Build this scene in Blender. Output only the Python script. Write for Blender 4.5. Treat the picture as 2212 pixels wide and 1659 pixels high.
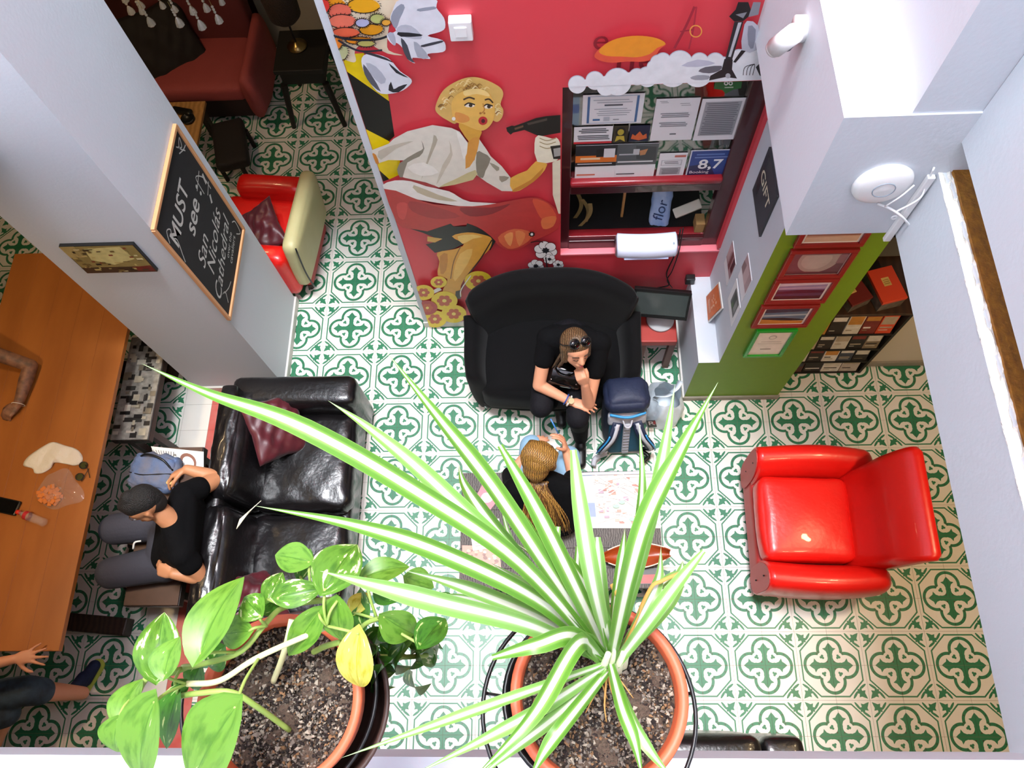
import bpy, bmesh, math, random
import numpy as np
from mathutils import Vector, Matrix, Euler
from mathutils.geometry import tessellate_polygon

for o in list(bpy.data.objects):
    bpy.data.objects.remove(o, do_unlink=True)
SC = bpy.context.scene
COL = SC.collection
random.seed(7)

# ------------------------------------------------------------------ camera
F_PX, W_PX, H_PX = 1667.95, 2212.0, 1659.0
CAM = Vector((1.48660, -3.01758, 5.16725))
ROT = Euler((0.391706716, 0.0505600106, 0.00183446151), 'XYZ')
cam_data = bpy.data.cameras.new('camera')
cam_data.sensor_fit = 'HORIZONTAL'
cam_data.sensor_width = 36.0
cam_data.lens = F_PX / W_PX * 36.0
cam_data.clip_start = 0.05
cam = bpy.data.objects.new('camera', cam_data)
cam.location = CAM
cam.rotation_euler = ROT
COL.objects.link(cam)
SC.camera = cam

# ------------------------------------------------------------------ sky through the open light well, exposure
SC.view_settings.view_transform = 'Standard'
SC.view_settings.look = 'None'
SC.view_settings.gamma = 1.0
SC.view_settings.use_curve_mapping = False
SC.view_settings.exposure = 0.2
wd = bpy.data.worlds.new('world')
SC.world = wd
wd.use_nodes = True
bg = wd.node_tree.nodes['Background']
bg.inputs[0].default_value = (0.93, 0.96, 1.0, 1)
bg.inputs[1].default_value = 1.0
# daylight from the rooflight above the well
sky = bpy.data.lights.new('rooflight', 'AREA'); sky.shape = 'RECTANGLE'; sky.size = 3.2; sky.size_y = 2.3
sky.energy = 2300; sky.color = (0.94, 0.97, 1.0)
sky_o = bpy.data.objects.new('rooflight', sky); COL.objects.link(sky_o); sky_o.location = (1.15, -1.35, 14.15)

# ------------------------------------------------------------------ measuring helpers: a line of sight met with a level / a wall plane
RM = ROT.to_matrix()
def _ray(u, v):
    return RM @ Vector(((u - W_PX / 2) / F_PX, -(v - H_PX / 2) / F_PX, -1.0))
def at_z(u, v, z=0.0):
    d = _ray(u, v); return CAM + d * ((z - CAM.z) / d.z)
def at_y(u, v, y):
    d = _ray(u, v); return CAM + d * ((y - CAM.y) / d.y)
def at_x(u, v, x):
    d = _ray(u, v); return CAM + d * ((x - CAM.x) / d.x)
def to_px(p):
    c = RM.transposed() @ (Vector(p) - CAM)
    return W_PX / 2 + F_PX * c.x / -c.z, H_PX / 2 - F_PX * c.y / -c.z

# ------------------------------------------------------------------ materials
def lin(h):
    h = h.lstrip('#')
    out = []
    for i in (0, 2, 4):
        c = int(h[i:i + 2], 16) / 255
        out.append(c / 12.92 if c <= 0.04045 else ((c + 0.055) / 1.055) ** 2.4)
    return (*out, 1.0)
MATS = {}
def mat(name, col='#808080', rough=0.6, metal=0.0, noise=None, bump=None, spec=0.5, sheen=0.0, trans=0.0, alpha=1.0,
        col2=None, wave=None, stretch=None, coat=0.0, emit=None, subsurf=0.0):
    """noise=(scale, amount) mottles towards col2; wave=(scale, distortion, amount) is a wood grain; bump=(scale, strength)"""
    if name in MATS:
        return MATS[name]
    m = bpy.data.materials.new(name)
    m.use_nodes = True
    nt = m.node_tree; N = nt.nodes; L = nt.links
    b = N['Principled BSDF']
    b.inputs['Base Color'].default_value = lin(col)
    b.inputs['Roughness'].default_value = rough
    b.inputs['Metallic'].default_value = metal
    b.inputs['Specular IOR Level'].default_value = spec
    b.inputs['Sheen Weight'].default_value = sheen
    b.inputs['Transmission Weight'].default_value = trans
    b.inputs['Coat Weight'].default_value = coat
    b.inputs['Alpha'].default_value = alpha
    if subsurf:
        b.inputs['Subsurface Weight'].default_value = subsurf
        b.inputs['Subsurface Radius'].default_value = (0.012, 0.005, 0.003)
    if emit:
        b.inputs['Emission Color'].default_value = lin(emit[0])
        b.inputs['Emission Strength'].default_value = emit[1]
    tc = N.new('ShaderNodeTexCoord')
    if noise or wave:
        mix = N.new('ShaderNodeMix'); mix.data_type = 'RGBA'
        mix.inputs['A'].default_value = lin(col)
        c2 = col2 or '#000000'
        mix.inputs['B'].default_value = lin(c2)
        if wave:
            t = N.new('ShaderNodeTexWave'); t.wave_type = 'BANDS'; t.bands_direction = 'X'
            t.inputs['Scale'].default_value = wave[0]
            t.inputs['Distortion'].default_value = wave[1]
            t.inputs['Detail'].default_value = 3
            t.inputs['Detail Scale'].default_value = 1.4
            amt = wave[2]
        else:
            t = N.new('ShaderNodeTexNoise'); t.inputs['Scale'].default_value = noise[0]; t.inputs['Detail'].default_value = 5
            amt = noise[1]
        if stretch:
            mpn = N.new('ShaderNodeMapping'); mpn.inputs['Scale'].default_value = stretch
            L.new(tc.outputs['Object'], mpn.inputs['Vector']); L.new(mpn.outputs[0], t.inputs['Vector'])
        else:
            L.new(tc.outputs['Object'], t.inputs['Vector'])
        mul = N.new('ShaderNodeMath'); mul.operation = 'MULTIPLY'; mul.inputs[1].default_value = amt
        L.new(t.outputs['Fac'], mul.inputs[0])
        L.new(mul.outputs[0], mix.inputs['Factor'])
        L.new(mix.outputs['Result'], b.inputs['Base Color'])
    if bump:
        t = N.new('ShaderNodeTexNoise'); t.inputs['Scale'].default_value = bump[0]; t.inputs['Detail'].default_value = 4
        L.new(tc.outputs['Object'], t.inputs['Vector'])
        bp = N.new('ShaderNodeBump'); bp.inputs['Strength'].default_value = bump[1]; bp.inputs['Distance'].default_value = 0.01
        L.new(t.outputs['Fac'], bp.inputs['Height'])
        L.new(bp.outputs['Normal'], b.inputs['Normal'])
    MATS[name] = m
    return m

def print_mat(name='flat_print', rough=0.55, grain=0.25, coat=0.0):
    """flat print: colour of each printed patch from the mesh's own colour attribute, with a fine paper grain"""
    if name in MATS:
        return MATS[name]
    m = bpy.data.materials.new(name); m.use_nodes = True
    nt = m.node_tree; N = nt.nodes; L = nt.links
    b = N['Principled BSDF']; b.inputs['Roughness'].default_value = rough; b.inputs['Coat Weight'].default_value = coat
    a = N.new('ShaderNodeAttribute'); a.attribute_name = 'Col'
    tc = N.new('ShaderNodeTexCoord')
    t = N.new('ShaderNodeTexNoise'); t.inputs['Scale'].default_value = 22; t.inputs['Detail'].default_value = 6
    L.new(tc.outputs['Object'], t.inputs['Vector'])
    mp = N.new('ShaderNodeMapRange'); mp.inputs['From Min'].default_value = 0.3; mp.inputs['From Max'].default_value = 0.7
    mp.inputs['To Min'].default_value = 1 - grain; mp.inputs['To Max'].default_value = 1.0
    L.new(t.outputs['Fac'], mp.inputs['Value'])
    mix = N.new('ShaderNodeVectorMath'); mix.operation = 'SCALE'
    L.new(a.outputs['Color'], mix.inputs[0]); L.new(mp.outputs[0], mix.inputs['Scale'])
    L.new(mix.outputs[0], b.inputs['Base Color'])
    MATS[name] = m
    return m

# ------------------------------------------------------------------ object helpers
def obj(name, me, material=None, parent=None, smooth=False, loc=None):
    """link a mesh (or a bmesh) as ONE object"""
    if isinstance(me, bmesh.types.BMesh):
        d = bpy.data.meshes.new(name); me.to_mesh(d); me.free(); me = d
    o = bpy.data.objects.new(name, me)
    COL.objects.link(o)
    if material is not None:
        mats = material if isinstance(material, (list, tuple)) else [material]
        for k in mats:
            me.materials.append(k)
    if smooth:
        me.polygons.foreach_set('use_smooth', [True] * len(me.polygons))
    if loc is not None:
        o.location = loc
    if parent is not None:
        o.parent = parent
        o.matrix_parent_inverse = parent_world(parent).inverted()   # meshes are given in world coordinates
    return o
def parent_world(p):
    if p.parent is None:
        return p.matrix_basis.copy()
    return parent_world(p.parent) @ p.matrix_parent_inverse @ p.matrix_basis
def tag(o, label=None, cat=None, group=None, kind=None):
    if label: o['label'] = label
    if cat: o['category'] = cat
    if group: o['group'] = group
    if kind: o['kind'] = kind
    return o
def thing(name, label, cat, loc=(0, 0, 0), group=None):
    o = bpy.data.objects.new(name, None)
    o.empty_display_size = 0.05
    o.location = loc
    COL.objects.link(o)
    return tag(o, label, cat, group)
def struct(name, me, m, label=None, parent=None, smooth=False):
    o = obj(name, me, m, parent, smooth)
    if parent is None:
        o['kind'] = 'structure'
        if label: o['label'] = label
    return o

# ------------------------------------------------------------------ shapes (world coordinates unless a matrix is given)
def bm_box(x0, x1, y0, y1, z0, z1, bm=None, bevel=0.0, seg=2, M=None):
    bm = bm or bmesh.new()
    g = bmesh.ops.create_cube(bm, size=1.0)
    T = Matrix.Translation(((x0 + x1) / 2, (y0 + y1) / 2, (z0 + z1) / 2)) @ Matrix.Diagonal((abs(x1 - x0), abs(y1 - y0), abs(z1 - z0), 1))
    if M is not None:
        T = M @ T
    bmesh.ops.transform(bm, matrix=T, verts=g['verts'])
    if bevel:
        es = list({e for v in g['verts'] for e in v.link_edges})
        bmesh.ops.bevel(bm, geom=es, offset=bevel, segments=seg, affect='EDGES', profile=0.5)
    return bm
def frame_of(origin, xdir, ydir):
    x = Vector(xdir).normalized(); y = Vector(ydir); y = (y - x * y.dot(x)).normalized(); z = x.cross(y)
    M = Matrix((x, y, z)).transposed().to_4x4(); M.translation = Vector(origin)
    return M
def bm_cyl(p0, p1, r0, r1=None, n=16, bm=None, cap=True):
    bm = bm or bmesh.new()
    p0, p1 = Vector(p0), Vector(p1); r1 = r0 if r1 is None else r1
    d = p1 - p0
    q = d.to_track_quat('Z', 'Y').to_matrix().to_4x4()
    M = Matrix.Translation((p0 + p1) / 2) @ q
    bmesh.ops.create_cone(bm, cap_ends=cap, segments=n, radius1=max(r0, 1e-5), radius2=max(r1, 1e-5), depth=d.length, matrix=M)
    return bm
def bm_sphere(c, r, sub=2, bm=None, scale=(1, 1, 1), M=None):
    bm = bm or bmesh.new()
    T = Matrix.Translation(Vector(c)) @ (M or Matrix()) @ Matrix.Diagonal((*scale, 1))
    bmesh.ops.create_icosphere(bm, subdivisions=sub, radius=r, matrix=T)
    return bm
def catmull(pts, n):
    pts = [Vector(p) for p in pts]
    if len(pts) == 2:
        return [pts[0].lerp(pts[1], i / n) for i in range(n + 1)]
    P = [pts[0] * 2 - pts[1]] + pts + [pts[-1] * 2 - pts[-2]]
    out = []
    k = len(pts) - 1
    for i in range(n + 1):
        t = i / n * k
        j = min(int(t), k - 1); f = t - j
        a, b, c, d = P[j], P[j + 1], P[j + 2], P[j + 3]
        out.append(0.5 * ((2 * b) + (c - a) * f + (2 * a - 5 * b + 4 * c - d) * f * f + (3 * b - a - 3 * c + d) * f ** 3))
    return out
def bm_tube(pts, r, n=8, steps=None, bm=None, taper=None, closed=False):
    bm = bm or bmesh.new()
    steps = steps or max(2, (len(pts) - 1) * 5)
    P = catmull(pts, steps) if len(pts) > 2 or steps > 1 else [Vector(p) for p in pts]
    rings = []
    nrm = None
    for i, p in enumerate(P):
        a = P[max(i - 1, 0)]; b = P[min(i + 1, len(P) - 1)]
        t = (b - a).normalized() if (b - a).length > 1e-9 else Vector((0, 0, 1))
        if nrm is None:
            nrm = t.orthogonal().normalized()
        nrm = (nrm - t * nrm.dot(t)).normalized()
        bi = t.cross(nrm)
        f = i / (len(P) - 1)
        rr = r * (taper(f) if taper else 1.0)
        rings.append([bm.verts.new(p + (nrm * math.cos(2 * math.pi * k / n) + bi * math.sin(2 * math.pi * k / n)) * rr) for k in range(n)])
    for a, b in zip(rings, rings[1:]):
        for k in range(n):
            bm.faces.new((a[k], a[(k + 1) % n], b[(k + 1) % n], b[k]))
    bm.faces.new(rings[0][::-1]); bm.faces.new(rings[-1])
    return bm
def bm_ring(c, R, r, n=40, m=8, axis=None, bm=None):
    bm = bm or bmesh.new()
    M = Matrix.Translation(Vector(c))
    if axis is not None:
        M = M @ Vector(axis).to_track_quat('Z', 'Y').to_matrix().to_4x4()
    V = [[bm.verts.new(M @ Vector(((R + r * math.cos(b)) * math.cos(a), (R + r * math.cos(b)) * math.sin(a), r * math.sin(b))))
          for b in [2 * math.pi * j / m for j in range(m)]] for a in [2 * math.pi * i / n for i in range(n)]]
    for i in range(n):
        for j in range(m):
            bm.faces.new((V[i][j], V[(i + 1) % n][j], V[(i + 1) % n][(j + 1) % m], V[i][(j + 1) % m]))
    return bm
def bm_lathe(profile, n=32, M=None, bm=None):
    """profile: (radius, height) pairs, turned about the local z axis"""
    bm = bm or bmesh.new()
    M = M or Matrix()
    rings = []
    for r, z in profile:
        rings.append([bm.verts.new(M @ Vector((max(r, 1e-5) * math.cos(2 * math.pi * k / n), max(r, 1e-5) * math.sin(2 * math.pi * k / n), z))) for k in range(n)])
    for a, b in zip(rings, rings[1:]):
        for k in range(n):
            bm.faces.new((a[k], a[(k + 1) % n], b[(k + 1) % n], b[k]))
    return bm
def bm_soft(hx, hy, hz, r=0.05, puff=(0, 0, 0), n=9, M=None, bm=None, noise=0.0, seed=0):
    """rounded, slightly stuffed box (cushion, upholstery)"""
    bm = bm or bmesh.new()
    rnd = random.Random(seed)
    H = (hx, hy, hz)
    ts = [0.5 - 0.5 * math.cos(math.pi * (0.06 + 0.88 * i / n)) for i in range(n + 1)]
    ts = [0.0] + [(t - ts[0]) / (ts[-1] - ts[0]) for t in ts][1:-1] + [1.0]
    g = [2 * t - 1 for t in ts]
    cache = {}
    ph = [rnd.uniform(0, 6.28) for _ in range(6)]
    def vert(p):
        key = (round(p[0], 6), round(p[1], 6), round(p[2], 6))
        if key in cache:
            return cache[key]
        q = [p[i] * H[i] for i in range(3)]
        inner = [max(-(H[i] - r), min(H[i] - r, q[i])) for i in range(3)]
        d = Vector([q[i] - inner[i] for i in range(3)])
        w = Vector(inner) + (d.normalized() * r if d.length > 1e-9 else d)
        w.x += math.copysign(puff[0] * (1 - p[1] ** 2) * (1 - p[2] ** 2), p[0]) * (abs(p[0]) ** 3)
        w.y += math.copysign(puff[1] * (1 - p[0] ** 2) * (1 - p[2] ** 2), p[1]) * (abs(p[1]) ** 3)
        w.z += math.copysign(puff[2] * (1 - p[0] ** 2) * (1 - p[1] ** 2), p[2]) * (abs(p[2]) ** 3)
        if noise:
            s = math.sin(9 * p[0] + ph[0]) * math.sin(7 * p[1] + ph[1]) + 0.6 * math.sin(15 * p[1] + 11 * p[0] + ph[2]) + 0.4 * math.sin(23 * p[0] - 9 * p[1] + ph[3])
            w += (d.normalized() if d.length > 1e-9 else Vector((0, 0, 1))) * noise * s
        v = bm.verts.new((M @ w) if M is not None else w)
        cache[key] = v
        return v
    for ax in range(3):
        for s in (-1, 1):
            a, b = [(1, 2), (2, 0), (0, 1)][ax]
            for i in range(n):
                for j in range(n):
                    def P(u, v):
                        p = [0, 0, 0]; p[ax] = s; p[a] = u; p[b] = v
                        return vert(p)
                    f = [P(g[i], g[j]), P(g[i + 1], g[j]), P(g[i + 1], g[j + 1]), P(g[i], g[j + 1])]
                    if s < 0: f.reverse()
                    try: bm.faces.new(f)
                    except ValueError: pass
    return bm
def bm_grid(fn, nu, nv, bm=None, close_u=False):
    bm = bm or bmesh.new()
    V = [[bm.verts.new(fn(i / nu, j / nv)) for j in range(nv + 1)] for i in range(nu + (0 if close_u else 1))]
    n = len(V)
    for i in range(nu):
        for j in range(nv):
            bm.faces.new((V[i][j], V[(i + 1) % n][j], V[(i + 1) % n][j + 1], V[i][j + 1]))
    return bm
def solid(bm, t):
    """give a sheet thickness"""
    bmesh.ops.recalc_face_normals(bm, faces=bm.faces)
    bmesh.ops.solidify(bm, geom=list(bm.faces), thickness=t)
    return bm

def flat_print(name, layers, normal, parent=None, step=0.00012, base=0.0008, material=None):
    """layers: [(points in 3-D on the printed surface, '#colour'), ...], later ones on top"""
    nv = Vector(normal).normalized()
    verts, faces, cols = [], [], []
    for i, (pts, c) in enumerate(layers):
        off = nv * (base + step * i)
        k = len(verts)
        pts = [Vector(p) for p in pts]
        verts += [tuple(p + off) for p in pts]
        for tri in tessellate_polygon([pts]):
            a, b, d = [pts[t] for t in tri]
            t3 = tri if (b - a).cross(d - a).dot(nv) > 0 else (tri[0], tri[2], tri[1])
            faces.append(tuple(k + t for t in t3)); cols.append(lin(c))
    me = bpy.data.meshes.new(name)
    me.from_pydata(verts, [], faces)
    ca = me.color_attributes.new('Col', 'FLOAT_COLOR', 'CORNER')
    arr = np.repeat(np.array(cols, dtype=np.float32), 3, axis=0)
    ca.data.foreach_set('color', arr.ravel())
    return obj(name, me, material or print_mat(), parent)
_font_cache = {}
def text_mesh(s, size=1.0, shear=0.0, bold=0.0):
    key = (s, shear, bold)
    if key not in _font_cache:
        cu = bpy.data.curves.new('lettering', 'FONT')
        cu.body = s; cu.align_x = 'CENTER'; cu.align_y = 'CENTER'; cu.size = 1.0; cu.shear = shear; cu.offset = bold
        cu.resolution_u = 4
        o = bpy.data.objects.new('lettering', cu); COL.objects.link(o)
        dg = bpy.context.evaluated_depsgraph_get()
        me = bpy.data.meshes.new_from_object(o.evaluated_get(dg))
        bpy.data.objects.remove(o, do_unlink=True)
        _font_cache[key] = ([v.co.copy() for v in me.vertices], [tuple(p.vertices) for p in me.polygons])
    V, Fc = _font_cache[key]
    return [v * size for v in V], Fc
def lettering(name, s, size, M, material, parent=None, sx=1.0, shear=0.0, bold=0.0):
    V, Fc = text_mesh(s, size, shear, bold)
    me = bpy.data.meshes.new(name)
    me.from_pydata([tuple(M @ Vector((v.x * sx, v.y, 0.0))) for v in V], [], Fc)
    return obj(name, me, material, parent)
def circle(c, r, n=20, ry=None, rot=0.0, jag=0.0):
    ry = r if ry is None else ry
    out = []
    for i in range(n):
        a = 2 * math.pi * i / n
        k = 1 + (jag if i % 2 else -jag)
        x, y = r * k * math.cos(a), ry * k * math.sin(a)
        out.append((c[0] + x * math.cos(rot) - y * math.sin(rot), c[1] + x * math.sin(rot) + y * math.cos(rot)))
    return out
def stroke(pts, w, taper=False):
    """a drawn line of width w as a polygon, 2-D"""
    L, Rr = [], []
    n = len(pts)
    for i, p in enumerate(pts):
        a = pts[max(i - 1, 0)]; b = pts[min(i + 1, n - 1)]
        dx, dy = b[0] - a[0], b[1] - a[1]; d = math.hypot(dx, dy) or 1
        ww = w * (1 - 0.9 * i / (n - 1)) if taper else w
        L.append((p[0] - dy / d * ww / 2, p[1] + dx / d * ww / 2)); Rr.append((p[0] + dy / d * ww / 2, p[1] - dx / d * ww / 2))
    return L + Rr[::-1]
def smooth2(pts, n=6, closed=True):
    """round off a 2-D outline"""
    out = []
    N = len(pts)
    for i in range(N if closed else N - 1):
        p0, p1, p2, p3 = [pts[(i + k) % N] if closed else pts[max(0, min(N - 1, i + k))] for k in (-1, 0, 1, 2)]
        for j in range(n):
            t = j / n
            out.append(tuple(0.5 * (2 * p1[k] + (p2[k] - p0[k]) * t + (2 * p0[k] - 5 * p1[k] + 4 * p2[k] - p3[k]) * t * t + (3 * p1[k] - p0[k] - 3 * p2[k] + p3[k]) * t ** 3) for k in (0, 1)))
    if not closed: out.append(pts[-1])
    return out
def copy_tree(o, parent=None):
    c = o.copy(); COL.objects.link(c); c.parent = parent
    for ch in [k for k in bpy.data.objects if k.parent is o and k is not c]:
        copy_tree(ch, c)
    return c
# ================================================================== materials of the room
white_paint = mat('white_paint', '#D0D6DE', 0.75, noise=(3.0, 0.10), col2='#BDC0C6', bump=(60, 0.08))
red_paint = mat('red_paint', '#DE4450', 0.42, noise=(5, 0.25), col2='#CC3642')
green_paint = mat('green_paint', '#6E960C', 0.5, noise=(30, 0.35), col2='#5A7C0A')
slab_paint = mat('slab_paint', '#D8D4CC', 0.8)
skirting_m = mat('skirting_stone', '#9A958A', 0.55, noise=(25, 0.5), col2='#6E675C')
skirting_w = mat('skirting_white', '#D9D7D2', 0.5, noise=(25, 0.3), col2='#B8B2A6')
grout_m = mat('grout', '#8F8272', 0.9, noise=(40, 0.5), col2='#6C6052')

# ------------------------------------------------------------------ hydraulic floor tile: the printed ornament as node arithmetic
class NB:
    def __init__(s, nt): s.nt = nt
    def m(s, op, a, b=0.0, c=0.0):
        n = s.nt.nodes.new('ShaderNodeMath'); n.operation = op
        for i, v in enumerate((a, b, c)):
            if isinstance(v, (int, float)): n.inputs[i].default_value = v
            else: s.nt.links.new(v, n.inputs[i])
        return n.outputs[0]
    def ramp(s, x, pts):
        n = s.nt.nodes.new('ShaderNodeValToRGB'); r = n.color_ramp; r.interpolation = 'LINEAR'
        while len(r.elements) < len(pts): r.elements.new(0.5)
        for e, (p, v) in zip(r.elements, pts):
            e.position = p; e.color = (v, v, v, 1)
        s.nt.links.new(x, n.inputs[0])
        return n.outputs[0]
def tile_material(name, dx, ornament=True, plain='#E8E5DD'):
    m = bpy.data.materials.new(name); m.use_nodes = True
    nt = m.node_tree; b = nt.nodes['Principled BSDF']; q = NB(nt); M_ = q.m
    b.inputs['Roughness'].default_value = 0.38
    geo = nt.nodes.new('ShaderNodeNewGeometry')
    mottle = nt.nodes.new('ShaderNodeTexNoise'); mottle.inputs['Scale'].default_value = 9; mottle.inputs['Detail'].default_value = 6
    nt.links.new(geo.outputs['Position'], mottle.inputs['Vector'])
    def mixc(f, A, B):
        n = nt.nodes.new('ShaderNodeMix'); n.data_type = 'RGBA'
        for k, v in (('A', A), ('B', B)):
            if isinstance(v, tuple): n.inputs[k].default_value = v
            else: nt.links.new(v, n.inputs[k])
        if isinstance(f, (int, float)): n.inputs['Factor'].default_value = f
        else: nt.links.new(f, n.inputs['Factor'])
        return n.outputs['Result']
    white = mixc(M_('MULTIPLY', mottle.outputs['Fac'], 0.35), lin(plain), lin('#D2CDC2'))
    if not ornament:
        nt.links.new(white, b.inputs['Base Color']); return m
    sep = nt.nodes.new('ShaderNodeSeparateXYZ'); nt.links.new(geo.outputs['Position'], sep.inputs[0])
    def cell(s, d):
        t = M_('ADD', s, 40.2 - d)
        return M_('ABSOLUTE', M_('SUBTRACT', M_('MODULO', t, 0.4), 0.2))
    ax, ay = cell(sep.outputs['X'], dx), cell(sep.outputs['Y'], 0.0)
    mm, nn = M_('MAXIMUM', ax, ay), M_('MINIMUM', ax, ay)
    sm = M_('ADD', ax, ay)
    less = lambda a, v: M_('LESS_THAN', a, v)
    def dist(px, py):
        return M_('SQRT', M_('ADD', M_('POWER', M_('SUBTRACT', mm, px), 2.0), M_('POWER', M_('SUBTRACT', nn, py), 2.0)))
    # octagon line
    dO = M_('MAXIMUM', M_('SUBTRACT', mm, 0.183), M_('MULTIPLY', M_('SUBTRACT', sm, 0.270), 0.7071))
    octl = less(M_('ABSOLUTE', M_('ADD', dO, 0.0045)), 0.0044)
    # quatrefoil ring
    dq = M_('SUBTRACT', dist(0.089, 0.0), 0.078)
    ring = less(M_('ABSOLUTE', M_('ADD', dq, 0.0082)), 0.0092)
    # cross with flared, pointed arms
    w = M_('MULTIPLY', q.ramp(M_('DIVIDE', mm, 0.2), [(0.0, 1.0), (0.20, 0.75), (0.24, 0.40), (0.33, 0.34), (0.42, 0.50), (0.495, 0.94), (0.52, 0.50), (0.58, 0.32), (0.665, 0.0)]), 0.044)
    cross = less(nn, w)
    scroll = less(dist(0.0465, 0.0465), 0.0312)
    dot = M_('MAXIMUM', less(dist(0.0560, 0.0475), 0.0075), less(dist(0.0435, 0.0435), 0.0070))
    hole = M_('MULTIPLY', scroll, M_('SUBTRACT', 1.0, dot))
    inner = M_('MULTIPLY', M_('MAXIMUM', ring, cross), M_('SUBTRACT', 1.0, scroll))
    body = M_('MAXIMUM', inner, M_('MULTIPLY', scroll, dot))
    # corner leaves
    u = M_('MULTIPLY', sm, 0.7071)
    v = M_('MULTIPLY', M_('ABSOLUTE', M_('SUBTRACT', ax, ay)), 0.7071)
    uu = M_('DIVIDE', M_('SUBTRACT', u, 0.19), 0.1)
    lw = M_('MULTIPLY', q.ramp(uu, [(0.0, 0.12), (0.10, 0.20), (0.2, 0.62), (0.28, 0.40), (0.40, 1.0), (0.48, 0.50), (0.60, 0.34), (0.80, 0.0)]), 0.029)
    leaf = less(v, lw)
    side = less(M_('ADD', M_('POWER', M_('DIVIDE', M_('SUBTRACT', M_('ADD', u, M_('MULTIPLY', v, -0.15)), 0.2005), 0.0070), 2.0), M_('POWER', M_('DIVIDE', M_('SUBTRACT', v, 0.033), 0.026), 2.0)), 1.0)
    corner = M_('MULTIPLY', M_('MAXIMUM', leaf, side), M_('GREATER_THAN', u, 0.194))
    green = M_('MINIMUM', M_('ADD', M_('ADD', octl, body), corner), 1.0)
    # brown dots on the ring
    ang = M_('ARCTAN2', nn, M_('SUBTRACT', mm, 0.089))
    fr = M_('ABSOLUTE', M_('SUBTRACT', M_('MODULO', M_('ADD', M_('MULTIPLY', ang, 1.75), 10.5), 1.0), 0.5))
    bd = M_('MULTIPLY', M_('MULTIPLY', less(M_('ABSOLUTE', M_('ADD', dq, 0.0075)), 0.003), less(fr, 0.07)), M_('SUBTRACT', 1.0, scroll))
    gcol = mixc(M_('MULTIPLY', mottle.outputs['Fac'], 0.6), lin('#23704C'), lin('#3A8A64'))
    col = mixc(green, white, gcol)
    col = mixc(bd, col, lin('#4A2A20'))
    nt.links.new(col, b.inputs['Base Color'])
    return m
tile_main = tile_material('hydraulic_tile', 0.0)
tile_left = tile_material('hydraulic_tile_table_bay', 0.02 - 0.2)
tile_plain = tile_material('plain_tile', 0, False)
tile_red = tile_material('red_border_tile', 0, False, '#C0281C')

floor = struct('floor', bm_box(-4.6, 5.6, -5.6, 2.5, -0.15, -0.0025), grout_m, 'patterned green and white cement tile floor')
def tile_mesh(name, w, d, m):
    bm = bm_box(-w / 2, w / 2, -d / 2, d / 2, -0.012, 0.0)
    me = bpy.data.meshes.new(name); bm.to_mesh(me); bm.free(); me.materials.append(m); return me
T = 0.2; G = 0.0016
tm_main = tile_mesh('tile', T - G, T - G, tile_main)
tm_left = tile_mesh('tile', T - G, T - G, tile_left)
tm_plain = tile_mesh('tile', T - G, T - G, tile_plain)
tm_red = tile_mesh('tile', 0.18 - G, T - G, tile_red)
spots = []
def in_bay(x, y): return y < -0.6 and x < -0.80
for j in range(-20, 13):
    y = j * T + T / 2
    for i in range(-22, 27):
        x = i * T + T / 2
        if not in_bay(x, y): spots.append((x, y, tm_main))
    if y < -0.6:
        spots.append((-0.89, y, tm_red)); spots.append((-1.08, y, tm_plain))
        for i in range(0, 16): spots.append((-1.28 - i * T, y, tm_left))
HIDDEN = [(-0.55, 0.15, -2.75, -1.1), (1.05, 2.05, -1.05, -0.5), (0.97, 2.1, -2.3, -1.75), (2.85, 3.5, -2.3, -1.65), (-2.2, -1.35, -2.7, -0.2),
          (0.62, 4.0, -0.3, 3.0), (-1.1, -0.45, -0.9, -0.1), (2.45, 3.1, -1.0, 0.2)]
vis = []
for s in spots:
    u, v = to_px((s[0], s[1], 0))
    hid = any(a < s[0] < b and c < s[1] < d for a, b, c, d in HIDDEN)
    if -20 < u < 2232 and -20 < v < 1650 and not hid:
        vis.append(((Vector((s[0], s[1], 0)) - CAM).length, s))
vis.sort(key=lambda t: t[0])
near = [s for _, s in vis[:300]]
near_set = set(id(s) for s in near)
for x, y, me in near:
    o = bpy.data.objects.new('tile', me); COL.objects.link(o); o.location = (x, y, 0); o.parent = floor
V, Fc, MI = [], [], []
slots = [tile_main, tile_left, tile_plain, tile_red]
for s in spots:
    if id(s) in near_set: continue
    x, y, me = s
    k = len(V)
    V += [(v.co.x + x, v.co.y + y, v.co.z) for v in me.vertices]
    Fc += [tuple(k + t for t in p.vertices) for p in me.polygons]
    MI += [slots.index(me.materials[0])] * len(me.polygons)
me = bpy.data.meshes.new('tile_field'); me.from_pydata(V, [], Fc)
tf = obj('tile_field', me, slots, floor); tf['kind'] = 'stuff'
me.polygons.foreach_set('material_index', MI)

# ================================================================== walls
YW = -0.395                     # face of the mural wall
NX0, NX1, NZ0, NZ1 = 1.575, 2.57, 0.985, 2.39
bm = bm_box(0.58, NX0, YW, -0.2, 0, 14.2)
bm_box(NX0, 2.62, YW, -0.2, 0, 0.945, bm)
bm_box(NX0, 2.62, YW, -0.2, NZ1, 14.2, bm)
wall_back = struct('wall_back', bm, red_paint, 'red wall carrying the painted mural')
struct('trim_1', bm_box(0.568, 0.604, YW - 0.004, -0.19, 0.07, 14.2), white_paint, 'narrow white edge down the left side of the mural wall')
struct('baseboard_back', bm_box(0.562, 2.44, YW - 0.014, YW, 0, 0.075, bevel=0.004), skirting_w, 'pale skirting along the foot of the mural wall')
struct('trim_2', bm_box(NX0, 2.57, YW - 0.006, -0.352, 0.945, 0.962, bevel=0.003), mat('lit_red_sill', '#F0808C', 0.45), 'red sill under the niche window, its lit tone painted in')  # red paint lightened: the light on the ledge top is in the colour

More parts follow.
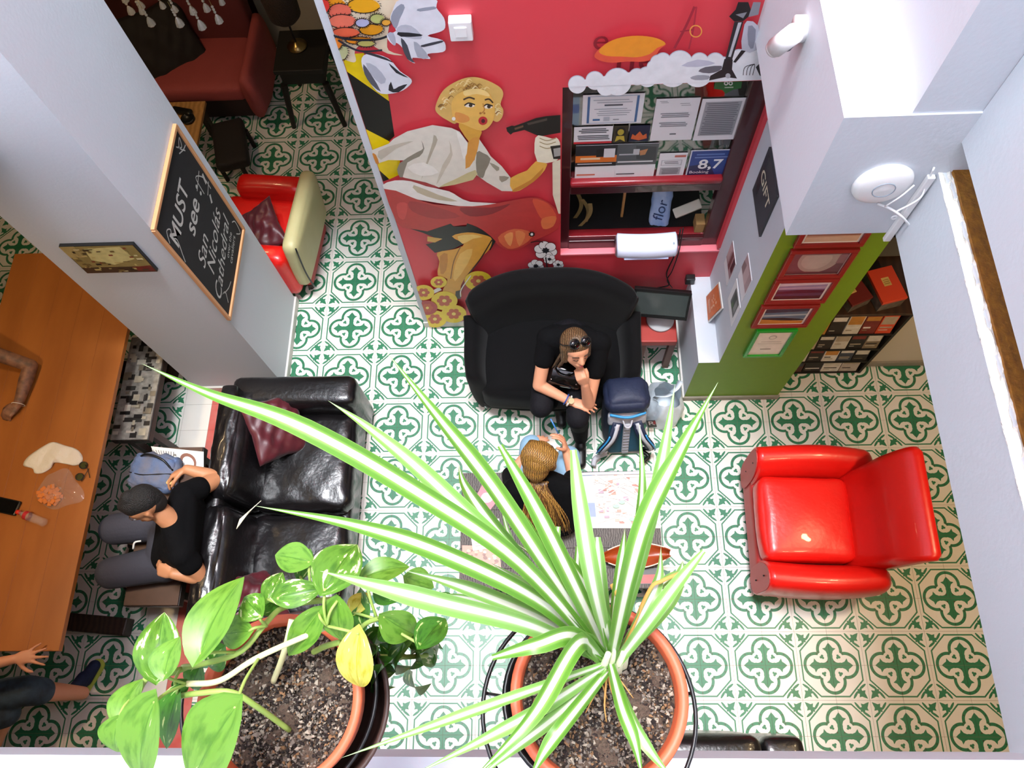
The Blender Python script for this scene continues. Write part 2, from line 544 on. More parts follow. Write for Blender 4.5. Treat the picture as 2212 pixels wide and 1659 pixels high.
# left pillar
bm = bm_box(-1.10, -0.437, -0.885, -0.165, 0, 14.2)
struct('wall_pillar_left', bm, white_paint, 'tall white pillar carrying the chalkboard')
struct('baseboard_pillar_left', bm_box(-1.11, -0.422, -0.9, -0.152, 0, 0.07, bevel=0.004), skirting_w, 'white skirting around the chalkboard pillar')
# right pillar with its low side ledge; the front is painted green
def by_normal(o, rules):
    for p in o.data.polygons:
        for i, fn in rules:
            if fn(p): p.material_index = i
bm = bm_box(2.57, 3.09, -1.02, -0.2, 0, 2.655)
pr_ = struct('wall_pillar_right', bm, [white_paint, green_paint], 'pillar with a green front and white flank')
by_normal(pr_, [(1, lambda p: p.normal.y < -0.9 or p.normal.x > 0.9)])
bm = bm_box(2.44, 2.57, -1.02, YW, 0, 0.632)
pl_ = struct('wall_ledge_right', bm, [white_paint, green_paint], 'low white ledge at the foot of the green pillar')
by_normal(pl_, [(1, lambda p: p.normal.y < -0.9)])
struct('baseboard_green', bm_box(2.432, 3.10, -1.035, -1.02, 0, 0.055, bevel=0.003), skirting_m, 'grey stone skirting under the green wall')
struct('baseboard_ledge', bm_box(2.426, 2.44, -1.03, YW - 0.014, 0, 0.055, bevel=0.003), skirting_w, 'pale skirting along the low white ledge')
# beam and upper storey on the right
struct('ceiling_beam', bm_box(2.385, 2.90, -1.395, YW, 2.655, 3.285), white_paint, 'white downstand beam above the green pillar')
struct('wall_right_upper', bm_box(2.79, 3.0, -3.16, -1.39, 3.155, 14.2), white_paint, 'white wall of the upper floor on the right')
struct('wall_right_pier', bm_box(2.585, 3.0, -1.388, -0.9, 3.285, 14.2), white_paint, 'white pier standing on the beam')
struct('wall_right_fascia', bm_box(2.785, 2.84, -3.145, -1.395, 2.655, 3.005), white_paint, 'white edge of the upper floor on the right')
rough_plaster = mat('rough_plaster', '#F4F3EE', 0.95, noise=(60, 0.5), col2='#B9B3A6', bump=(70, 0.9))
def _ledge(u, v):
    y = -3.145 + u * 1.75
    return Vector((2.785 + v * 0.047, y, 3.006 + 0.006 * math.sin(40 * y + 9 * v) * (0.3 + v)))
struct('trim_3', solid(bm_grid(_ledge, 60, 4), 0.004), rough_plaster, 'rough white plaster edge along the right gallery')
osb = mat('chipboard', '#C0801F', 0.7, noise=(70, 1.0), col2='#5A3310', bump=(60, 0.8), stretch=(1.0, 0.45, 1.0))
struct('trim_4', bm_box(2.828, 3.0, -3.145, -1.395, 2.99, 3.018), osb, 'strip of golden chipboard under the upper right wall')
struct('wall_right_lower', bm_box(3.73, 5.6, -0.78, -0.6, 0, 2.655), mat('beige_wall', '#CFC8B8', 0.8), 'pale wall beside the leaflet rack')  # one plain beige colour over the whole wall
struct('baseboard_right', bm_box(3.73, 5.6, -0.795, -0.78, 0, 0.06), skirting_m, 'stone skirting beside the leaflet rack')
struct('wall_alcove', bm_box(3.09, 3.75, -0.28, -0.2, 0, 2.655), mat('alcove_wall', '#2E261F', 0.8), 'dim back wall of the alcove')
struct('wall_front_fascia', bm_box(-4.6, 2.80, -3.38, -3.145, 2.655, 3.005), white_paint, 'white edge of the gallery floor under the camera')
struct('wall_front_parapet', bm_box(-4.6, 2.80, -3.38, -3.30, 3.005, 3.85), white_paint, 'white parapet of the gallery under the camera')
# floors of the upper storey around the light well
bm = bm_box(-4.6, -1.08, -0.95, 2.5, 2.655, 3.0)
bm_box(-4.6, -0.80, -2.1, -0.95, 2.655, 3.0, bm)
bm_box(-4.6, -0.56, -5.6, -2.1, 2.655, 3.0, bm)
bm_box(-1.08, 0.60, 0.03, 2.5, 2.655, 3.0, bm)
bm_box(0.60, 5.6, -0.2, 2.5, 2.655, 3.0, bm)
bm_box(2.84, 5.6, -5.6, -0.2, 2.655, 3.0, bm)
bm_box(-0.56, 2.84, -5.6, -3.38, 2.655, 3.0, bm)
struct('ceiling', bm, slab_paint, 'plain ceiling under the upper floor')
# unseen roof and outer walls, added so the daylight falls more steeply
bm = bm_box(-4.6, -0.55, -5.6, 2.5, 14.2, 14.4)
bm_box(2.85, 5.6, -5.6, 2.5, 14.2, 14.4, bm)
bm_box(-0.55, 2.85, -0.25, 2.5, 14.2, 14.4, bm)
bm_box(-0.55, 2.85, -5.6, -3.25, 14.2, 14.4, bm)
struct('ceiling_light_baffle', bm, white_paint, 'unseen roof added around the rooflight to narrow the daylight')
bm = bm_box(-4.7, -4.6, -5.6, 2.6, 3.0, 14.2)
bm_box(5.6, 5.7, -5.6, 2.6, 3.0, 14.2, bm)
bm_box(-4.7, 5.7, -5.7, -5.6, 3.0, 14.2, bm)
bm_box(-4.7, 5.7, 2.5, 2.6, 3.0, 14.2, bm)
struct('wall_light_baffle', bm, white_paint, 'unseen outer walls added above to enclose the daylight')
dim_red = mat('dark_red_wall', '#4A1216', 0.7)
grey_wall = mat('grey_back_wall', '#A49A8C', 0.8)
struct('wall_far', bm_box(-0.95, 0.58, 2.46, 2.56, 0, 2.655), grey_wall, 'grey wall at the end of the passage')
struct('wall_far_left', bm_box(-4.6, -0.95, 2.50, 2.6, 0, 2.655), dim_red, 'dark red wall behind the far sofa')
struct('wall_passage', bm_box(0.58, 0.68, -0.2, 2.5, 0, 2.655), white_paint, 'white side wall of the passage')
struct('wall_left', bm_box(-4.7, -4.6, -5.6, 2.6, 0, 2.655), grey_wall, 'far left wall')
struct('wall_right_outer', bm_box(5.6, 5.7, -5.6, 2.6, 0, 2.655), grey_wall, 'far right wall')
struct('wall_front', bm_box(-4.7, 5.7, -5.7, -5.6, 0, 2.655), grey_wall, 'wall behind the camera on the ground floor')
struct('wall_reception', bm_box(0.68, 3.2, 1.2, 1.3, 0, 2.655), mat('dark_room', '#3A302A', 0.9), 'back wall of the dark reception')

# warm ceiling downlights of the ground floor (unseen fittings, assumed from the warm light)
lamp_glass = mat('downlight_glass', '#FFE2B0', 0.4, emit=('#FFD08A', 6.0))
def downlight(x, y, power, label, r=0.16):
    t = thing('ceiling_downlight', label, 'light', (x, y, 2.655), 'warm round downlights under the gallery')
    obj('rim', bm_ring((x, y, 2.648), 0.09, 0.012), mat('brushed_steel', '#B5B5B5', 0.35, 1.0), t, True)
    obj('diffuser', bm_cyl((x, y, 2.650), (x, y, 2.642), 0.085, n=24), lamp_glass, t)
    ld = bpy.data.lights.new('downlight_lamp', 'AREA'); ld.shape = 'DISK'; ld.size = r; ld.energy = power; ld.color = (1.0, 0.70, 0.38)
    lo = bpy.data.objects.new('downlight_lamp', ld); COL.objects.link(lo); lo.location = (x, y, 2.63); lo.parent = t
    lo.matrix_parent_inverse = Matrix.Translation((x, y, 2.655)).inverted()
downlight(-1.75, -0.9, 5, 'warm downlight above the far end of the long table')
downlight(-1.75, -2.3, 13, 'warm downlight above the near end of the long table')
downlight(-1.2, 1.1, 8, 'warm downlight above the low table in the back room')
downlight(3.85, -2.05, 17, 'warm downlight above the red armchair')
downlight(3.7, -3.0, 12, 'warm downlight near the right gallery corner')
# ================================================================== furniture
black_leather = mat('black_leather', '#141214', 0.30, bump=(35, 0.25), noise=(12, 0.4), col2='#050505', coat=0.25)
black_velvet = mat('black_velvet', '#060507', 0.9, spec=0.2, sheen=0.06, noise=(6, 0.6), col2='#020202')
red_leather = mat('red_leather', '#DE1A14', 0.33, noise=(10, 0.25), col2='#B8120E', bump=(45, 0.10), coat=0.15)
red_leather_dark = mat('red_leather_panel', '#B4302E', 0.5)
chrome = mat('chrome', '#C8C8CC', 0.18, 1.0)
dark_wood = mat('dark_wood', '#3A2A22', 0.5, wave=(9, 5, 0.7), col2='#1B120E')
pine = mat('pine_top', '#C27A38', 0.42, noise=(6, 0.95), stretch=(1.0, 0.22, 1.0), col2='#8A4A1C', coat=0.12)
oak = mat('oak_top', '#B98A52', 0.45, wave=(8, 4, 0.5), col2='#80562C')
grey_wood = mat('weathered_grey_wood', '#6E6864', 0.7, wave=(22, 7, 0.8), col2='#3B3634', bump=(60, 0.4))
cream_vinyl = mat('cream_vinyl', '#C9C08E', 0.45, noise=(10, 0.3), col2='#A49A5E')
faded_red = mat('faded_red_fabric', '#9E4544', 0.75, noise=(8, 0.4), col2='#7C3030', bump=(80, 0.15))
burgundy = mat('burgundy_satin', '#64202A', 0.42, sheen=0.1, noise=(9, 0.8), col2='#240810')
black_plastic = mat('black_plastic', '#121314', 0.35)
TM = Matrix.Translation

# ---- black leather sofa (faces right), its back towards the long table
so = thing('leather_sofa', 'black leather two-seat sofa with burgundy pillows beside the white pillar', 'sofa', (-0.18, -1.9, 0))
obj('base', bm_soft(0.36, 0.83, 0.13, 0.03, M=TM((-0.16, -1.92, 0.19))), black_leather, so, True)
obj('armrest', bm_soft(0.405, 0.105, 0.295, 0.045, puff=(0.01, 0.01, 0.012), M=TM((-0.17, -1.15, 0.325)), noise=0.002), black_leather, so, True)
obj('armrest', bm_soft(0.405, 0.105, 0.295, 0.045, puff=(0.01, 0.01, 0.012), M=TM((-0.17, -2.68, 0.325)), noise=0.002), black_leather, so, True)
for k, y in enumerate((-1.575, -2.255)):
    obj('seat_cushion', bm_soft(0.305, 0.325, 0.085, 0.06, puff=(0.01, 0.01, 0.03), n=22, M=TM((-0.085, y, 0.385)), noise=0.0035, seed=k + 3), black_leather, so, True)
    tilt = TM((-0.46, y, 0.56)) @ Matrix.Rotation(math.radians(-10), 4, 'Y')
    obj('back_cushion', bm_soft(0.095, 0.325, 0.235, 0.075, puff=(0.025, 0.0, 0.015), n=20, M=tilt, noise=0.004, seed=k + 9), black_leather, so, True)
obj('back_panel', bm_soft(0.06, 0.765, 0.32, 0.04, M=TM((-0.535, -1.915, 0.43))), black_leather, so, True)
for x in (-0.48, 0.14):
    for y in (-1.12, -2.7):
        obj('leg', bm_cyl((x, y, 0), (x, y, 0.07), 0.02, 0.025), dark_wood, so)
def pillow(label, c, rx, ry, rz, s=0.2, seed=1):
    M = TM(c) @ Euler((math.radians(rx), math.radians(ry), math.radians(rz))).to_matrix().to_4x4()
    rnd = random.Random(seed)
    def top(sgn):
        def f(u, v):
            x, y = 2 * u - 1, 2 * v - 1
            h = max(0.0, (1 - x * x) * (1 - y * y)) ** 0.45
            k = 1 - 0.10 * (1 - abs(x)) * abs(y) - 0.10 * (1 - abs(y)) * abs(x)
            fold = 0.013 * math.sin(6 * x + 5 * y + seed) * h + 0.008 * math.sin(14 * x - 9 * y) * h + 0.005 * math.sin(9 * y + 21 * x * y) * h
            return M @ Vector((x * s * k, y * s * k, sgn * (0.062 * h + fold * sgn)))
        return f
    bm = bm_grid(top(1), 22, 22)
    b2 = bm_grid(top(-1), 22, 22, bm)
    bmesh.ops.remove_doubles(bm, verts=bm.verts, dist=0.0005)
    bmesh.ops.recalc_face_normals(bm, faces=bm.faces)
    return tag(obj('throw_pillow', bm, burgundy, None, True), label, 'pillow', 'burgundy pillows on the leather sofa')
pillow('crumpled burgundy pillow propped in the far corner of the leather sofa', (-0.245, -1.40, 0.60), 24, 40, 38, 0.205, 2)
pillow('burgundy pillow at the near end of the leather sofa behind the pothos', (-0.27, -2.46, 0.60), -20, 40, 20, 0.19, 6)

# ---- black velvet loveseat with a curved back
lv = thing('velvet_loveseat', 'small black velvet loveseat with a curved back against the red wall', 'sofa', (1.52, -0.8, 0))
def lv_back(u, v):
    # v runs around the section: up the front, over the top, down the back; u across the width
    x = 2 * u - 1
    prof = [(0.055, 0.10), (0.065, 0.30), (0.055, 0.48), (0.060, 0.68), (0.070, 0.86), (0.055, 0.96), (0.0, 1.0), (-0.055, 0.965), (-0.07, 0.86), (-0.06, 0.6), (-0.055, 0.35), (-0.055, 0.10)]
    q = catmull([V3((a, b, 0)) for a, b in prof], 44)[int(round(v * 44))]
    h = q.y
    top = 0.945 - 0.085 * abs(x) ** 3.2 - 0.01 * x
    wid = 0.475 + 0.075 * max(0.0, (h - 0.35) / 0.65) ** 1.3
    e = min(1.0, (1 - abs(x)) / 0.10); k = math.sqrt(max(0.0, 1 - (1 - e) ** 2))
    y = -0.515 - 0.135 * abs(x) ** 2.6 - 0.05 * (1 - h) - q.x * (0.30 + 0.70 * k)
    return V3((1.515 + x * wid, y, 0.04 + (top - 0.04) * h * (0.97 + 0.03 * k)))
V3 = Vector
bm = bm_grid(lv_back, 48, 44)
bmesh.ops.holes_fill(bm, edges=[e for e in bm.edges if e.is_boundary]); bmesh.ops.recalc_face_normals(bm, faces=bm.faces)
obj('backrest', bm, black_velvet, lv, True)
def lv_arm(s):
    def f(u, v):
        a = 2 * math.pi * v
        y = -0.66 - 0.43 * u
        hgt = 0.62 - 0.05 * u + 0.16 * max(0.0, 0.35 - u) ** 1.2
        e = min(1.0, (1 - u) / 0.12); k = math.sqrt(max(0.0, 1 - (1 - e) ** 2))
        cs, sn = math.cos(a), math.sin(a)
        z = 0.09 + (hgt - 0.09) * (0.5 + 0.5 * math.copysign(abs(sn) ** 0.6, sn)) * (0.80 + 0.20 * k)
        w = 0.050 + 0.016 * math.sin(math.pi * (z - 0.09) / 0.5) ** 2 + 0.018 * max(0.0, (z - 0.40) / 0.2)
        bow = 0.022 * math.sin(math.pi * u * 0.9) + 0.035 * max(0.0, (z - 0.33) / 0.25) ** 2
        return V3((1.515 + s * (0.485 + bow) + math.copysign(abs(cs) ** 0.7, cs) * w * (0.45 + 0.55 * k), y, z))
    return f
for s_ in (-1, 1):
    bm = bm_grid(lv_arm(s_), 26, 28); bmesh.ops.remove_doubles(bm, verts=bm.verts, dist=0.0006)
    bmesh.ops.holes_fill(bm, edges=[e for e in bm.edges if e.is_boundary]); bmesh.ops.recalc_face_normals(bm, faces=bm.faces)
    obj('armrest', bm, black_velvet, lv, True)
obj('seat', bm_soft(0.485, 0.29, 0.15, 0.07, puff=(0, 0.05, 0.025), n=16, M=TM((1.515, -0.835, 0.29))), black_velvet, lv, True)
obj('apron', bm_soft(0.49, 0.26, 0.06, 0.03, puff=(0, 0.05, 0), n=12, M=TM((1.515, -0.84, 0.145))), black_velvet, lv, True)
for x, y in ((1.04, -1.06), (1.98, -1.06), (1.06, -0.62), (1.96, -0.62)):
    obj('leg', bm_lathe([(0.012, 0), (0.02, 0.02), (0.02, 0.05), (0.028, 0.06), (0.028, 0.1)], 12, TM((x, y, 0))), chrome, lv, True)

# ---- red leather armchair on the right, facing left
rc = thing('red_armchair', 'bright red leather armchair with rounded arms at the right of the well', 'armchair', (3.2, -2.0, 0))
RC = TM((3.13, -1.985, 0)) @ Matrix.Rotation(math.radians(-1.5), 4, 'Z')
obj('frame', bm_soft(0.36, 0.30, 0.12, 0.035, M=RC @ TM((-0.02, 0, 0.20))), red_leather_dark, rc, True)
obj('seat_cushion', bm_soft(0.27, 0.255, 0.085, 0.05, puff=(0.018, 0.0, 0.022), n=18, M=RC @ TM((-0.105, 0, 0.405)) @ Matrix.Rotation(math.radians(3), 4, 'Y'), noise=0.0012, seed=4), red_leather, rc, True)
def arm_fn(sy, droop):
    def f(u, v):
        x = -0.375 + u * 0.735
        a = v * 2 * math.pi
        w = 0.098 * (1 - 0.30 * max(0, u - 0.55) ** 1.3)
        top = 0.575 - 0.05 * max(0, u - 0.5) ** 1.5 * 2
        e = min(1.0, (1 - u) / 0.12); k = math.sqrt(max(0.0, 1 - (1 - e) ** 2)) if u > 0.88 else 1.0
        cs, sn = math.cos(a), math.sin(a)
        y = math.copysign(abs(cs) ** 0.8, cs) * w * (0.35 + 0.65 * k)
        z = 0.09 + (top - 0.09) * (0.5 + 0.5 * math.copysign(abs(sn) ** (0.55 if sn < 0 else 0.85), sn)) * (0.55 + 0.45 * k)
        flare = 0.055 * ((z - 0.09) / 0.48) ** 2
        bow = 0.02 * math.sin(math.pi * u)
        return RC @ Vector((x, sy * (0.33 + flare * 0.6 + bow) + y, z))
    return f
for sy in (1, -1):
    bm = bm_grid(arm_fn(sy, 0), 26, 24)
    bmesh.ops.remove_doubles(bm, verts=bm.verts, dist=0.0008)
    es = [e for e in bm.edges if e.is_boundary]
    bmesh.ops.holes_fill(bm, edges=es)
    bmesh.ops.recalc_face_normals(bm, faces=bm.faces)
    a = obj('armrest', bm, red_leather, rc, True)
    # flat front facing of the arm with two nails
    pts = [Vector((-0.381, sy * (0.33 + 0.055 * 0.6 * (0.5 + 0.5 * math.sin(t)) ** 2) + 0.086 * math.copysign(abs(math.cos(t)) ** 0.8, math.cos(t)), 0.10 + 0.455 * (0.5 + 0.5 * math.copysign(abs(math.sin(t)) ** (0.55 if math.sin(t) < 0 else 0.85), math.sin(t))))) for t in [2 * math.pi * k / 26 for k in range(26)]]
    bm = bmesh.new(); vs = [bm.verts.new(RC @ p) for p in pts]; bm.faces.new(vs); solid(bm, 0.006)
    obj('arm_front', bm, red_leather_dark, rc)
    for z in (0.26, 0.45):
        obj('upholstery_nail', bm_sphere(RC @ Vector((-0.386, sy * 0.345, z)), 0.006, 1), black_plastic, rc)
def back_fn(u, v):
    # u: 0..1 around the thickness loop, v: across the width
    prof = [(0.14, 0.40), (0.17, 0.50), (0.215, 0.62), (0.255, 0.74), (0.315, 0.84), (0.375, 0.905), (0.425, 0.915), (0.45, 0.88), (0.445, 0.80), (0.41, 0.65), (0.37, 0.45), (0.33, 0.16), (0.26, 0.14), (0.14, 0.25)]
    q = catmull([Vector((a, b, 0)) for a, b in prof + prof[:1]], 60)[int(round(u * 60)) % 60]
    y = 2 * v - 1
    e = 1 - abs(y)
    rnd = math.sqrt(max(0.0, 1 - max(0.0, 1 - e / 0.10) ** 2))
    cx, cz = 0.30, 0.60
    k = 0.88 + 0.12 * rnd
    wid = 0.285 + 0.03 * max(0.0, (q.y - 0.5)) / 0.4
    return RC @ Vector((cx + (q.x - cx) * k, y * wid, cz + (q.y - cz) * (0.97 + 0.03 * rnd)))
bm = bm_grid(back_fn, 60, 22, close_u=True)
bmesh.ops.holes_fill(bm, edges=[e for e in bm.edges if e.is_boundary])
bmesh.ops.recalc_face_normals(bm, faces=bm.faces)
obj('backrest', bm, red_leather, rc, True)
for x in (-0.33, 0.28):
    for y in (-0.27, 0.27):
        p = RC @ Vector((x, y, 0))
        obj('leg', bm_cyl(p, p + Vector((0, 0, 0.09)), 0.018, 0.025), dark_wood, rc)

# ---- red and cream armchair behind the pillar (faces left)
cr = thing('cream_armchair', 'red and cream armchair half hidden behind the chalkboard pillar', 'armchair', (-0.6, 0.3, 0))
cm = TM((-0.56, 0.235, 0)) @ Matrix.Rotation(math.radians(-6), 4, 'Z')
obj('seat_cushion', bm_soft(0.29, 0.26, 0.09, 0.05, puff=(0, 0, 0.02), n=12, M=cm @ TM((-0.08, 0, 0.36))), red_leather, cr, True)
obj('base', bm_soft(0.33, 0.27, 0.12, 0.03, M=cm @ TM((-0.04, 0, 0.17))), red_leather_dark, cr, True)
obj('backrest', bm_soft(0.06, 0.34, 0.27, 0.05, puff=(0.01, 0.01, 0.01), n=12, M=cm @ TM((0.28, 0, 0.43)) @ Matrix.Rotation(math.radians(6), 4, 'Y')), cream_vinyl, cr, True)
obj('armrest', bm_soft(0.26, 0.085, 0.24, 0.06, puff=(0, 0, 0.01), n=12, M=cm @ TM((-0.02, 0.30, 0.33))), red_leather, cr, True)
obj('armrest', bm_soft(0.26, 0.085, 0.24, 0.06, puff=(0, 0, 0.01), n=12, M=cm @ TM((-0.02, -0.30, 0.33))), red_leather, cr, True)
obj('piping', bm_tube([cm @ Vector((0.345, -0.34, 0.18)), cm @ Vector((0.345, -0.345, 0.4)), cm @ Vector((0.36, -0.33, 0.69))], 0.006, 6, 10), black_plastic, cr, True)
for x in (-0.3, 0.25):
    for y in (-0.25, 0.25):
        p = cm @ Vector((x, y, 0)); obj('leg', bm_cyl(p, p + Vector((0, 0, 0.06)), 0.02), dark_wood, cr)
pil = pillow('dark burgundy velvet pillow on the seat of the cream armchair', (-0.60, 0.15, 0.50), 12, -22, 20, 0.19, 11)
pil['group'] = 'dark cushions'

# ---- long pine table on the left
lt = thing('long_table', 'long orange pine dining table along the left edge', 'table', (-1.75, -1.45, 0))
boards = 5
for k in range(boards):
    x0 = -2.19 + k * 0.184
    obj('board', bm_box(x0, x0 + 0.1835, -2.755, -0.15, 0.715, 0.75, bevel=0.0015, seg=1), pine, lt)
for y in (-0.55, -2.35):
    obj('trestle_foot', bm_box(-2.15, -1.25, y - 0.235, y - 0.125, 0.0, 0.10, bevel=0.008, M=TM((-1.7, y, 0)) @ Matrix.Rotation(math.radians(-5), 4, 'Z') @ TM((1.7, -y, 0))), dark_wood, lt)
    obj('leg', bm_box(-1.80, -1.68, y - 0.21, y - 0.12, 0.1, 0.715, bevel=0.006), dark_wood, lt)
obj('stretcher', bm_box(-1.77, -1.71, -2.45, -0.72, 0.28, 0.36, bevel=0.004), dark_wood, lt)

# ---- benches with printed covers
bench_print = mat('newspaper_print', '#CFC8B8', 0.7, noise=(26, 1.0), col2='#15120F')
def bench(name, label, x0, x1, y0, y1, z, top_m, cushion=True):
    t = thing(name, label, 'bench', ((x0 + x1) / 2, (y0 + y1) / 2, 0), 'wooden benches along the long table')
    obj('seat', bm_box(x0, x1, y0, y1, z - 0.075, z - 0.012, bevel=0.006), dark_wood, t)
    obj('cover', bm_box(x0 + 0.004, x1 - 0.004, y0 + 0.004, y1 - 0.004, z - 0.012, z, bevel=0.003), top_m, t)
    for x in (x0 + 0.03, x1 - 0.03):
        for y in (y0 + 0.07, y1 - 0.07):
            obj('leg', bm_box(x - 0.022, x + 0.022, y - 0.022, y + 0.022, 0, z - 0.075), dark_wood, t)
    return t
b1 = bench('printed_bench', 'dark bench with a newspaper-print cover beside the table, behind the seated man', -1.42, -1.16, -1.42, -0.66, 0.45, bench_print)
b2 = bench('low_bench', 'dark wooden bench under the man in the black shirt', -1.12, -0.775, -2.48, -1.47, 0.45, mat('worn_brown_wood', '#5E4232', 0.6, noise=(14, 0.6), col2='#33221A'))

# ---- weathered coffee table in the middle
ct = thing('coffee_table', 'weathered grey wooden coffee table below the spider plant', 'table', (1.54, -2.03, 0))
for k in range(6):
    y0 = -2.385 + k * 0.1205
    obj('plank', bm_box(0.925, 2.155, y0, y0 + 0.1195, 0.375, 0.42, bevel=0.002, seg=1), grey_wood, ct)
obj('lower_shelf', bm_box(1.0, 2.08, -2.34, -1.72, 0.10, 0.13), grey_wood, ct)
for x in (0.965, 2.115):
    for y in (-2.345, -1.705):
        obj('leg', bm_box(x - 0.03, x + 0.03, y - 0.03, y + 0.03, 0, 0.375, bevel=0.003), grey_wood, ct)

# ---- black leather armchair at the bottom edge, mostly under the gallery
bc = thing('black_armchair', 'black leather armchair top peeping out under the gallery edge', 'armchair', (2.45, -3.5, 0))
obj('backrest', bm_soft(0.27, 0.09, 0.30, 0.06, puff=(0, 0.01, 0.012), n=12, M=TM((2.27, -3.255, 0.50))), black_leather, bc, True)
obj('seat_cushion', bm_soft(0.27, 0.26, 0.10, 0.05, puff=(0, 0, 0.02), n=10, M=TM((2.27, -3.60, 0.33))), black_leather, bc, True)
obj('armrest', bm_soft(0.115, 0.36, 0.25, 0.05, puff=(0.005, 0.005, 0.01), n=12, M=TM((2.70, -3.54, 0.33))), black_leather, bc, True)
obj('armrest', bm_soft(0.115, 0.36, 0.25, 0.05, puff=(0.005, 0.005, 0.01), n=12, M=TM((1.85, -3.54, 0.33))), black_leather, bc, True)
obj('base', bm_soft(0.40, 0.34, 0.10, 0.03, M=TM((2.27, -3.55, 0.16))), black_leather, bc, True)
for x in (1.9, 2.64):
    for y in (-3.27, -3.83):
        obj('leg', bm_cyl((x, y, 0), (x, y, 0.07), 0.02), dark_wood, bc)

# ---- back room: faded red sofa, cushion, low table, dark side table and lamp, chandelier
fs = thing('faded_sofa', 'faded red sofa in the dim back room', 'sofa', (-1.5, 1.9, 0))
obj('seat', bm_soft(0.42, 0.31, 0.08, 0.05, puff=(0, 0, 0.015), n=10, M=TM((-1.37, 1.87, 0.36))), faded_red, fs, True)
obj('base', bm_box(-1.80, -0.92, 1.62, 2.2, 0.06, 0.29), mat('dark_base', '#2A1415', 0.8), fs)
obj('backrest', bm_soft(0.46, 0.09, 0.36, 0.06, n=10, M=TM((-1.37, 2.22, 0.62)) @ Matrix.Rotation(math.radians(-8), 4, 'X')), mat('deep_red_fabric', '#5A1E20', 0.8), fs, True)
def arm_side(u, v):
    y = 1.50 + u * 0.72
    a = 2 * math.pi * v
    zt = 0.60 - 0.02 * u
    zb = 0.08 + 0.25 * max(0, 0.35 - u)
    return Vector((-0.87 + 0.055 * math.copysign(abs(math.cos(a)) ** 0.7, math.cos(a)), y, zb + (zt - zb) * (0.5 + 0.5 * math.copysign(abs(math.sin(a)) ** 0.6, math.sin(a)))))
bm = bm_grid(arm_side, 8, 20); bmesh.ops.remove_doubles(bm, verts=bm.verts, dist=0.0005); bmesh.ops.holes_fill(bm, edges=[e for e in bm.edges if e.is_boundary]); bmesh.ops.recalc_face_normals(bm, faces=bm.faces)
obj('armrest', bm, faded_red, fs, True)
bm = bm_grid(lambda u, v: arm_side(u, v) + Vector((-0.98, 0, 0)), 8, 20); bmesh.ops.remove_doubles(bm, verts=bm.verts, dist=0.0005); bmesh.ops.holes_fill(bm, edges=[e for e in bm.edges if e.is_boundary]); bmesh.ops.recalc_face_normals(bm, faces=bm.faces)
obj('armrest', bm, faded_red, fs, True)
for x in (-1.75, -0.97):
    for y in (1.68, 2.15):
        obj('leg', bm_cyl((x, y, 0), (x, y, 0.07), 0.02), dark_wood, fs)
burg_dark = mat('black_cushion', '#120A0B', 0.8)
p_ = pillow('big black square cushion leaning on the faded red sofa', (-1.58, 1.93, 0.60), 52, 0, 32, 0.27, 21)
p_.data.materials.clear(); p_.data.materials.append(burg_dark); p_['group'] = 'dark cushions'
lw = thing('low_oak_table', 'low oak coffee table in front of the faded sofa', 'table', (-1.6, 1.2, 0))
obj('top', bm_box(-2.0, -1.235, 0.955, 1.46, 0.39, 0.42, bevel=0.003), oak, lw)
for x in (-1.95, -1.29):
    for y in (1.0, 1.41):
        obj('leg', bm_box(x - 0.025, x + 0.025, y - 0.025, y + 0.025, 0, 0.39), dark_wood, lw)
tag(obj('ashtray', bm_lathe([(0.0, 0.0), (0.05, 0.0), (0.055, 0.025), (0.045, 0.025), (0.04, 0.008), (0, 0.008)], 20, TM((-1.34, 1.27, 0.421))), black_plastic, None, True), 'black ashtray on the low oak table', 'ashtray')
tag(obj('spectacle_case', bm_soft(0.085, 0.03, 0.018, 0.015, M=TM((-1.40, 1.345, 0.44)) @ Matrix.Rotation(-0.25, 4, 'Z')), black_plastic, None, True), 'slim black case lying on the low oak table', 'case')
st = thing('table_shade_block', 'dark low stool standing beside the oak table', 'stool', (-1.05, 1.22, 0))  # dark block put where shade falls beside the oak table
obj('seat', bm_soft(0.13, 0.23, 0.05, 0.03, M=TM((-1.06, 1.17, 0.23)) @ Matrix.Rotation(0.25, 4, 'Z')), burg_dark, st, True)
for dx, dy in ((-0.09, -0.17), (0.09, -0.17), (-0.09, 0.17), (0.09, 0.17)):
    obj('leg', bm_cyl((-1.06 + dx, 1.17 + dy, 0), (-1.06 + dx, 1.17 + dy, 0.2), 0.018), burg_dark, st)
sd = thing('side_table', 'dark splay-legged side table against the grey passage wall', 'table', (-0.4, 1.8, 0))
ebony = mat('ebony', '#0C0A09', 0.6)
obj('top', bm_box(-0.63, -0.23, 1.55, 1.98, 0.57, 0.61, bevel=0.006), ebony, sd)
obj('apron', bm_box(-0.60, -0.26, 1.58, 1.95, 0.44, 0.57), ebony, sd)
for x, y in ((-0.6, 1.58), (-0.26, 1.58), (-0.6, 1.95), (-0.26, 1.95)):
    obj('leg', bm_cyl((x * 1.0 + (0.0 if x < -0.4 else 0.0), y, 0.44), (x + (-0.05 if x < -0.4 else 0.05), y + (-0.05 if y < 1.7 else 0.05), 0), 0.028, 0.02), ebony, sd)
tl = thing('table_lamp', 'table lamp with a dark wicker shade on the side table', 'lamp', (-0.46, 1.80, 0.61))
obj('base', bm_lathe([(0.0, 0.0), (0.075, 0.0), (0.08, 0.012), (0.03, 0.03), (0.012, 0.05), (0, 0.05)], 24, TM((-0.46, 1.80, 0.611))), mat('old_brass', '#A08A5A', 0.3, 1.0), tl, True)
obj('stem', bm_cyl((-0.46, 1.80, 0.65), (-0.46, 1.80, 0.98), 0.008), ebony, tl)
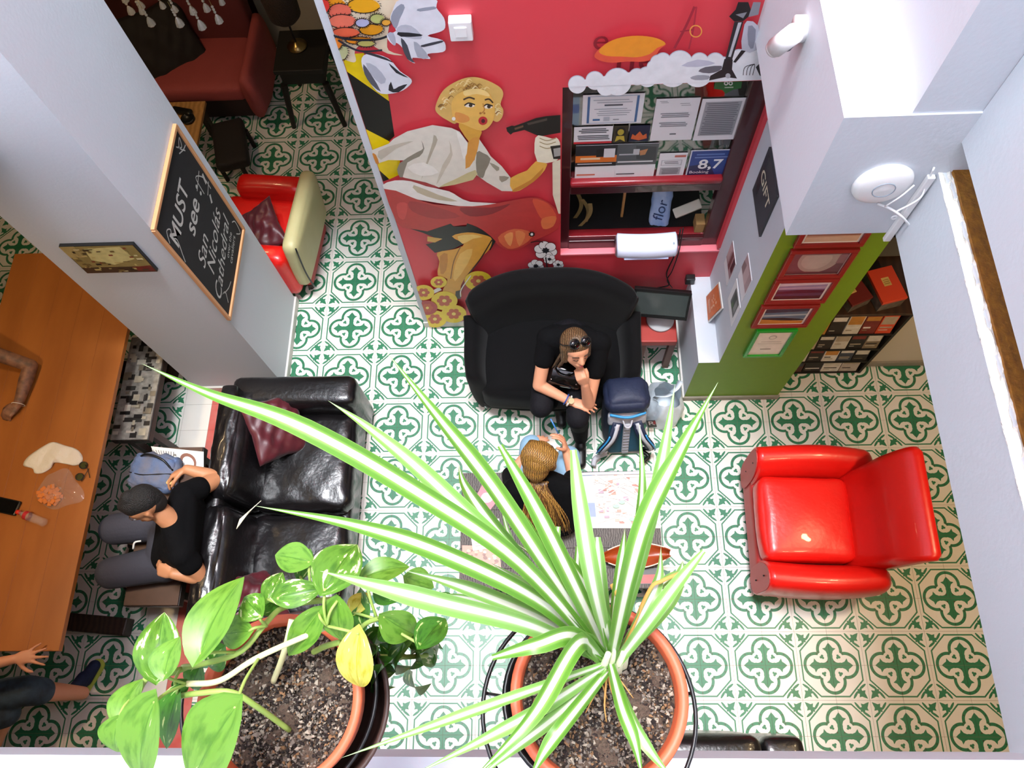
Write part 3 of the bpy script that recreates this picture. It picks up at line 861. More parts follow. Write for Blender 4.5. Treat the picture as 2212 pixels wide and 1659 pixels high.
wick = mat('wicker', '#3A2418', 0.8, noise=(60, 0.9), col2='#0A0605', bump=(90, 1.0))
obj('shade', bm_lathe([(0.085, 0.82), (0.12, 0.86), (0.13, 1.05), (0.125, 1.25), (0.11, 1.25), (0.118, 1.05), (0.108, 0.87), (0.085, 0.82)], 28, TM((-0.46, 1.80, 0.06))), wick, tl, True)
# ================================================================== people
def hull_prims(prims, name, vox=0.006, smooth_it=4, inflate=0.0):
    """prims: lists of (centre, radius); each list is the convex hull of its balls; all are fused into one continuous surface"""
    bm = bmesh.new()
    for balls in prims:
        b2 = bmesh.new()
        for c, r in balls:
            bmesh.ops.create_icosphere(b2, subdivisions=2 if r < 0.02 else 3, radius=r + inflate, matrix=TM(Vector(c)))
        res = bmesh.ops.convex_hull(b2, input=b2.verts)
        junk = [g for g in res['geom_interior'] if isinstance(g, bmesh.types.BMVert)] + [g for g in res['geom_unused'] if isinstance(g, bmesh.types.BMVert)]
        bmesh.ops.delete(b2, geom=list(set(junk)), context='VERTS')
        me = bpy.data.meshes.new('tmp'); b2.to_mesh(me); b2.free(); bm.from_mesh(me); bpy.data.meshes.remove(me)
    me = bpy.data.meshes.new(name); bm.to_mesh(me); bm.free()
    o = bpy.data.objects.new(name, me); COL.objects.link(o)
    md = o.modifiers.new('fuse', 'REMESH'); md.mode = 'VOXEL'; md.voxel_size = vox
    sm = o.modifiers.new('soften', 'SMOOTH'); sm.iterations = smooth_it; sm.factor = 0.5
    dg = bpy.context.evaluated_depsgraph_get()
    out = bpy.data.meshes.new_from_object(o.evaluated_get(dg))
    bpy.data.objects.remove(o, do_unlink=True); bpy.data.meshes.remove(me)
    out.name = name
    return out
def limb(*pr):
    return [[pr[i], pr[i + 1]] for i in range(len(pr) - 1)]
def hand_prims(w, fwd, nrm, s=1.0, curl=0.5, spread=0.12, thumb=1, thumb_out=0.7):
    """palm and five fingers; nrm points out of the palm; thumb=+1/-1 picks its side"""
    w = Vector(w); f = Vector(fwd).normalized(); n = Vector(nrm); n = (n - f * n.dot(f)).normalized(); sd = f.cross(n).normalized() * thumb
    P = []
    kn = []
    lens = [(0.040, 0.024, 0.020), (0.044, 0.028, 0.021), (0.041, 0.026, 0.020), (0.033, 0.020, 0.017)]
    base = w + f * 0.012 * s
    for i in range(4):
        o = (1.5 - i) * 0.0185 * s
        kn.append(base + f * (0.080 - 0.004 * abs(i - 1)) * s + sd * o)
    P.append([(w, 0.022 * s), (base + f * 0.03 * s + sd * 0.026 * s, 0.013 * s), (base + f * 0.03 * s - sd * 0.024 * s, 0.013 * s), (kn[0], 0.0105 * s), (kn[3], 0.0095 * s), (kn[1], 0.011 * s)])
    for i in range(4):
        d = (f + sd * (1.5 - i) * spread).normalized()
        p = kn[i]; r = (0.0104, 0.0107, 0.0102, 0.0092)[i] * s
        for j, L in enumerate(lens[i]):
            a = curl * (0.75, 1.0, 0.8)[j] * (1 + 0.08 * i)
            d = (d * math.cos(a) + n * math.sin(a)).normalized()
            n2 = (n * math.cos(a) - d * 0).normalized()
            q = p + d * L * s
            P.append([(p, r), (q, r * 0.9)]); p = q; r *= 0.9
    t0 = base + f * 0.018 * s + sd * 0.024 * s
    d = (f * (1 - 0.45 * thumb_out) + sd * thumb_out + n * 0.35).normalized()
    t1 = t0 + d * 0.036 * s
    d2 = (d + f * 0.45 + n * curl * 0.5).normalized(); t2 = t1 + d2 * 0.030 * s
    d3 = (d2 + f * 0.3 + n * curl * 0.5 - sd * 0.2).normalized(); t3 = t2 + d3 * 0.024 * s
    P += [[(t0, 0.014 * s), (t1, 0.0122 * s)], [(t1, 0.0122 * s), (t2, 0.0112 * s)], [(t2, 0.0112 * s), (t3, 0.0095 * s)]]
    return P
def head_prims(c, up, fwd, s=1.0):
    c = Vector(c); up = Vector(up).normalized(); f = Vector(fwd); f = (f - up * f.dot(up)).normalized(); sd = f.cross(up)
    at = lambda x, y, z: c + (sd * x + f * y + up * z) * s
    P = [[(at(0, -0.020, 0.030), 0.078 * s), (at(0, 0.022, 0.028), 0.068 * s)],
         [(at(0, 0.030, 0.02), 0.060 * s), (at(0, 0.052, -0.055), 0.036 * s), (at(0.028, 0.030, -0.035), 0.034 * s), (at(-0.028, 0.030, -0.035), 0.034 * s), (at(0, 0.062, -0.080), 0.020 * s)],
         [(at(0, 0.088, 0.006), 0.010 * s), (at(0, 0.102, -0.022), 0.0125 * s), (at(0.010, 0.092, -0.026), 0.009 * s), (at(-0.010, 0.092, -0.026), 0.009 * s)],
         [(at(0.018, 0.080, -0.048), 0.010 * s), (at(-0.018, 0.080, -0.048), 0.010 * s), (at(0, 0.088, -0.046), 0.010 * s)],
         [(at(0, 0.080, -0.062), 0.011 * s), (at(0.012, 0.077, -0.060), 0.009 * s), (at(-0.012, 0.077, -0.060), 0.009 * s)],
         [(at(0.035, 0.070, 0.022), 0.012 * s), (at(-0.035, 0.070, 0.022), 0.012 * s), (at(0, 0.078, 0.022), 0.013 * s)]]
    for q in (-1, 1):
        P.append([(at(q * 0.074, -0.005, 0.012), 0.010 * s), (at(q * 0.079, -0.016, 0.016), 0.009 * s), (at(q * 0.074, -0.006, -0.022), 0.008 * s)])
    return P, at
skin_a = mat('skin_light', '#D99A78', 0.5, noise=(20, 0.25), col2='#C47F62', subsurf=0.08)
skin_b = mat('skin_tan', '#C68A62', 0.5, noise=(20, 0.25), col2='#A86E4A', subsurf=0.08)
skin_t = mat('skin_tattooed', '#C08868', 0.5, noise=(24, 1.15), col2='#20242A', subsurf=0.05)
eye_w = mat('eye_white', '#EDE8E2', 0.3)
eye_d = mat('eye_dark', '#2A1A12', 0.25)
lip_m = mat('lips', '#B4555A', 0.45)
brow_m = mat('brow', '#3A281C', 0.8)
black_tee = mat('black_cotton', '#08080A', 0.9, spec=0.15, bump=(50, 0.2))
black_trouser = mat('black_trousers', '#131217', 0.8, spec=0.2, bump=(70, 0.25))
blue_jean = mat('pale_blue_jeans', '#8FB4CE', 0.85, noise=(40, 0.5), col2='#7398B4')
grey_short = mat('charcoal_shorts', '#3C3D48', 0.85, bump=(60, 0.2))
rubber_shoe = mat('black_shoe', '#141214', 0.45)
def face_parts(at, parent, brow=brow_m, lowered=False):
    for q in (-1, 1):
        if lowered:
            obj('eyelash', bm_tube([at(q * 0.018, 0.0855, 0.000), at(q * 0.032, 0.0875, -0.004), at(q * 0.047, 0.0800, 0.000)], 0.0022, 6, 8), brow, parent, True)
            obj('eyebrow', bm_tube([at(q * 0.016, 0.0895, 0.020), at(q * 0.034, 0.0875, 0.025), at(q * 0.052, 0.077, 0.020)], 0.0030, 6, 8), brow, parent, True)
            continue
        e = obj('eye', bm_sphere(at(q * 0.032, 0.0785, 0.004), 0.0095, 2), eye_w, parent, True)
        obj('iris', bm_sphere(at(q * 0.031, 0.0845, 0.002), 0.0055, 1), eye_d, e, True)
        obj('eyebrow', bm_tube([at(q * 0.016, 0.091, 0.024), at(q * 0.034, 0.089, 0.030), at(q * 0.052, 0.078, 0.024)], 0.0032, 6, 8), brow, parent, True)
    obj('lips', bm_sphere(at(0, 0.090, -0.053), 0.011, 2, scale=(1, 1, 1)), lip_m, parent, True)
def nails(): pass

# ---------------------------------------------------------------- woman in black on the loveseat, chin on her fist
wa = thing('person', 'woman in black leaning forward on the loveseat, chin on her fist', 'person', (1.62, -0.95, 0))
V3 = Vector
hd = V3((1.648, -1.095, 1.035))
up = V3((0.02, 0.30, 0.80)); fw = V3((0.22, -0.80, -0.35))
HP, AT = head_prims(hd, up, fw, 1.02)
neck = V3((1.64, -0.94, 0.93))
shL, shR = V3((1.485, -0.945, 0.885)), V3((1.805, -0.985, 0.885))
elL, wrL = V3((1.425, -1.165, 0.660)), V3((1.625, -1.262, 0.610))
elR, wrR = V3((1.735, -1.275, 0.615)), V3((1.705, -1.235, 0.835))
hipL, hipR = V3((1.52, -0.80, 0.53)), V3((1.74, -0.82, 0.53))
knL, knR = V3((1.435, -1.265, 0.545)), V3((1.665, -1.345, 0.540))
anL, anR = V3((1.55, -1.05, 0.10)), V3((1.70, -1.33, 0.10))
arms = limb((shL, 0.050), (elL, 0.041), (wrL, 0.027)) + limb((shR, 0.050), (elR, 0.040), (wrR, 0.026))
hands = hand_prims(wrL, V3((0.12, -0.035, 0.0)), V3((0, -0.1, -1)), 0.95, 0.28, 0.10, 1) + hand_prims(wrR, V3((-0.03, 0.005, 0.10)), V3((-0.25, 0.9, 0.2)), 0.92, 1.25, 0.02, -1, 0.4)
torso = [[(shL, 0.055), (shR, 0.055), (neck - V3((0, 0, 0.02)), 0.06)], [(shL, 0.06), (shR, 0.06), (V3((1.54, -0.93, 0.74)), 0.10), (V3((1.73, -0.945, 0.74)), 0.10)],
         [(V3((1.545, -0.92, 0.74)), 0.10), (V3((1.725, -0.935, 0.74)), 0.10), (V3((1.55, -0.82, 0.55)), 0.12), (V3((1.70, -0.83, 0.55)), 0.12)]]
legs = limb((hipL, 0.098), (knL, 0.066)) + limb((knL - V3((0, 0, .01)), 0.062), ((knL + anL) / 2 + V3((0, 0.02, 0)), 0.055), (anL, 0.04)) + limb((hipR, 0.098), (knR, 0.066)) + limb((knR - V3((0, 0, .01)), 0.062), ((knR + anR) / 2 + V3((0, 0.03, 0)), 0.055), (anR, 0.04))
nk = [[(neck - V3((0, 0, 0.03)), 0.052), (hd - V3((0, -0.02, 0.05)), 0.05)]]
obj('body', hull_prims(HP + nk + arms + hands + torso + legs, 'body', 0.0055), skin_a, wa, True)
sl = lambda a, b, t: a.lerp(b, t)
obj('shirt', hull_prims(torso + limb((shL, 0.055), (sl(shL, elL, 0.45), 0.053)) + limb((shR, 0.055), (sl(shR, elR, 0.45), 0.053)), 'shirt', 0.007, 5, 0.010), black_tee, wa, True)
obj('trousers', hull_prims(legs + [[(hipL, 0.10), (hipR, 0.10), (V3((1.63, -0.80, 0.60)), 0.11)]], 'trousers', 0.007, 5, 0.009), black_trouser, wa, True)
for a, d in ((anL, V3((0.02, -0.16, 0))), (anR, V3((0.0, -0.17, 0)))):
    hb = V3((a.x, a.y + 0.03, 0.045)); tb = hb + d * 1.15
    sh = obj('shoe', hull_prims([[(hb, 0.036), (hb + V3((0, 0, 0.05)), 0.036), (hb + d * 0.5 + V3((0, 0, 0.02)), 0.036)], [(hb + d * 0.4, 0.04), (tb - V3((0, 0, 0.008)), 0.034)]], 'shoe', 0.006, 3), rubber_shoe, wa, True)
face_parts(AT, wa, lowered=True)
hair_br = mat('brown_hair', '#3A2616', 0.45, wave=(30, 4, 0.8), col2='#7E6040', bump=(90, 0.5))
hp = [[(AT(0, -0.025, 0.040), 0.086), (AT(0, 0.006, 0.052), 0.078)], [(AT(0, -0.05, 0.0), 0.072), (AT(0, -0.06, -0.05), 0.062)], [(AT(0.05, -0.005, 0.03), 0.046), (AT(0.066, 0.004, -0.05), 0.026)], [(AT(-0.05, -0.005, 0.03), 0.046), (AT(-0.068, 0.004, -0.05), 0.028)]]
hr = obj('hair', hull_prims(hp, 'hair', 0.006, 3), hair_br, wa, True)
rnd = random.Random(5)
for k in range(16):
    q = -1 if k % 3 else 1
    x = q * rnd.uniform(0.045, 0.085)
    p0 = AT(x * 0.7, rnd.uniform(-0.05, 0.02), 0.06); p1 = AT(x * 1.05, rnd.uniform(-0.04, 0.02), -0.04)
    p2 = p1 + V3((-0.02 + q * -0.01, -0.01, -0.09)); p3 = p2 + V3((rnd.uniform(-0.03, 0.01), rnd.uniform(-0.02, 0.03), -0.07))
    obj('hair_lock', bm_tube([p0, p1, p2, p3], rnd.uniform(0.009, 0.014), 6, 12, taper=lambda f: 1 - 0.75 * f), hair_br, hr, True)
# things she wears and holds
gl = thing('sunglasses', 'black sunglasses pushed up on the hair of the woman in black', 'sunglasses', tuple(AT(0, 0.06, 0.10)))
dark_lens = mat('dark_lens', '#0A090C', 0.08, coat=0.5)
for q in (-1, 1):
    Mx = frame_of(AT(q * 0.034, 0.060, 0.106), AT(1, 0, 0) - AT(0, 0, 0), (AT(0, -0.62, 0.78) - AT(0, 0, 0)))
    obj('lens', bm_lathe([(0.0, 0.006), (0.018, 0.004), (0.029, -0.002), (0.029, -0.005), (0, -0.002)], 20, Mx @ Matrix.Diagonal((1, 0.82, 1, 1))), dark_lens, gl, True)
    obj('rim', bm_ring(Mx @ V3((0, 0, 0)), 0.0295, 0.0032, 24, 6, axis=(Mx @ V3((0, 0, 1)) - Mx @ V3((0, 0, 0)))), black_plastic, gl, True)
    obj('temple', bm_tube([AT(q * 0.063, 0.052, 0.100), AT(q * 0.082, 0.015, 0.075), AT(q * 0.088, -0.03, 0.045)], 0.0032, 6, 8), black_plastic, gl, True)
obj('bridge', bm_tube([AT(-0.008, 0.064, 0.110), AT(0, 0.066, 0.114), AT(0.008, 0.064, 0.110)], 0.003, 6, 6), black_plastic, gl, True)
wt = thing('wristwatch', 'pale wristwatch on the forearm of the woman in black', 'watch', tuple(wrL))
ax_ = (wrL - elL).normalized()
wc = wrL - ax_ * 0.012
obj('strap', bm_ring(wc, 0.0325, 0.0065, 28, 6, axis=ax_), mat('white_strap', '#E4DFD2', 0.5), wt, True)
top = wc + V3((0.01, -0.012, 0.032))
obj('dial', bm_cyl(top, top + V3((0.002, -0.004, 0.009)), 0.021, 0.019, 24), mat('gold_dial', '#D8CBA0', 0.3, 0.6), wt)
bl = thing('bracelet', 'blue bracelet beside the watch of the woman in black', 'bracelet', tuple(wrL))
obj('band', bm_ring(wc - ax_ * 0.022, 0.0345, 0.0045, 28, 6, axis=ax_), mat('blue_band', '#2C4C9A', 0.5), bl, True)
hb_ = thing('handbag', 'shiny black handbag with studs on the lap of the woman in black', 'bag', (1.60, -1.09, 0.6))
HB = TM((1.595, -1.10, 0.655)) @ Euler((math.radians(35), 0, math.radians(-14))).to_matrix().to_4x4()
obj('body', bm_soft(0.12, 0.075, 0.05, 0.03, puff=(0, 0, 0.015), n=12, M=HB, noise=0.002), mat('patent_leather', '#0A0A0C', 0.12, coat=0.6), hb_, True)
for k in range(5):
    obj('stud', bm_sphere(HB @ V3((-0.08 + 0.04 * k, -0.03, 0.055)), 0.006, 1), chrome, hb_, True)
obj('handle', bm_tube([HB @ V3((-0.07, 0.05, 0.05)), HB @ V3((-0.03, 0.02, 0.085)), HB @ V3((0.03, 0.02, 0.085)), HB @ V3((0.07, 0.05, 0.05))], 0.008, 8, 14), MATS['patent_leather'], hb_, True)

# ---------------------------------------------------------------- fair-haired woman seen from behind, sitting on the coffee table edge
wb = thing('person', 'fair-haired woman in pale jeans seen from behind at the coffee table', 'person', (1.45, -1.85, 0))
hd2 = V3((1.432, -1.735, 0.93))
up2 = V3((-0.10, 0.10, 0.95)); fw2 = V3((0.45, 0.80, -0.35))
HP2, AT2 = head_prims(hd2, up2, fw2, 1.02)
nk2 = V3((1.425, -1.80, 0.80))
sL, sR = V3((1.27, -1.86, 0.75)), V3((1.60, -1.86, 0.75))
eL, wL = V3((1.24, -1.72, 0.56)), V3((1.36, -1.56, 0.56))
eR, wR = V3((1.625, -1.735, 0.60)), V3((1.585, -1.60, 0.66))
hL2, hR2 = V3((1.36, -1.97, 0.53)), V3((1.56, -1.97, 0.53))
kL2, kR2 = V3((1.372, -1.525, 0.52)), V3((1.603, -1.60, 0.52))
aL2, aR2 = V3((1.36, -1.50, 0.09)), V3((1.58, -1.56, 0.09))
tor2 = [[(sL, 0.05), (sR, 0.05), (nk2, 0.055)], [(sL, 0.055), (sR, 0.055), (V3((1.34, -1.92, 0.62)), 0.095), (V3((1.54, -1.92, 0.62)), 0.095)], [(V3((1.34, -1.92, 0.63)), 0.095), (V3((1.54, -1.92, 0.63)), 0.095), (V3((1.37, -1.98, 0.53)), 0.105), (V3((1.55, -1.98, 0.53)), 0.105)]]
ar2 = limb((sL, 0.048), (eL, 0.038), (wL, 0.026)) + limb((sR, 0.048), (eR, 0.038), (wR, 0.026))
ha2 = hand_prims(wL, V3((0.1, 0.1, 0)), V3((0, 0, -1)), 0.92, 0.5, 0.08, -1) + hand_prims(wR, V3((-0.02, 0.06, 0.08)), V3((-0.8, 0.1, 0.1)), 0.95, 0.75, 0.1, 1, 0.9)
lg2 = limb((hL2, 0.095), (kL2, 0.068)) + limb((kL2, 0.064), ((kL2 + aL2) / 2, 0.054), (aL2, 0.04)) + limb((hR2, 0.095), (kR2, 0.068)) + limb((kR2, 0.064), ((kR2 + aR2) / 2, 0.054), (aR2, 0.04))
obj('body', hull_prims(HP2 + [[(nk2, 0.05), (hd2 - V3((0, 0, 0.04)), 0.048)]] + ar2 + ha2 + tor2 + lg2, 'body', 0.0055), skin_a, wb, True)
obj('top', hull_prims(tor2 + limb((sL, 0.05), (eL, 0.043)) + limb((sR, 0.05), (sl(sR, eR, 0.7), 0.046)), 'top', 0.007, 5, 0.010), black_tee, wb, True)
obj('jeans', hull_prims(lg2 + [[(hL2, 0.10), (hR2, 0.10)]], 'jeans', 0.007, 5, 0.008), blue_jean, wb, True)
for a in (aL2, aR2):
    hb = V3((a.x, a.y, 0.045)); tb = hb + V3((0.0, 0.16, 0))
    obj('shoe', hull_prims([[(hb, 0.036), (hb + V3((0, 0, 0.04)), 0.036), (hb + V3((0, 0.09, 0.02)), 0.034)], [(hb + V3((0, 0.06, 0)), 0.038), (tb, 0.032)]], 'shoe', 0.006, 3), mat('grey_trainer', '#6A6E74', 0.7), wb, True)
face_parts(AT2, wb)
hair_bl = mat('blonde_hair', '#B4863E', 0.42, wave=(32, 4, 0.95), col2='#4A2E14', bump=(90, 0.5))
hr2 = obj('hair', hull_prims([[(AT2(0, -0.022, 0.040), 0.090), (AT2(0, 0.012, 0.048), 0.080)], [(AT2(0, -0.055, 0.0), 0.078), (AT2(0, -0.065, -0.04), 0.06)], [(AT2(0.05, 0, 0.03), 0.048), (AT2(0.068, 0, -0.03), 0.028)], [(AT2(-0.05, 0, 0.03), 0.048), (AT2(-0.068, 0, -0.03), 0.028)]], 'hair', 0.006, 3), hair_bl, wb, True)
hair_bd = mat('dark_blonde_ends', '#6E4A26', 0.4, wave=(45, 3, 0.9), col2='#2E1B0E')
rnd = random.Random(9)
tie = AT2(-0.03, -0.10, 0.035)
for k in range(26):
    a = math.pi * (k + 0.5) / 26
    rr = 0.088
    p0 = AT2(0.0 + rr * 0.95 * math.cos(a), 0.055, 0.045 + rr * 0.75 * math.sin(a))
    p1 = AT2(rr * 1.06 * math.cos(a), -0.03, 0.045 + rr * 1.06 * math.sin(a))
    obj('hair_lock', bm_tube([p0, p1, tie.lerp(p1, 0.35) + (tie.lerp(p1, 0.5) - hd2).normalized() * 0.012, tie], 0.010, 6, 10, taper=lambda f: 1.05 - 0.5 * f), hair_bl, hr2, True)
for k in range(80):
    t = k / 79
    x = -0.10 + 0.30 * t + rnd.uniform(-0.012, 0.012)
    p0 = nk2 + V3((rnd.uniform(-0.05, 0.05), -0.045, 0.06)); p1 = V3((1.40 + x * 0.55, -1.93 - rnd.uniform(0, 0.015), 0.80)); p2 = V3((1.40 + x * 0.9, -2.02 - rnd.uniform(0, 0.02), 0.69)); p3 = V3((1.40 + x * 1.05 + rnd.uniform(-0.02, 0.02), -2.075 - rnd.uniform(0, 0.02), 0.58 + rnd.uniform(-0.05, 0.07)))
    obj('hair_lock', bm_tube([p0, p1, p2, p3], rnd.uniform(0.0045, 0.009), 6, 12, taper=lambda f: 1.0 - 0.7 * f), hair_bd if k % 2 else hair_bl, hr2, True)
pn = thing('pen', 'thin blue pen held by the fair-haired woman', 'pen', tuple(wR + V3((-0.03, 0.09, 0.1))))
pc = wR + V3((-0.045, 0.085, 0.075))
obj('barrel', bm_cyl(pc, pc + V3((-0.045, 0.07, 0.07)), 0.0045, n=10), mat('blue_pen', '#3A78C0', 0.3), pn, True)
obj('tip', bm_cyl(pc, pc + V3((0.006, -0.01, -0.01)), 0.0045, 0.001, 10), chrome, pn, True)

# ---------------------------------------------------------------- man in a black shirt behind the leather sofa
mn = thing('person', 'dark-haired man in a black shirt eating on the bench behind the sofa', 'person', (-0.85, -2.1, 0))
hd3 = V3((-0.715, -2.025, 1.13))
up3 = V3((-0.38, 0.12, 0.85)); fw3 = V3((-0.75, -0.55, -0.45))
HP3, AT3 = head_prims(hd3, up3, fw3, 1.06)
nk3 = V3((-0.63, -2.085, 0.985))
sU, sN = V3((-0.615, -1.915, 0.92)), V3((-0.575, -2.255, 0.92))
eU, wU = at_z(474, 1034, 0.76), at_z(404, 1014, 0.82)
eN, wN = at_z(436, 1246, 0.77), at_z(376, 1240, 0.83)
hU, hN = V3((-0.85, -1.99, 0.55)), V3((-0.85, -2.24, 0.55))
kU, kN = V3((-1.205, -2.035, 0.56)), V3((-1.17, -2.30, 0.56))
aU, aN = V3((-1.20, -2.03, 0.10)), V3((-1.18, -2.30, 0.10))
tor3 = [[(sU, 0.06), (sN, 0.06), (nk3 - V3((0, 0, 0.02)), 0.065)], [(sU, 0.065), (sN, 0.065), (V3((-0.67, -1.99, 0.76)), 0.115), (V3((-0.66, -2.19, 0.76)), 0.115)], [(V3((-0.68, -1.99, 0.76)), 0.115), (V3((-0.67, -2.19, 0.76)), 0.115), (V3((-0.80, -2.02, 0.57)), 0.12), (V3((-0.80, -2.20, 0.57)), 0.12)]]
ar3 = limb((sU, 0.058), (sl(sU, eU, 0.6), 0.053), (eU, 0.044), (sl(eU, wU, 0.3), 0.046), (wU, 0.030)) + limb((sN, 0.058), (sl(sN, eN, 0.6), 0.053), (eN, 0.044), (sl(eN, wN, 0.3), 0.046), (wN, 0.030))
ha3 = hand_prims(wU, V3((-0.1, -0.03, -0.02)), V3((0.1, -0.6, -0.6)), 1.05, 0.85, 0.06, 1, 0.6) + hand_prims(wN, V3((-0.1, 0.03, 0.0)), V3((0, 0.3, -0.8)), 1.05, 0.95, 0.05, -1, 0.7)
lg3 = limb((hU, 0.10), (kU, 0.075)) + limb((kU, 0.066), ((kU + aU) / 2 + V3((0.02, 0, 0)), 0.058), (aU, 0.042)) + limb((hN, 0.10), (kN, 0.075)) + limb((kN, 0.066), ((kN + aN) / 2 + V3((0.02, 0, 0)), 0.058), (aN, 0.042))
obj('body', hull_prims(HP3 + [[(nk3, 0.06), (hd3 - V3((-0.02, 0, 0.05)), 0.056)]] + ar3 + ha3 + tor3 + lg3, 'body', 0.006), skin_b, mn, True)
obj('shirt', hull_prims(tor3 + limb((sU, 0.062), (sl(sU, eU, 0.38), 0.060)) + limb((sN, 0.062), (sl(sN, eN, 0.38), 0.060)), 'shirt', 0.007, 5, 0.010), black_tee, mn, True)
obj('shorts', hull_prims(limb((hU, 0.105), (sl(hU, kU, 0.97), 0.088)) + limb((hN, 0.105), (sl(hN, kN, 0.97), 0.088)) + [[(hU, 0.11), (hN, 0.11), (V3((-0.82, -2.11, 0.60)), 0.115)]], 'shorts', 0.007, 5, 0.008), grey_short, mn, True)
obj('drawstring', bm_tube([V3((-0.955, -2.13, 0.675)), V3((-0.99, -2.14, 0.68)), V3((-1.0, -2.175, 0.665))], 0.006, 6, 8), mat('white_cord', '#E8E6E0', 0.6), mn, True)
for a in (aU, aN):
    hb = V3((a.x + 0.02, a.y, 0.045)); tb = hb + V3((-0.17, 0, 0))
    obj('shoe', hull_prims([[(hb, 0.04), (hb + V3((0, 0, 0.04)), 0.04), (hb + V3((-0.09, 0, 0.02)), 0.038)], [(hb + V3((-0.06, 0, 0)), 0.042), (tb, 0.035)]], 'shoe', 0.006, 3), rubber_shoe, mn, True)
face_parts(AT3, mn)
hair_bk = mat('black_hair', '#0D0B0B', 0.6, wave=(60, 3, 0.5), col2='#1E1A18', bump=(180, 0.8))
obj('hair', hull_prims([[(AT3(0, -0.028, 0.046), 0.083), (AT3(0, 0.020, 0.064), 0.070)], [(AT3(0, 0.055, 0.088), 0.036), (AT3(0, 0.0, 0.11), 0.042)], [(AT3(0, -0.045, 0.02), 0.066), (AT3(0, -0.03, 0.05), 0.078)]], 'hair', 0.006, 3), hair_bk, mn, True)
obj('hair_fade', hull_prims([[(AT3(0, -0.036, 0.005), 0.070), (AT3(0, -0.040, -0.03), 0.054)]], 'hair_fade', 0.006, 3), mat('cropped_hair', '#1C1512', 0.8), mn, True)
tag(obj('bread_piece', hull_prims([[(wU + V3((-0.105, -0.055, -0.03)), 0.014), (wU + V3((-0.085, -0.075, -0.035)), 0.012), (wU + V3((-0.115, -0.075, -0.02)), 0.010)]], 'bread_piece', 0.004, 1), mat('bread', '#E2B878', 0.8, bump=(90, 0.8)), None, True), 'small piece of bread in the fingers of the man in black', 'bread')

# ---------------------------------------------------------------- tattooed person at the long table, only the forearm in view
tp = thing('person', 'tattooed person whose bent arm rests on the long table', 'person', (-2.75, -0.95, 0))
sT, eT, wT = V3((-2.42, -0.86, 1.02)), at_z(66, 790, 0.80), at_z(40, 872, 0.79)
hd4 = V3((-2.62, -1.02, 1.22)); HP4, AT4 = head_prims(hd4, (0, 0, 1), (1, 0, -0.2), 1.05)
tor4 = [[(sT, 0.06), (V3((-2.5, -1.22, 1.02)), 0.06), (V3((-2.6, -1.04, 1.06)), 0.06)], [(sT, 0.06), (V3((-2.5, -1.22, 1.02)), 0.06), (V3((-2.6, -0.95, 0.55)), 0.12), (V3((-2.6, -1.13, 0.55)), 0.12)]]
oth = V3((-2.5, -1.22, 1.02)); oe = V3((-2.35, -1.32, 0.82)); ow = V3((-2.27, -1.12, 0.80))
leg4 = limb((V3((-2.6, -0.93, 0.53)), 0.1), (V3((-2.42, -0.93, 0.52)), 0.075), (V3((-2.45, -0.93, 0.09)), 0.045)) + limb((V3((-2.6, -1.15, 0.53)), 0.1), (V3((-2.42, -1.15, 0.52)), 0.075), (V3((-2.45, -1.15, 0.09)), 0.045))
obj('body', hull_prims(HP4 + [[(V3((-2.6, -1.04, 1.06)), 0.055), (hd4 - V3((0, 0, 0.05)), 0.05)]] + tor4 + limb((sT, 0.055), (eT, 0.042), (sl(eT, wT, .35), 0.043), (wT, 0.028)) + hand_prims(wT, V3((-0.07, -0.08, 0)), V3((-0.3, -0.1, -0.9)), 1.0, 0.9, 0.05, -1, 0.5) + limb((oth, 0.055), (oe, 0.042), (ow, 0.028)) + hand_prims(ow, V3((0.05, 0.1, 0)), V3((0, 0, -1)), 1.0, 0.5) + leg4, 'body', 0.006), skin_t, tp, True)
obj('shirt', hull_prims(tor4, 'shirt', 0.008, 4, 0.01), black_tee, tp, True)
obj('trousers', hull_prims(leg4, 'trousers', 0.008, 4, 0.008), grey_short, tp, True)
obj('hair', hull_prims([[(AT4(0, -0.02, 0.05), 0.084), (AT4(0, 0.02, 0.06), 0.07)]], 'hair', 0.007, 3), hair_bk, tp, True)
face_parts(AT4, tp)
obj('bracelet', bm_ring(wT + (wT - eT).normalized() * 0.005, 0.037, 0.002, 26, 6, axis=(wT - eT)), mat('white_cord', '#E8E6E0'), tp, True)

# ---------------------------------------------------------------- child at the bottom left: open hand, patterned shorts, blue trainer
cp = thing('person', 'person in patterned shorts and a blue trainer at the bottom left corner', 'person', (-2.3, -2.95, 0))
wC = at_z(30, 1424, 0.80); eC = at_z(-60, 1445, 0.82); sC = V3((-2.12, -2.95, 1.02))
hd5 = V3((-2.3, -3.05, 1.24)); HP5, AT5 = head_prims(hd5, (0, 0, 1), (0.8, 0.5, -0.2), 1.0)
hipC = V3((-2.2, -3.06, 0.52)); kC = at_z(55, 1492, 0.46); aC = at_z(178, 1497, 0.13)
hipD = V3((-2.2, -3.2, 0.50)); kD = at_z(10, 1540, 0.42); aD = V3((-2.0, -3.42, 0.1))
tor5 = [[(sC, 0.05), (V3((-2.32, -3.2, 1.02)), 0.05), (V3((-2.28, -3.08, 1.06)), 0.05)], [(sC, 0.055), (V3((-2.32, -3.2, 1.02)), 0.055), (V3((-2.2, -3.04, 0.55)), 0.11), (V3((-2.26, -3.18, 0.55)), 0.11)]]
lg5 = limb((hipC, 0.095), (kC, 0.070)) + limb((kC, 0.064), (sl(kC, aC, 0.4), 0.057), (aC, 0.040)) + limb((hipD, 0.095), (kD, 0.068)) + limb((kD, 0.06), (aD, 0.04))
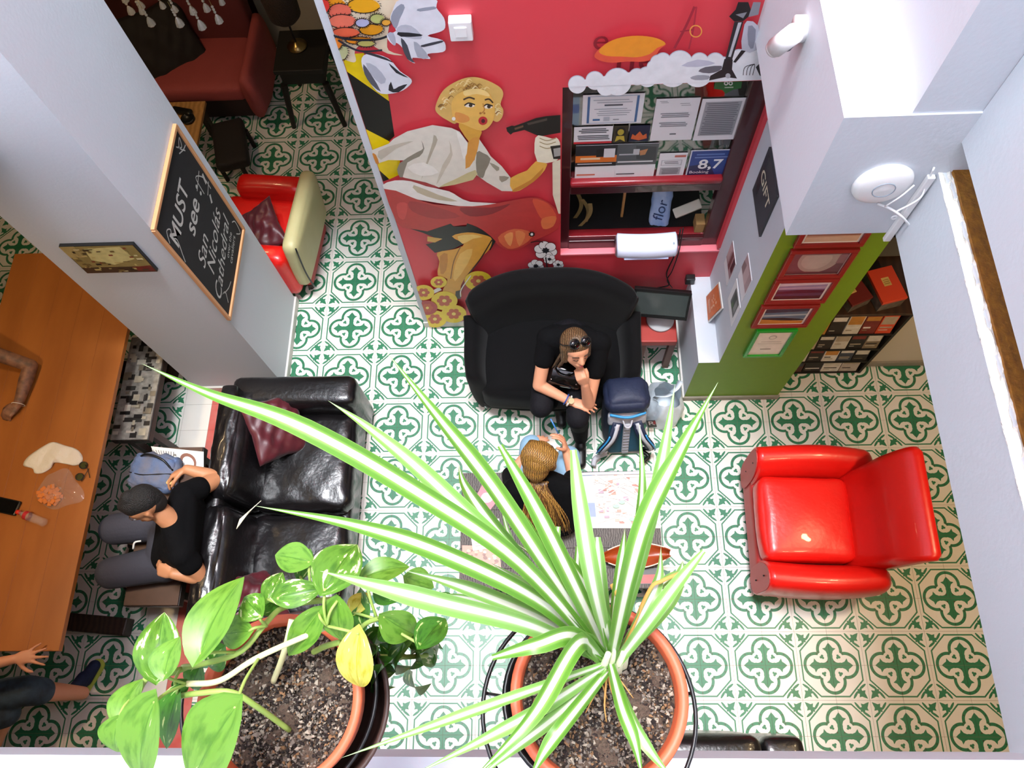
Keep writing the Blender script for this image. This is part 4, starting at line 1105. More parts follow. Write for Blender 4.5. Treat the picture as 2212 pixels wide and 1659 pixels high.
obj('body', hull_prims(HP5 + [[(V3((-2.28, -3.08, 1.06)), 0.045), (hd5 - V3((0, 0, 0.05)), 0.045)]] + tor5 + limb((sC, 0.048), (eC, 0.038), (wC, 0.026)) + hand_prims(wC, V3((0.1, 0.02, 0.0)), V3((0.0, 0.1, -1)), 0.98, 0.12, 0.32, -1, 1.1) + lg5, 'body', 0.006), skin_a, cp, True)
obj('shirt', hull_prims(tor5, 'shirt', 0.008, 4, 0.01), black_tee, cp, True)
obj('shorts', hull_prims(limb((hipC, 0.10), (sl(hipC, kC, 1.0), 0.080), (sl(kC, aC, 0.25), 0.072)) + limb((hipD, 0.10), (sl(hipD, kD, 1.0), 0.078)), 'shorts', 0.007, 5, 0.008), mat('camouflage_cloth', '#4C6478', 0.85, noise=(14, 1.2), col2='#10141C'), cp, True)
obj('hair', hull_prims([[(AT5(0, -0.02, 0.05), 0.084), (AT5(0, 0.02, 0.06), 0.07)]], 'hair', 0.007, 3), hair_bk, cp, True)
face_parts(AT5, cp)
heel = at_z(170, 1490, 0.05); toe = at_z(203, 1438, 0.05)
navy = mat('navy_knit', '#16264C', 0.8, noise=(60, 0.6), col2='#0A1226')
sh = obj('shoe', hull_prims([[(V3((heel.x, heel.y, 0.05)), 0.036), (V3((heel.x, heel.y, 0.10)), 0.040), (heel.lerp(toe, 0.5) + V3((0, 0, 0.03)), 0.04)], [(heel.lerp(toe, 0.4), 0.043), (V3((toe.x, toe.y, 0.045)), 0.036)]], 'shoe', 0.006, 3), navy, cp, True)
dd = (toe - heel).normalized(); pp_ = V3((-dd.y, dd.x, 0))
obj('sole', solid(bm_grid(lambda u, v: V3((heel.x, heel.y, 0.014)) + dd * (-0.05 + u * ((toe - heel).length + 0.095)) + pp_ * (2 * v - 1) * 0.046 * math.sqrt(max(0.02, 1 - (2 * u - 1) ** 6)), 20, 4), 0.018), mat('lime_rubber', '#C6D45A', 0.6), sh)
# ================================================================== potted plants hung on the gallery parapet
terracotta = mat('terracotta_plastic', '#C8603C', 0.5, noise=(7, 0.3), col2='#A84A2C')
dark_pot = mat('brown_planter', '#3A2620', 0.55)
wire_m = mat('black_wire', '#18181A', 0.35)
soil_m = mat('potting_soil', '#241A14', 0.95, noise=(160, 0.9), col2='#6E5A4A', bump=(160, 1.0))
pebble_ms = [mat('soil_chip_grey', '#6E645A', 0.9), mat('soil_chip_dark', '#241A16', 0.95), mat('soil_chip_tan', '#7E5E40', 0.9), mat('soil_chip_pale', '#988C7C', 0.9)]
def leaf_mat(name, g1, g2, splash, thr, stripe=False):
    m = bpy.data.materials.new(name); m.use_nodes = True
    nt = m.node_tree; N = nt.nodes; L = nt.links; b = N['Principled BSDF']
    b.inputs['Roughness'].default_value = 0.35; b.inputs['Specular IOR Level'].default_value = 0.4
    uv = N.new('ShaderNodeUVMap'); sep = N.new('ShaderNodeSeparateXYZ'); L.new(uv.outputs[0], sep.inputs[0])
    tc = N.new('ShaderNodeTexCoord')
    ns = N.new('ShaderNodeTexNoise'); ns.inputs['Detail'].default_value = 4
    mp = N.new('ShaderNodeMapping'); L.new(uv.outputs[0], mp.inputs['Vector']); L.new(mp.outputs[0], ns.inputs['Vector'])
    q = NB(nt)
    av = q.m('ABSOLUTE', q.m('SUBTRACT', q.m('MULTIPLY', sep.outputs['X'], 2.0), 1.0))
    rp = N.new('ShaderNodeValToRGB'); r = rp.color_ramp
    if stripe:
        mp.inputs['Scale'].default_value = (14, 0.8, 1); ns.inputs['Scale'].default_value = 1.5
        pts = [(0.0, lin(splash)), (0.26, lin(splash)), (0.36, lin(g2)), (0.62, lin(g1)), (0.92, lin(g1)), (1.0, lin(g2))]
        x = q.m('ADD', av, q.m('MULTIPLY', q.m('SUBTRACT', ns.outputs['Fac'], 0.5), 0.22))
    else:
        mp.inputs['Scale'].default_value = (2.2, 1.1, 1); ns.inputs['Scale'].default_value = 3.0
        ri = N.new('ShaderNodeObjectInfo')
        off = N.new('ShaderNodeCombineXYZ'); L.new(q.m('MULTIPLY', ri.outputs['Random'], 30.0), off.inputs[0]); L.new(off.outputs[0], mp.inputs['Location'])
        pts = [(0.0, lin(g2)), (0.34, lin(g2)), (0.52, lin(g1)), (thr, lin(g1)), (min(0.99, thr + 0.03), lin(splash)), (1.0, lin(splash))]
        x = q.m('ADD', ns.outputs['Fac'], q.m('MULTIPLY', q.m('LESS_THAN', av, 0.03), -0.25))
    while len(r.elements) < len(pts): r.elements.new(0.5)
    for e, (p, c) in zip(r.elements, pts): e.position = p; e.color = c
    L.new(x, rp.inputs[0])
    L.new(rp.outputs[0], b.inputs['Base Color'])
    tr = N.new('ShaderNodeBsdfTranslucent'); L.new(rp.outputs[0], tr.inputs['Color'])
    mx = N.new('ShaderNodeMixShader'); mx.inputs[0].default_value = 0.2
    L.new(b.outputs[0], mx.inputs[1]); L.new(tr.outputs[0], mx.inputs[2]); L.new(mx.outputs[0], N['Material Output'].inputs['Surface'])
    return m
lf_plain = leaf_mat('pothos_green', '#679632', '#4A7A1E', '#D4D6AC', 0.70)
lf_var = leaf_mat('pothos_variegated', '#5C8C2C', '#3E6C1C', '#D0D4A4', 0.58)
lf_dark = leaf_mat('pothos_deep_green', '#427C22', '#2C5C16', '#BCCF84', 0.62)
lf_yellow = leaf_mat('pothos_yellowing', '#DAD660', '#B8B22C', '#E8E4B0', 0.66)
lf_stripe = leaf_mat('spider_leaf', '#578A2C', '#7CA44C', '#DADECC', 0.0, True)
lf_pale = leaf_mat('spider_leaf_pale', '#78A850', '#94B874', '#D8DCCC', 0.0, True)
stem_g = mat('pothos_stem', '#7FA23A', 0.5, noise=(18, 0.4), col2='#C9CF8A')
stem_w = mat('bare_stem', '#DAD6A8', 0.5, noise=(20, 0.5), col2='#A9B86A')
root_m = mat('dry_root', '#B98A4A', 0.8)

def uv_grid(name, fn, nu, nv, material, parent, thick=0.0):
    """sheet with UVs: u across (0..1), v along (0..1)"""
    bm = bmesh.new(); uvl = bm.loops.layers.uv.new('UVMap')
    V = [[(bm.verts.new(fn(i / nu, j / nv)), (i / nu, j / nv)) for j in range(nv + 1)] for i in range(nu + 1)]
    for i in range(nu):
        for j in range(nv):
            q = (V[i][j], V[i + 1][j], V[i + 1][j + 1], V[i][j + 1])
            f = bm.faces.new([a[0] for a in q]); f.smooth = True
            for lp, a in zip(f.loops, q): lp[uvl].uv = a[1]
    return obj(name, bm, material, parent)
def plant_pot(name, label, cu, cv, r, z, soil_drop=0.022, seed=1, group='potted plants hung on the gallery parapet', planter=None):
    c = at_z(cu, cv, z)
    t = thing(name, label, 'plant', (c.x, c.y, z - 0.2), group)
    M = TM((c.x, c.y, z))
    p = obj('pot', bm_lathe([(0.0, -0.20), (r * 0.66, -0.20), (r * 0.90, -0.045), (r * 0.91, -0.042), (r * 0.97, -0.04), (r, -0.004), (r * 0.985, 0.0), (r * 0.90, -0.001), (r * 0.885, -0.006), (r * 0.86, -0.05), (r * 0.6, -0.19), (0, -0.19)], 56, M), terracotta, t, True)
    rnd = random.Random(seed)
    ph = [rnd.uniform(0, 6) for _ in range(5)]
    R = r * 0.875
    def soil(u, v):
        a = u * 2 * math.pi; rr = R * v
        x, y = rr * math.cos(a), rr * math.sin(a)
        h = 0.008 * math.sin(60 * x + ph[0]) * math.sin(52 * y + ph[1]) + 0.004 * math.sin(130 * x + 90 * y + ph[2]) + 0.003 * math.sin(210 * y - 150 * x + ph[3])
        return V3((c.x + x, c.y + y, z - soil_drop + h * (1 - v ** 6)))
    obj('soil', bm_grid(soil, 64, 26, close_u=True), soil_m, t, True)
    # loose crumbs of soil and bark
    V, Fc, MI = [], [], []
    for k in range(4200):
        a = rnd.uniform(0, 6.283); rr = R * math.sqrt(rnd.random()) * 0.97
        s = rnd.uniform(0.0012, 0.0036) * (1.6 if rnd.random() < 0.08 else 1)
        q = V3((c.x + rr * math.cos(a), c.y + rr * math.sin(a), z - soil_drop + rnd.uniform(-0.002, 0.006)))
        E_ = Euler((rnd.uniform(0, 6), rnd.uniform(0, 6), rnd.uniform(0, 6))).to_matrix()
        k0 = len(V)
        for dx, dy, dz in ((1.6, 0, 0), (-1.4, 0.2, 0), (0, 1, 0), (0.2, -1, 0), (0, 0, 0.8), (0, 0, -0.8)):
            V.append(tuple(q + E_ @ V3((dx * s * rnd.uniform(.7, 1.3), dy * s * rnd.uniform(.7, 1.3), dz * s))))
        for f in ((0, 2, 4), (2, 1, 4), (1, 3, 4), (3, 0, 4), (2, 0, 5), (1, 2, 5), (3, 1, 5), (0, 3, 5)):
            Fc.append(tuple(k0 + i for i in f)); MI.append(0)
        m = rnd.choice((0, 0, 1, 1, 1, 2, 3)); MI[-8:] = [m] * 8
    me = bpy.data.meshes.new('soil_crumbs'); me.from_pydata(V, [], Fc)
    o = obj('soil_crumbs', me, pebble_ms, t); o['kind'] = 'stuff'; me.polygons.foreach_set('material_index', MI)
    return t, c
def hoop_holder(name, label, cu, cv, r, z, c_pot, planter_r=None):
    c = at_z(cu, cv, z)
    t = thing(name, label, 'holder', (c.x, c.y, z), 'black wire pot holders on the parapet')
    obj('hoop', bm_ring((c.x, c.y, z), r, 0.0035, 64, 8), wire_m, t, True)
    obj('hoop_low', bm_ring((c.x, c.y, z - 0.17), r * 0.72, 0.0035, 48, 8), wire_m, t, True)
    for k in range(4):
        a = math.pi * (0.05 + 0.30 * k)
        obj('strut', bm_tube([(c.x + r * math.cos(a), c.y + r * math.sin(a), z), (c.x + r * .9 * math.cos(a), c.y + r * .9 * math.sin(a), z - 0.09), (c.x + r * .72 * math.cos(a), c.y + r * .72 * math.sin(a), z - 0.17)], 0.003, 6, 8), wire_m, t, True)
    for s in (-1, 1):
        obj('hook', bm_tube([(c.x + s * r * 0.7, c.y - r * 0.70, z), (c.x + s * r * 0.7, -3.295, z + 0.0), (c.x + s * r * 0.7, -3.295, z - 0.05)], 0.0035, 6, 8), wire_m, t, True)
    return t
ZR = 3.93
potL, cL = plant_pot('potted_pothos', 'heart-leaved pothos in a terracotta pot at bottom left', 601, 1514, 0.1265, ZR, 0.03, 3)
potR, cR = plant_pot('potted_spider_plant', 'striped spider plant in a terracotta pot at bottom centre', 1294, 1502, 0.132, ZR, 0.03, 8)
hoop_holder('pot_holder', 'black wire hoop around the pothos pot', 602, 1502, 0.158, ZR - 0.08, cL)
hoop_holder('pot_holder', 'black wire hoop around the spider plant pot', 1271, 1536, 0.166, ZR - 0.08, cR)
for (nm, lb, c, dx, m, dz, k) in (('planter', 'brown outer planter around the pothos pot', cL, 0.010, dark_pot, 0.0, 1.0), ('planter', 'black outer planter around the spider plant pot', cR, -0.014, black_plastic, -0.05, 0.96)):
    M = TM((c.x + dx, c.y - 0.004, ZR - 0.235 + dz)) @ Matrix.Diagonal((k, k, 1, 1))
    tag(obj(nm, bm_lathe([(0.0, 0.0), (0.105, 0.0), (0.139, 0.15), (0.143, 0.15), (0.144, 0.155), (0.136, 0.155), (0.128, 0.12), (0.10, 0.008), (0.0, 0.008)], 48, M), m, None, True), lb, 'planter', 'outer planters of the potted plants')

# ---------------------------------------------------------------- spider plant leaves: control points along the blade (sight line, height), width in metres
SP = [
 ([(1312, 1428, 3.95), (1130, 1222, 4.20), (900, 1062, 4.30), (650, 921, 4.36), (450, 850, 4.36), (305, 785, 4.34)], .034, 1),
 ([(1308, 1425, 3.95), (1170, 1300, 4.12), (950, 1192, 4.22), (760, 1133, 4.27), (548, 1092, 4.30)], .034, 1),
 ([(1314, 1420, 3.95), (1190, 1240, 4.15), (1062, 1050, 4.25), (945, 900, 4.32), (832, 757, 4.36)], .034, 1),
 ([(1312, 1425, 3.95), (1205, 1300, 4.10), (1050, 1150, 4.20), (900, 1010, 4.26), (790, 920, 4.28), (708, 865, 4.27)], .032, 2),
 ([(1316, 1420, 3.95), (1245, 1270, 4.12), (1160, 1100, 4.22), (1080, 962, 4.26)], .034, 1, 0.75),
 ([(1300, 1405, 3.95), (1160, 1248, 4.08), (1060, 1130, 4.14), (1005, 1050, 4.15), (990, 1002, 4.12)], .030, 1),
 ([(1308, 1405, 3.95), (1200, 1250, 4.06), (1120, 1120, 4.12), (1072, 1050, 4.10)], .032, 1, 0.5),
 ([(1316, 1410, 3.95), (1280, 1260, 4.15), (1254, 1100, 4.22), (1238, 972, 4.24)], .032, 2, 0.9),
 ([(1322, 1424, 3.95), (1360, 1250, 4.18), (1402, 1110, 4.26), (1480, 955, 4.30), (1552, 824, 4.32)], .036, 1),
 ([(1326, 1410, 3.95), (1370, 1255, 4.10), (1415, 1070, 4.20), (1442, 930, 4.24), (1458, 830, 4.26)], .026, 2),
 ([(1328, 1408, 3.95), (1366, 1210, 4.08), (1386, 1060, 4.15), (1381, 914, 4.16)], .022, 1),
 ([(1330, 1436, 3.95), (1400, 1345, 4.05), (1462, 1262, 4.09), (1520, 1190, 4.10)], .028, 2, 0.8),
 ([(1300, 1420, 3.95), (1150, 1352, 4.12), (950, 1300, 4.22), (800, 1262, 4.26), (690, 1233, 4.27)], .036, 2),
 ([(1304, 1418, 3.95), (1180, 1342, 4.06), (1050, 1288, 4.12), (960, 1256, 4.14), (872, 1232, 4.13)], .030, 2),
 ([(1312, 1434, 3.95), (1150, 1492, 4.06), (950, 1562, 4.10), (735, 1638, 4.10)], .021, 2),
 ([(1300, 1420, 3.95), (1250, 1388, 4.08), (1150, 1548, 4.14), (1015, 1690, 4.14)], .034, 1),
 ([(1308, 1440, 3.95), (1185, 1520, 4.05), (1062, 1588, 4.09), (890, 1675, 4.10)], .026, 2),
 ([(1312, 1450, 3.95), (1232, 1552, 4.05), (1180, 1620, 4.06), (1140, 1690, 4.04)], .030, 1),
 ([(1308, 1444, 3.95), (1210, 1540, 4.02), (1120, 1610, 4.06), (1020, 1690, 4.06)], .024, 2),
 ([(1304, 1428, 3.95), (1240, 1372, 4.08), (1160, 1392, 4.12), (1064, 1420, 4.10)], .036, 1, 0.7),
 ([(1318, 1434, 3.95), (1342, 1525, 4.03), (1370, 1600, 4.05), (1390, 1690, 4.03)], .026, 1),
 ([(1322, 1440, 3.95), (1362, 1545, 4.03), (1405, 1622, 4.05), (1460, 1690, 4.03)], .024, 2),
 ([(1310, 1402, 3.95), (1232, 1290, 4.04), (1202, 1195, 4.07), (1206, 1138, 4.06)], .026, 2, 0.8),
 ([(1316, 1398, 3.95), (1296, 1260, 4.05), (1290, 1160, 4.08)], .036, 2, 0.95),
 ([(1306, 1404, 3.95), (1250, 1300, 4.02), (1248, 1180, 4.04)], .026, 1, 0.85),
 ([(1332, 1420, 3.94), (1390, 1320, 4.00), (1422, 1250, 4.0), (1428, 1180, 3.98)], .026, 2),
 ([(1336, 1430, 3.94), (1400, 1300, 3.98), (1450, 1245, 3.97), (1488, 1232, 3.93)], .018, 2),
 ([(1300, 1412, 3.94), (1190, 1330, 4.0), (1080, 1300, 4.0), (1010, 1330, 3.95)], .024, 1),
 ([(1302, 1410, 3.94), (1180, 1300, 3.98), (1110, 1250, 3.97), (1060, 1215, 3.93)], .024, 2),
 ([(1316, 1402, 3.94), (1330, 1290, 4.0), (1345, 1190, 4.01), (1350, 1140, 3.99)], .022, 1),
 ([(1306, 1410, 3.94), (1140, 1330, 4.0), (1000, 1290, 4.0), (930, 1290, 3.94)], .018, 2),
 ([(1320, 1415, 3.94), (1300, 1330, 4.06), (1240, 1230, 4.12), (1180, 1150, 4.12)], .028, 1),
 ([(1318, 1415, 3.94), (1270, 1310, 4.03), (1180, 1220, 4.06), (1110, 1170, 4.03)], .026, 1),
 ([(1334, 1425, 3.94), (1440, 1310, 4.0), (1470, 1240, 3.99), (1475, 1210, 3.96)], .026, 2),
 ([(1310, 1412, 3.94), (1230, 1340, 4.05), (1120, 1200, 4.10), (1080, 1090, 4.10)], .026, 2),
]
for k, row in enumerate(SP):
    pts, wid, kind = row[0], row[1], row[2]
    blunt = row[3] if len(row) > 3 else 0.0
    P = catmull([at_z(*p) for p in pts], 30)
    seed = k * 1.7
    def blade(u, v, P=P, wid=wid, blunt=blunt, seed=seed):
        t = v * 30; i = min(int(t), 29); p = P[i].lerp(P[i + 1], t - i)
        d = (P[min(i + 2, 30)] - P[max(i - 1, 0)]).normalized()
        sd = d.cross(V3((0, 0, 1))); sd = sd.normalized() if sd.length > 1e-4 else V3((1, 0, 0))
        roll = 0.35 * math.sin(seed) + 0.25 * math.sin(3 * v + seed)
        nr = sd.cross(d)
        sd2 = sd * math.cos(roll) + nr * math.sin(roll); nr2 = sd2.cross(d)
        w = wid * 0.36 * (0.42 + 0.58 * math.sin(math.pi * min(1, v * 0.95 + 0.08)) ** 0.8)
        end = (1 - v) / 0.40
        if end < 1: w *= (max(0.0, end) ** 0.8) * (1 - blunt) + blunt
        x = 2 * u - 1
        return p + sd2 * (x * w) + nr2 * (abs(x) ** 1.3 * w * 0.42)
    uv_grid('leaf', blade, 6, 34, lf_stripe if kind == 1 else lf_pale, potR)
# brown, broken tip of the second blade
tp0, tp1 = at_z(552, 1093, 4.30), at_z(515, 1132, 4.26)
obj('dry_leaf_tip', solid(bm_grid(lambda u, v: tp0.lerp(tp1, v) + V3((0.006 * (2 * u - 1) * (1 - 0.8 * v), 0.006 * (2 * u - 1), 0)), 2, 6), 0.0006), mat('dry_leaf', '#BFB79A', 0.8), potR)
for k, (a, b, c_) in enumerate(((1300, 1470, 12), (1285, 1500, -20), (1322, 1495, 24), (1306, 1520, 4), (1270, 1470, -34), (1338, 1468, 30))):
    p0 = at_z(1312, 1446, 3.935); p1 = at_z(a, b, 3.925); p2 = at_z(a + c_, b + 40, 3.915)
    obj('root', bm_tube([p0, p1, p2], 0.0022, 6, 10, taper=lambda f: 1 - 0.7 * f), root_m, potR, True)
for k, (a, b) in enumerate(((1300, 1452), (1318, 1440), (1334, 1448), (1345, 1438))):
    obj('shoot', bm_tube([at_z(a, b, 3.90), at_z(a + 4, b - 14, 3.95), at_z(a + 14, b - 40, 3.985)], 0.008, 8, 10, taper=lambda f: 1 - 0.45 * f), mat('white_shoot', '#DDE6C0', 0.5), potR, True)
# thin dry strands
obj('dry_leaf', bm_tube([at_z(1340, 1420, 3.95), at_z(1400, 1280, 4.02), at_z(1430, 1255, 4.02), at_z(1478, 1235, 3.99)], 0.003, 6, 16), mat('dry_straw', '#D0A050', 0.8), potR, True)
obj('dry_leaf', bm_tube([at_z(1330, 1420, 3.95), at_z(1345, 1320, 4.0), at_z(1322, 1262, 4.0)], 0.004, 6, 12), MATS['dry_straw'], potR, True)

# ---------------------------------------------------------------- pothos: base (where the stalk joins), tip, width (sight-line pixels at that height), kind
A_ = lambda x, y: (200 + x * .36166, 1150 + y * .36166)
PO = [  # base, tip, width px, z, z_tip, material
 ((640, 725), (905, 262), 96, 4.10, 4.06, 'p'), ((385, 850), (428, 475), 80, 4.05, 4.03, 'v'), ((430, 852), (522, 622), 70, 4.09, 4.08, 'p'),
 ((365, 1018), (305, 1500), 104, 4.10, 4.00, 'p'), ((850, 1050), (585, 1520), 128, 4.13, 4.03, 'p'), ((152, 1122), (140, 1312), 56, 4.04, 4.00, 'p'),
 ((158, 1116), (300, 872), 60, 4.03, 4.00, 'p'), ((505, 960), (440, 1295), 56, 4.02, 3.95, 'd'), ((500, 955), (565, 875), 32, 4.0, 3.99, 'd'),
 ((935, 590), (768, 612), 60, 4.06, 4.04, 'p'), ((1000, 492), (905, 385), 56, 4.07, 4.06, 'v'), ((1292, 172), (1088, 135), 58, 4.04, 4.02, 'p'),
 ((1390, 335), (1582, 70), 94, 4.08, 4.04, 'v'), ((1108, 385), (1392, 330), 52, 4.05, 4.04, 'v'), ((1045, 400), (1135, 238), 42, 4.03, 4.01, 'v'),
 ((1352, 478), (1168, 738), 56, 4.06, 4.00, 'p'), ((1462, 408), (1492, 648), 68, 4.07, 4.02, 'p'), ((1592, 605), (1600, 928), 72, 4.08, 3.98, 'y'),
 ((1742, 505), (1925, 610), 66, 4.06, 4.0, 'p'), ((1962, 672), (2108, 512), 58, 4.03, 3.99, 'd'), ((1630, 262), (1895, 205), 52, 4.02, 4.0, 'p'),
 ((1240, 265), (1300, 95), 36, 4.0, 3.98, 'd'), ((1620, 560), (1600, 330), 44, 3.98, 3.95, 'd'), ((1560, 480), (1660, 360), 42, 3.97, 3.95, 'y'),
 ((2062, 380), (2125, 450), 38, 3.9, 3.88, 'd'), ((2140, 115), (2140, 185), 26, 3.85, 3.83, 'd'), ((780, 690), (690, 800), 60, 3.98, 3.95, 'd'),
 ((640, 800), (600, 940), 44, 3.97, 3.94, 'd'), ((1000, 470), (1110, 380), 50, 4.02, 4.0, 'd'), ((1500, 250), (1430, 340), 40, 3.97, 3.96, 'd'),
 ((1880, 270), (2040, 330), 50, 3.95, 3.93, 'p'), ((1700, 330), (1830, 410), 46, 3.96, 3.94, 'd'), ((1850, 520), (1700, 640), 50, 3.92, 3.88, 'd')]
rnd = random.Random(4)
for k in range(24):      # trailing lower leaves, further down
    x, y = rnd.uniform(1650, 2000), rnd.uniform(560, 850)
    a = rnd.uniform(0, 6.28)
    PO.append(((x, y), (x + 115 * math.cos(a), y + 60 + 70 * math.sin(a)), rnd.uniform(30, 42), rnd.uniform(3.62, 3.9), rnd.uniform(3.55, 3.62), 'd' if k % 3 else 'v'))
PM = {'p': lf_plain, 'v': lf_var, 'd': lf_dark, 'y': lf_yellow}
def pothos_leaf(base, tip, wpx, z0, z1, kind, k):
    b = at_z(*A_(*base), z0); t = at_z(*A_(*tip), z1)
    L = (t - b).length; d = (t - b) / L
    W = wpx / F_PX * (CAM.z - z0) * 0.58
    sd = d.cross(V3((0, 0, 1))).normalized(); nr = sd.cross(d)
    r_ = random.Random(k); roll = r_.uniform(-0.3, 0.3); bend = r_.uniform(0.04, 0.12)
    sd2 = sd * math.cos(roll) + nr * math.sin(roll); nr2 = sd2.cross(d)
    def fn(u, v):
        x = 2 * u - 1
        w = W * min(1.0, (v / 0.30)) ** 0.5 * (1 - max(0.0, (v - 0.25) / 0.75) ** 1.9) if v > 0 else 0
        w = W * (math.sin(math.pi * min(1, 0.5 * min(v / 0.34, 1.0))) ** 0.62) * (1 - max(0.0, (v - 0.34) / 0.66) ** 1.75)
        lobe = 0.16 * (1 - v) ** 4 * abs(x) ** 1.2
        s = L * (v - lobe)
        return b + d * s + sd2 * (x * w) + nr2 * (abs(x) * w * 0.30 - L * bend * (2 * v - 1) ** 2 + L * bend * 0.9)
    return uv_grid('leaf', fn, 10, 16, PM[kind], potL), b
crown = at_z(*A_(1180, 480), 4.0)
for k, row in enumerate(PO):
    lf, b = pothos_leaf(*row, k)
    if k < 24:
        hub = min([at_z(*A_(x, y), zz) for x, y, zz in ((560, 905, 4.03), (1000, 740, 4.04), (1400, 560, 4.05), (530, 810, 4.02), (880, 715, 4.03), (1040, 560, 4.04), (1150, 440, 4.02), (640, 960, 4.02), (940, 1020, 3.97), (280, 950, 4.0), (1700, 520, 4.0), (1330, 400, 4.0))], key=lambda p: (p - b).length)
        obj('stalk', bm_tube([hub, hub.lerp(b, 0.5) + V3((0, 0, 0.012)), b], 0.0022, 6, 8), stem_g, potL, True)
def stem(pts, r, m):
    obj('stem', bm_tube([at_z(*A_(x, y), z) for x, y, z in pts], r, 8, 24), m, potL, True)
stem([(565, 905, 4.03), (760, 885, 4.04), (1000, 740, 4.045), (1410, 560, 4.03)], 0.0042, stem_w)
stem([(540, 805, 4.01), (640, 790, 4.03), (880, 715, 4.04), (1020, 560, 4.04), (1110, 465, 4.01), (1200, 430, 3.98)], 0.0042, stem_g)
stem([(480, 985, 4.0), (640, 960, 4.02), (830, 955, 4.02), (980, 1040, 3.985), (1175, 1180, 3.915)], 0.0042, stem_g)
stem([(270, 960, 3.99), (330, 870, 4.0), (470, 840, 4.01), (560, 805, 4.01)], 0.0045, stem_g)
stem([(1080, 890, 3.91), (1130, 760, 3.96), (1165, 640, 4.0), (1190, 520, 4.01)], 0.0046, stem_w)
stem([(1320, 715, 3.93), (1390, 680, 3.96), (1480, 655, 3.98)], 0.0046, stem_g)
stem([(1190, 430, 3.99), (1330, 410, 4.0), (1480, 400, 4.0)], 0.0045, stem_g)
stem([(1570, 600, 4.0), (1640, 540, 4.02), (1740, 505, 4.04)], 0.0035, stem_g)
stem([(1640, 740, 3.72), (1850, 745, 3.70), (2000, 735, 3.66)], 0.0045, stem_g)
# ================================================================== mural painted on the red wall (flat print on the wall face)
Za = lambda x, y: (650 + x * .27125, y * .27125)
Zb = lambda x, y: (750 + x * .27125, 350 + y * .27125)
Zc = lambda x, y: (1180 + x * .27125, y * .27125)
def on_wall(pts, Zf): return [at_y(*Zf(x, y), YW) for x, y in pts]
ML = []
def mu(pts, col, Zf=Za, sm=0):
    if sm: pts = smooth2(pts, sm)
    P = on_wall(pts, Zf)
    P = [V3((max(p.x, 0.606), p.y, p.z)) for p in P]
    ML.append((P, col))
def mc(c, r, col, Zf=Za, n=20, ry=None, rot=0, jag=0): mu(circle(c, r, n, ry, rot, jag), col, Zf)
def ms(pts, w, col, Zf=Za, sm=4, taper=False):
    mu(stroke(smooth2(pts, sm, False) if sm and len(pts) > 2 else pts, w, taper), col, Zf)
rnd = random.Random(12)
# yellow and black slanted bands
mu([(290, 440), (500, 420), (560, 600), (690, 715), (702, 808), (345, 572)], '#F2D50A')
mu([(343, 570), (704, 806), (745, 1082), (700, 1125), (500, 1028)], '#161412')
mu([(498, 1028), (700, 1122), (790, 1240), (785, 1390), (702, 1428), (622, 1358)], '#F4DA08')
mu([(622, 1356), (704, 1426), (650, 1445)], '#161412')
# patchwork bloom with stitched outline
mu([(110, -60), (770, -60), (720, 120), (690, 300), (700, 400), (815, 438), (690, 425), (520, 345), (430, 400), (440, 480), (400, 492), (290, 430), (225, 250)], '#F2E2C4', Za, 3)
for c, rx, ry, col, rot in (((270, 30), 90, 50, '#F0A020', .2), ((500, 40), 130, 60, '#F2B01C', .1), ((310, 85), 90, 65, '#E8705A', 0), ((330, 160), 110, 55, '#EE7A62', .05), ((560, 225), 95, 45, '#F0A41C', -.1),
                            ((360, 245), 110, 40, '#EA6A48', .1), ((610, 135), 60, 40, '#C2CC7C', .3), ((490, 165), 55, 35, '#B9BCE0', 0), ((330, 400), 45, 60, '#C9CF9A', .3), ((180, 30), 50, 60, '#D8382E', .2), ((470, 300), 110, 30, '#F0921C', 0), ((290, 320), 40, 50, '#F08A2A', .4), ((520, 320), 70, 26, '#C8C06A', .1), ((680, 150), 36, 26, '#F0B040', .2)):
    mc(c, rx, col, Za, 24, ry, rot)
    for k in range(22):
        a = 2 * math.pi * k / 22
        x, y = c[0] + rx * math.cos(a), c[1] + ry * math.sin(a)
        ms([(x, y), (x + 16 * math.cos(a + .5), y + 14 * math.sin(a + .5))], 5, '#2A1E1A', Za, 0)
    ms([(c[0] + rx * math.cos(a), c[1] + ry * math.sin(a)) for a in [math.pi * (0.1 + 0.2 * k) for k in range(9)]], 7, '#2E1E1C', Za, 2)
ms([(225, 248), (400, 285), (600, 285), (700, 255)], 18, '#20202C')
ms([(300, 290), (400, 350), (500, 380), (650, 370)], 16, '#2A2A38')
# white tulips
mu([(760, 215), (715, 130), (735, 50), (800, -40), (1070, -40), (1080, 30), (1140, 110), (1150, 190), (1105, 225), (1010, 255), (1130, 290), (1155, 350), (1130, 385), (1010, 400), (1030, 440), (890, 430), (912, 475), (850, 440), (810, 350), (760, 310), (745, 332), (700, 290), (690, 240)], '#E6E8F2', Za, 3)
for p, c in (([(735, 60), (800, 0), (830, 30), (790, 120), (760, 200), (720, 140)], '#9AA0B0'), ([(760, 215), (800, 170), (880, 175), (950, 235), (960, 280), (840, 270)], '#C0C4D2'), ([(775, 225), (950, 240), (955, 258), (800, 262)], '#23232E'), ([(800, 270), (850, 330), (880, 430), (910, 470), (850, 440), (810, 350)], '#4A4C58'), ([(960, 330), (1120, 292), (1125, 308), (980, 345)], '#3A3C48'), ([(900, 300), (960, 340), (1020, 430), (930, 425)], '#AEB2C0'), ([(930, 40), (1060, 20), (1075, 40), (950, 60)], '#9BA0B0'), ([(690, 240), (740, 230), (760, 310), (740, 330)], '#B4B8C8')):
    mu(p, c, Za, 2)
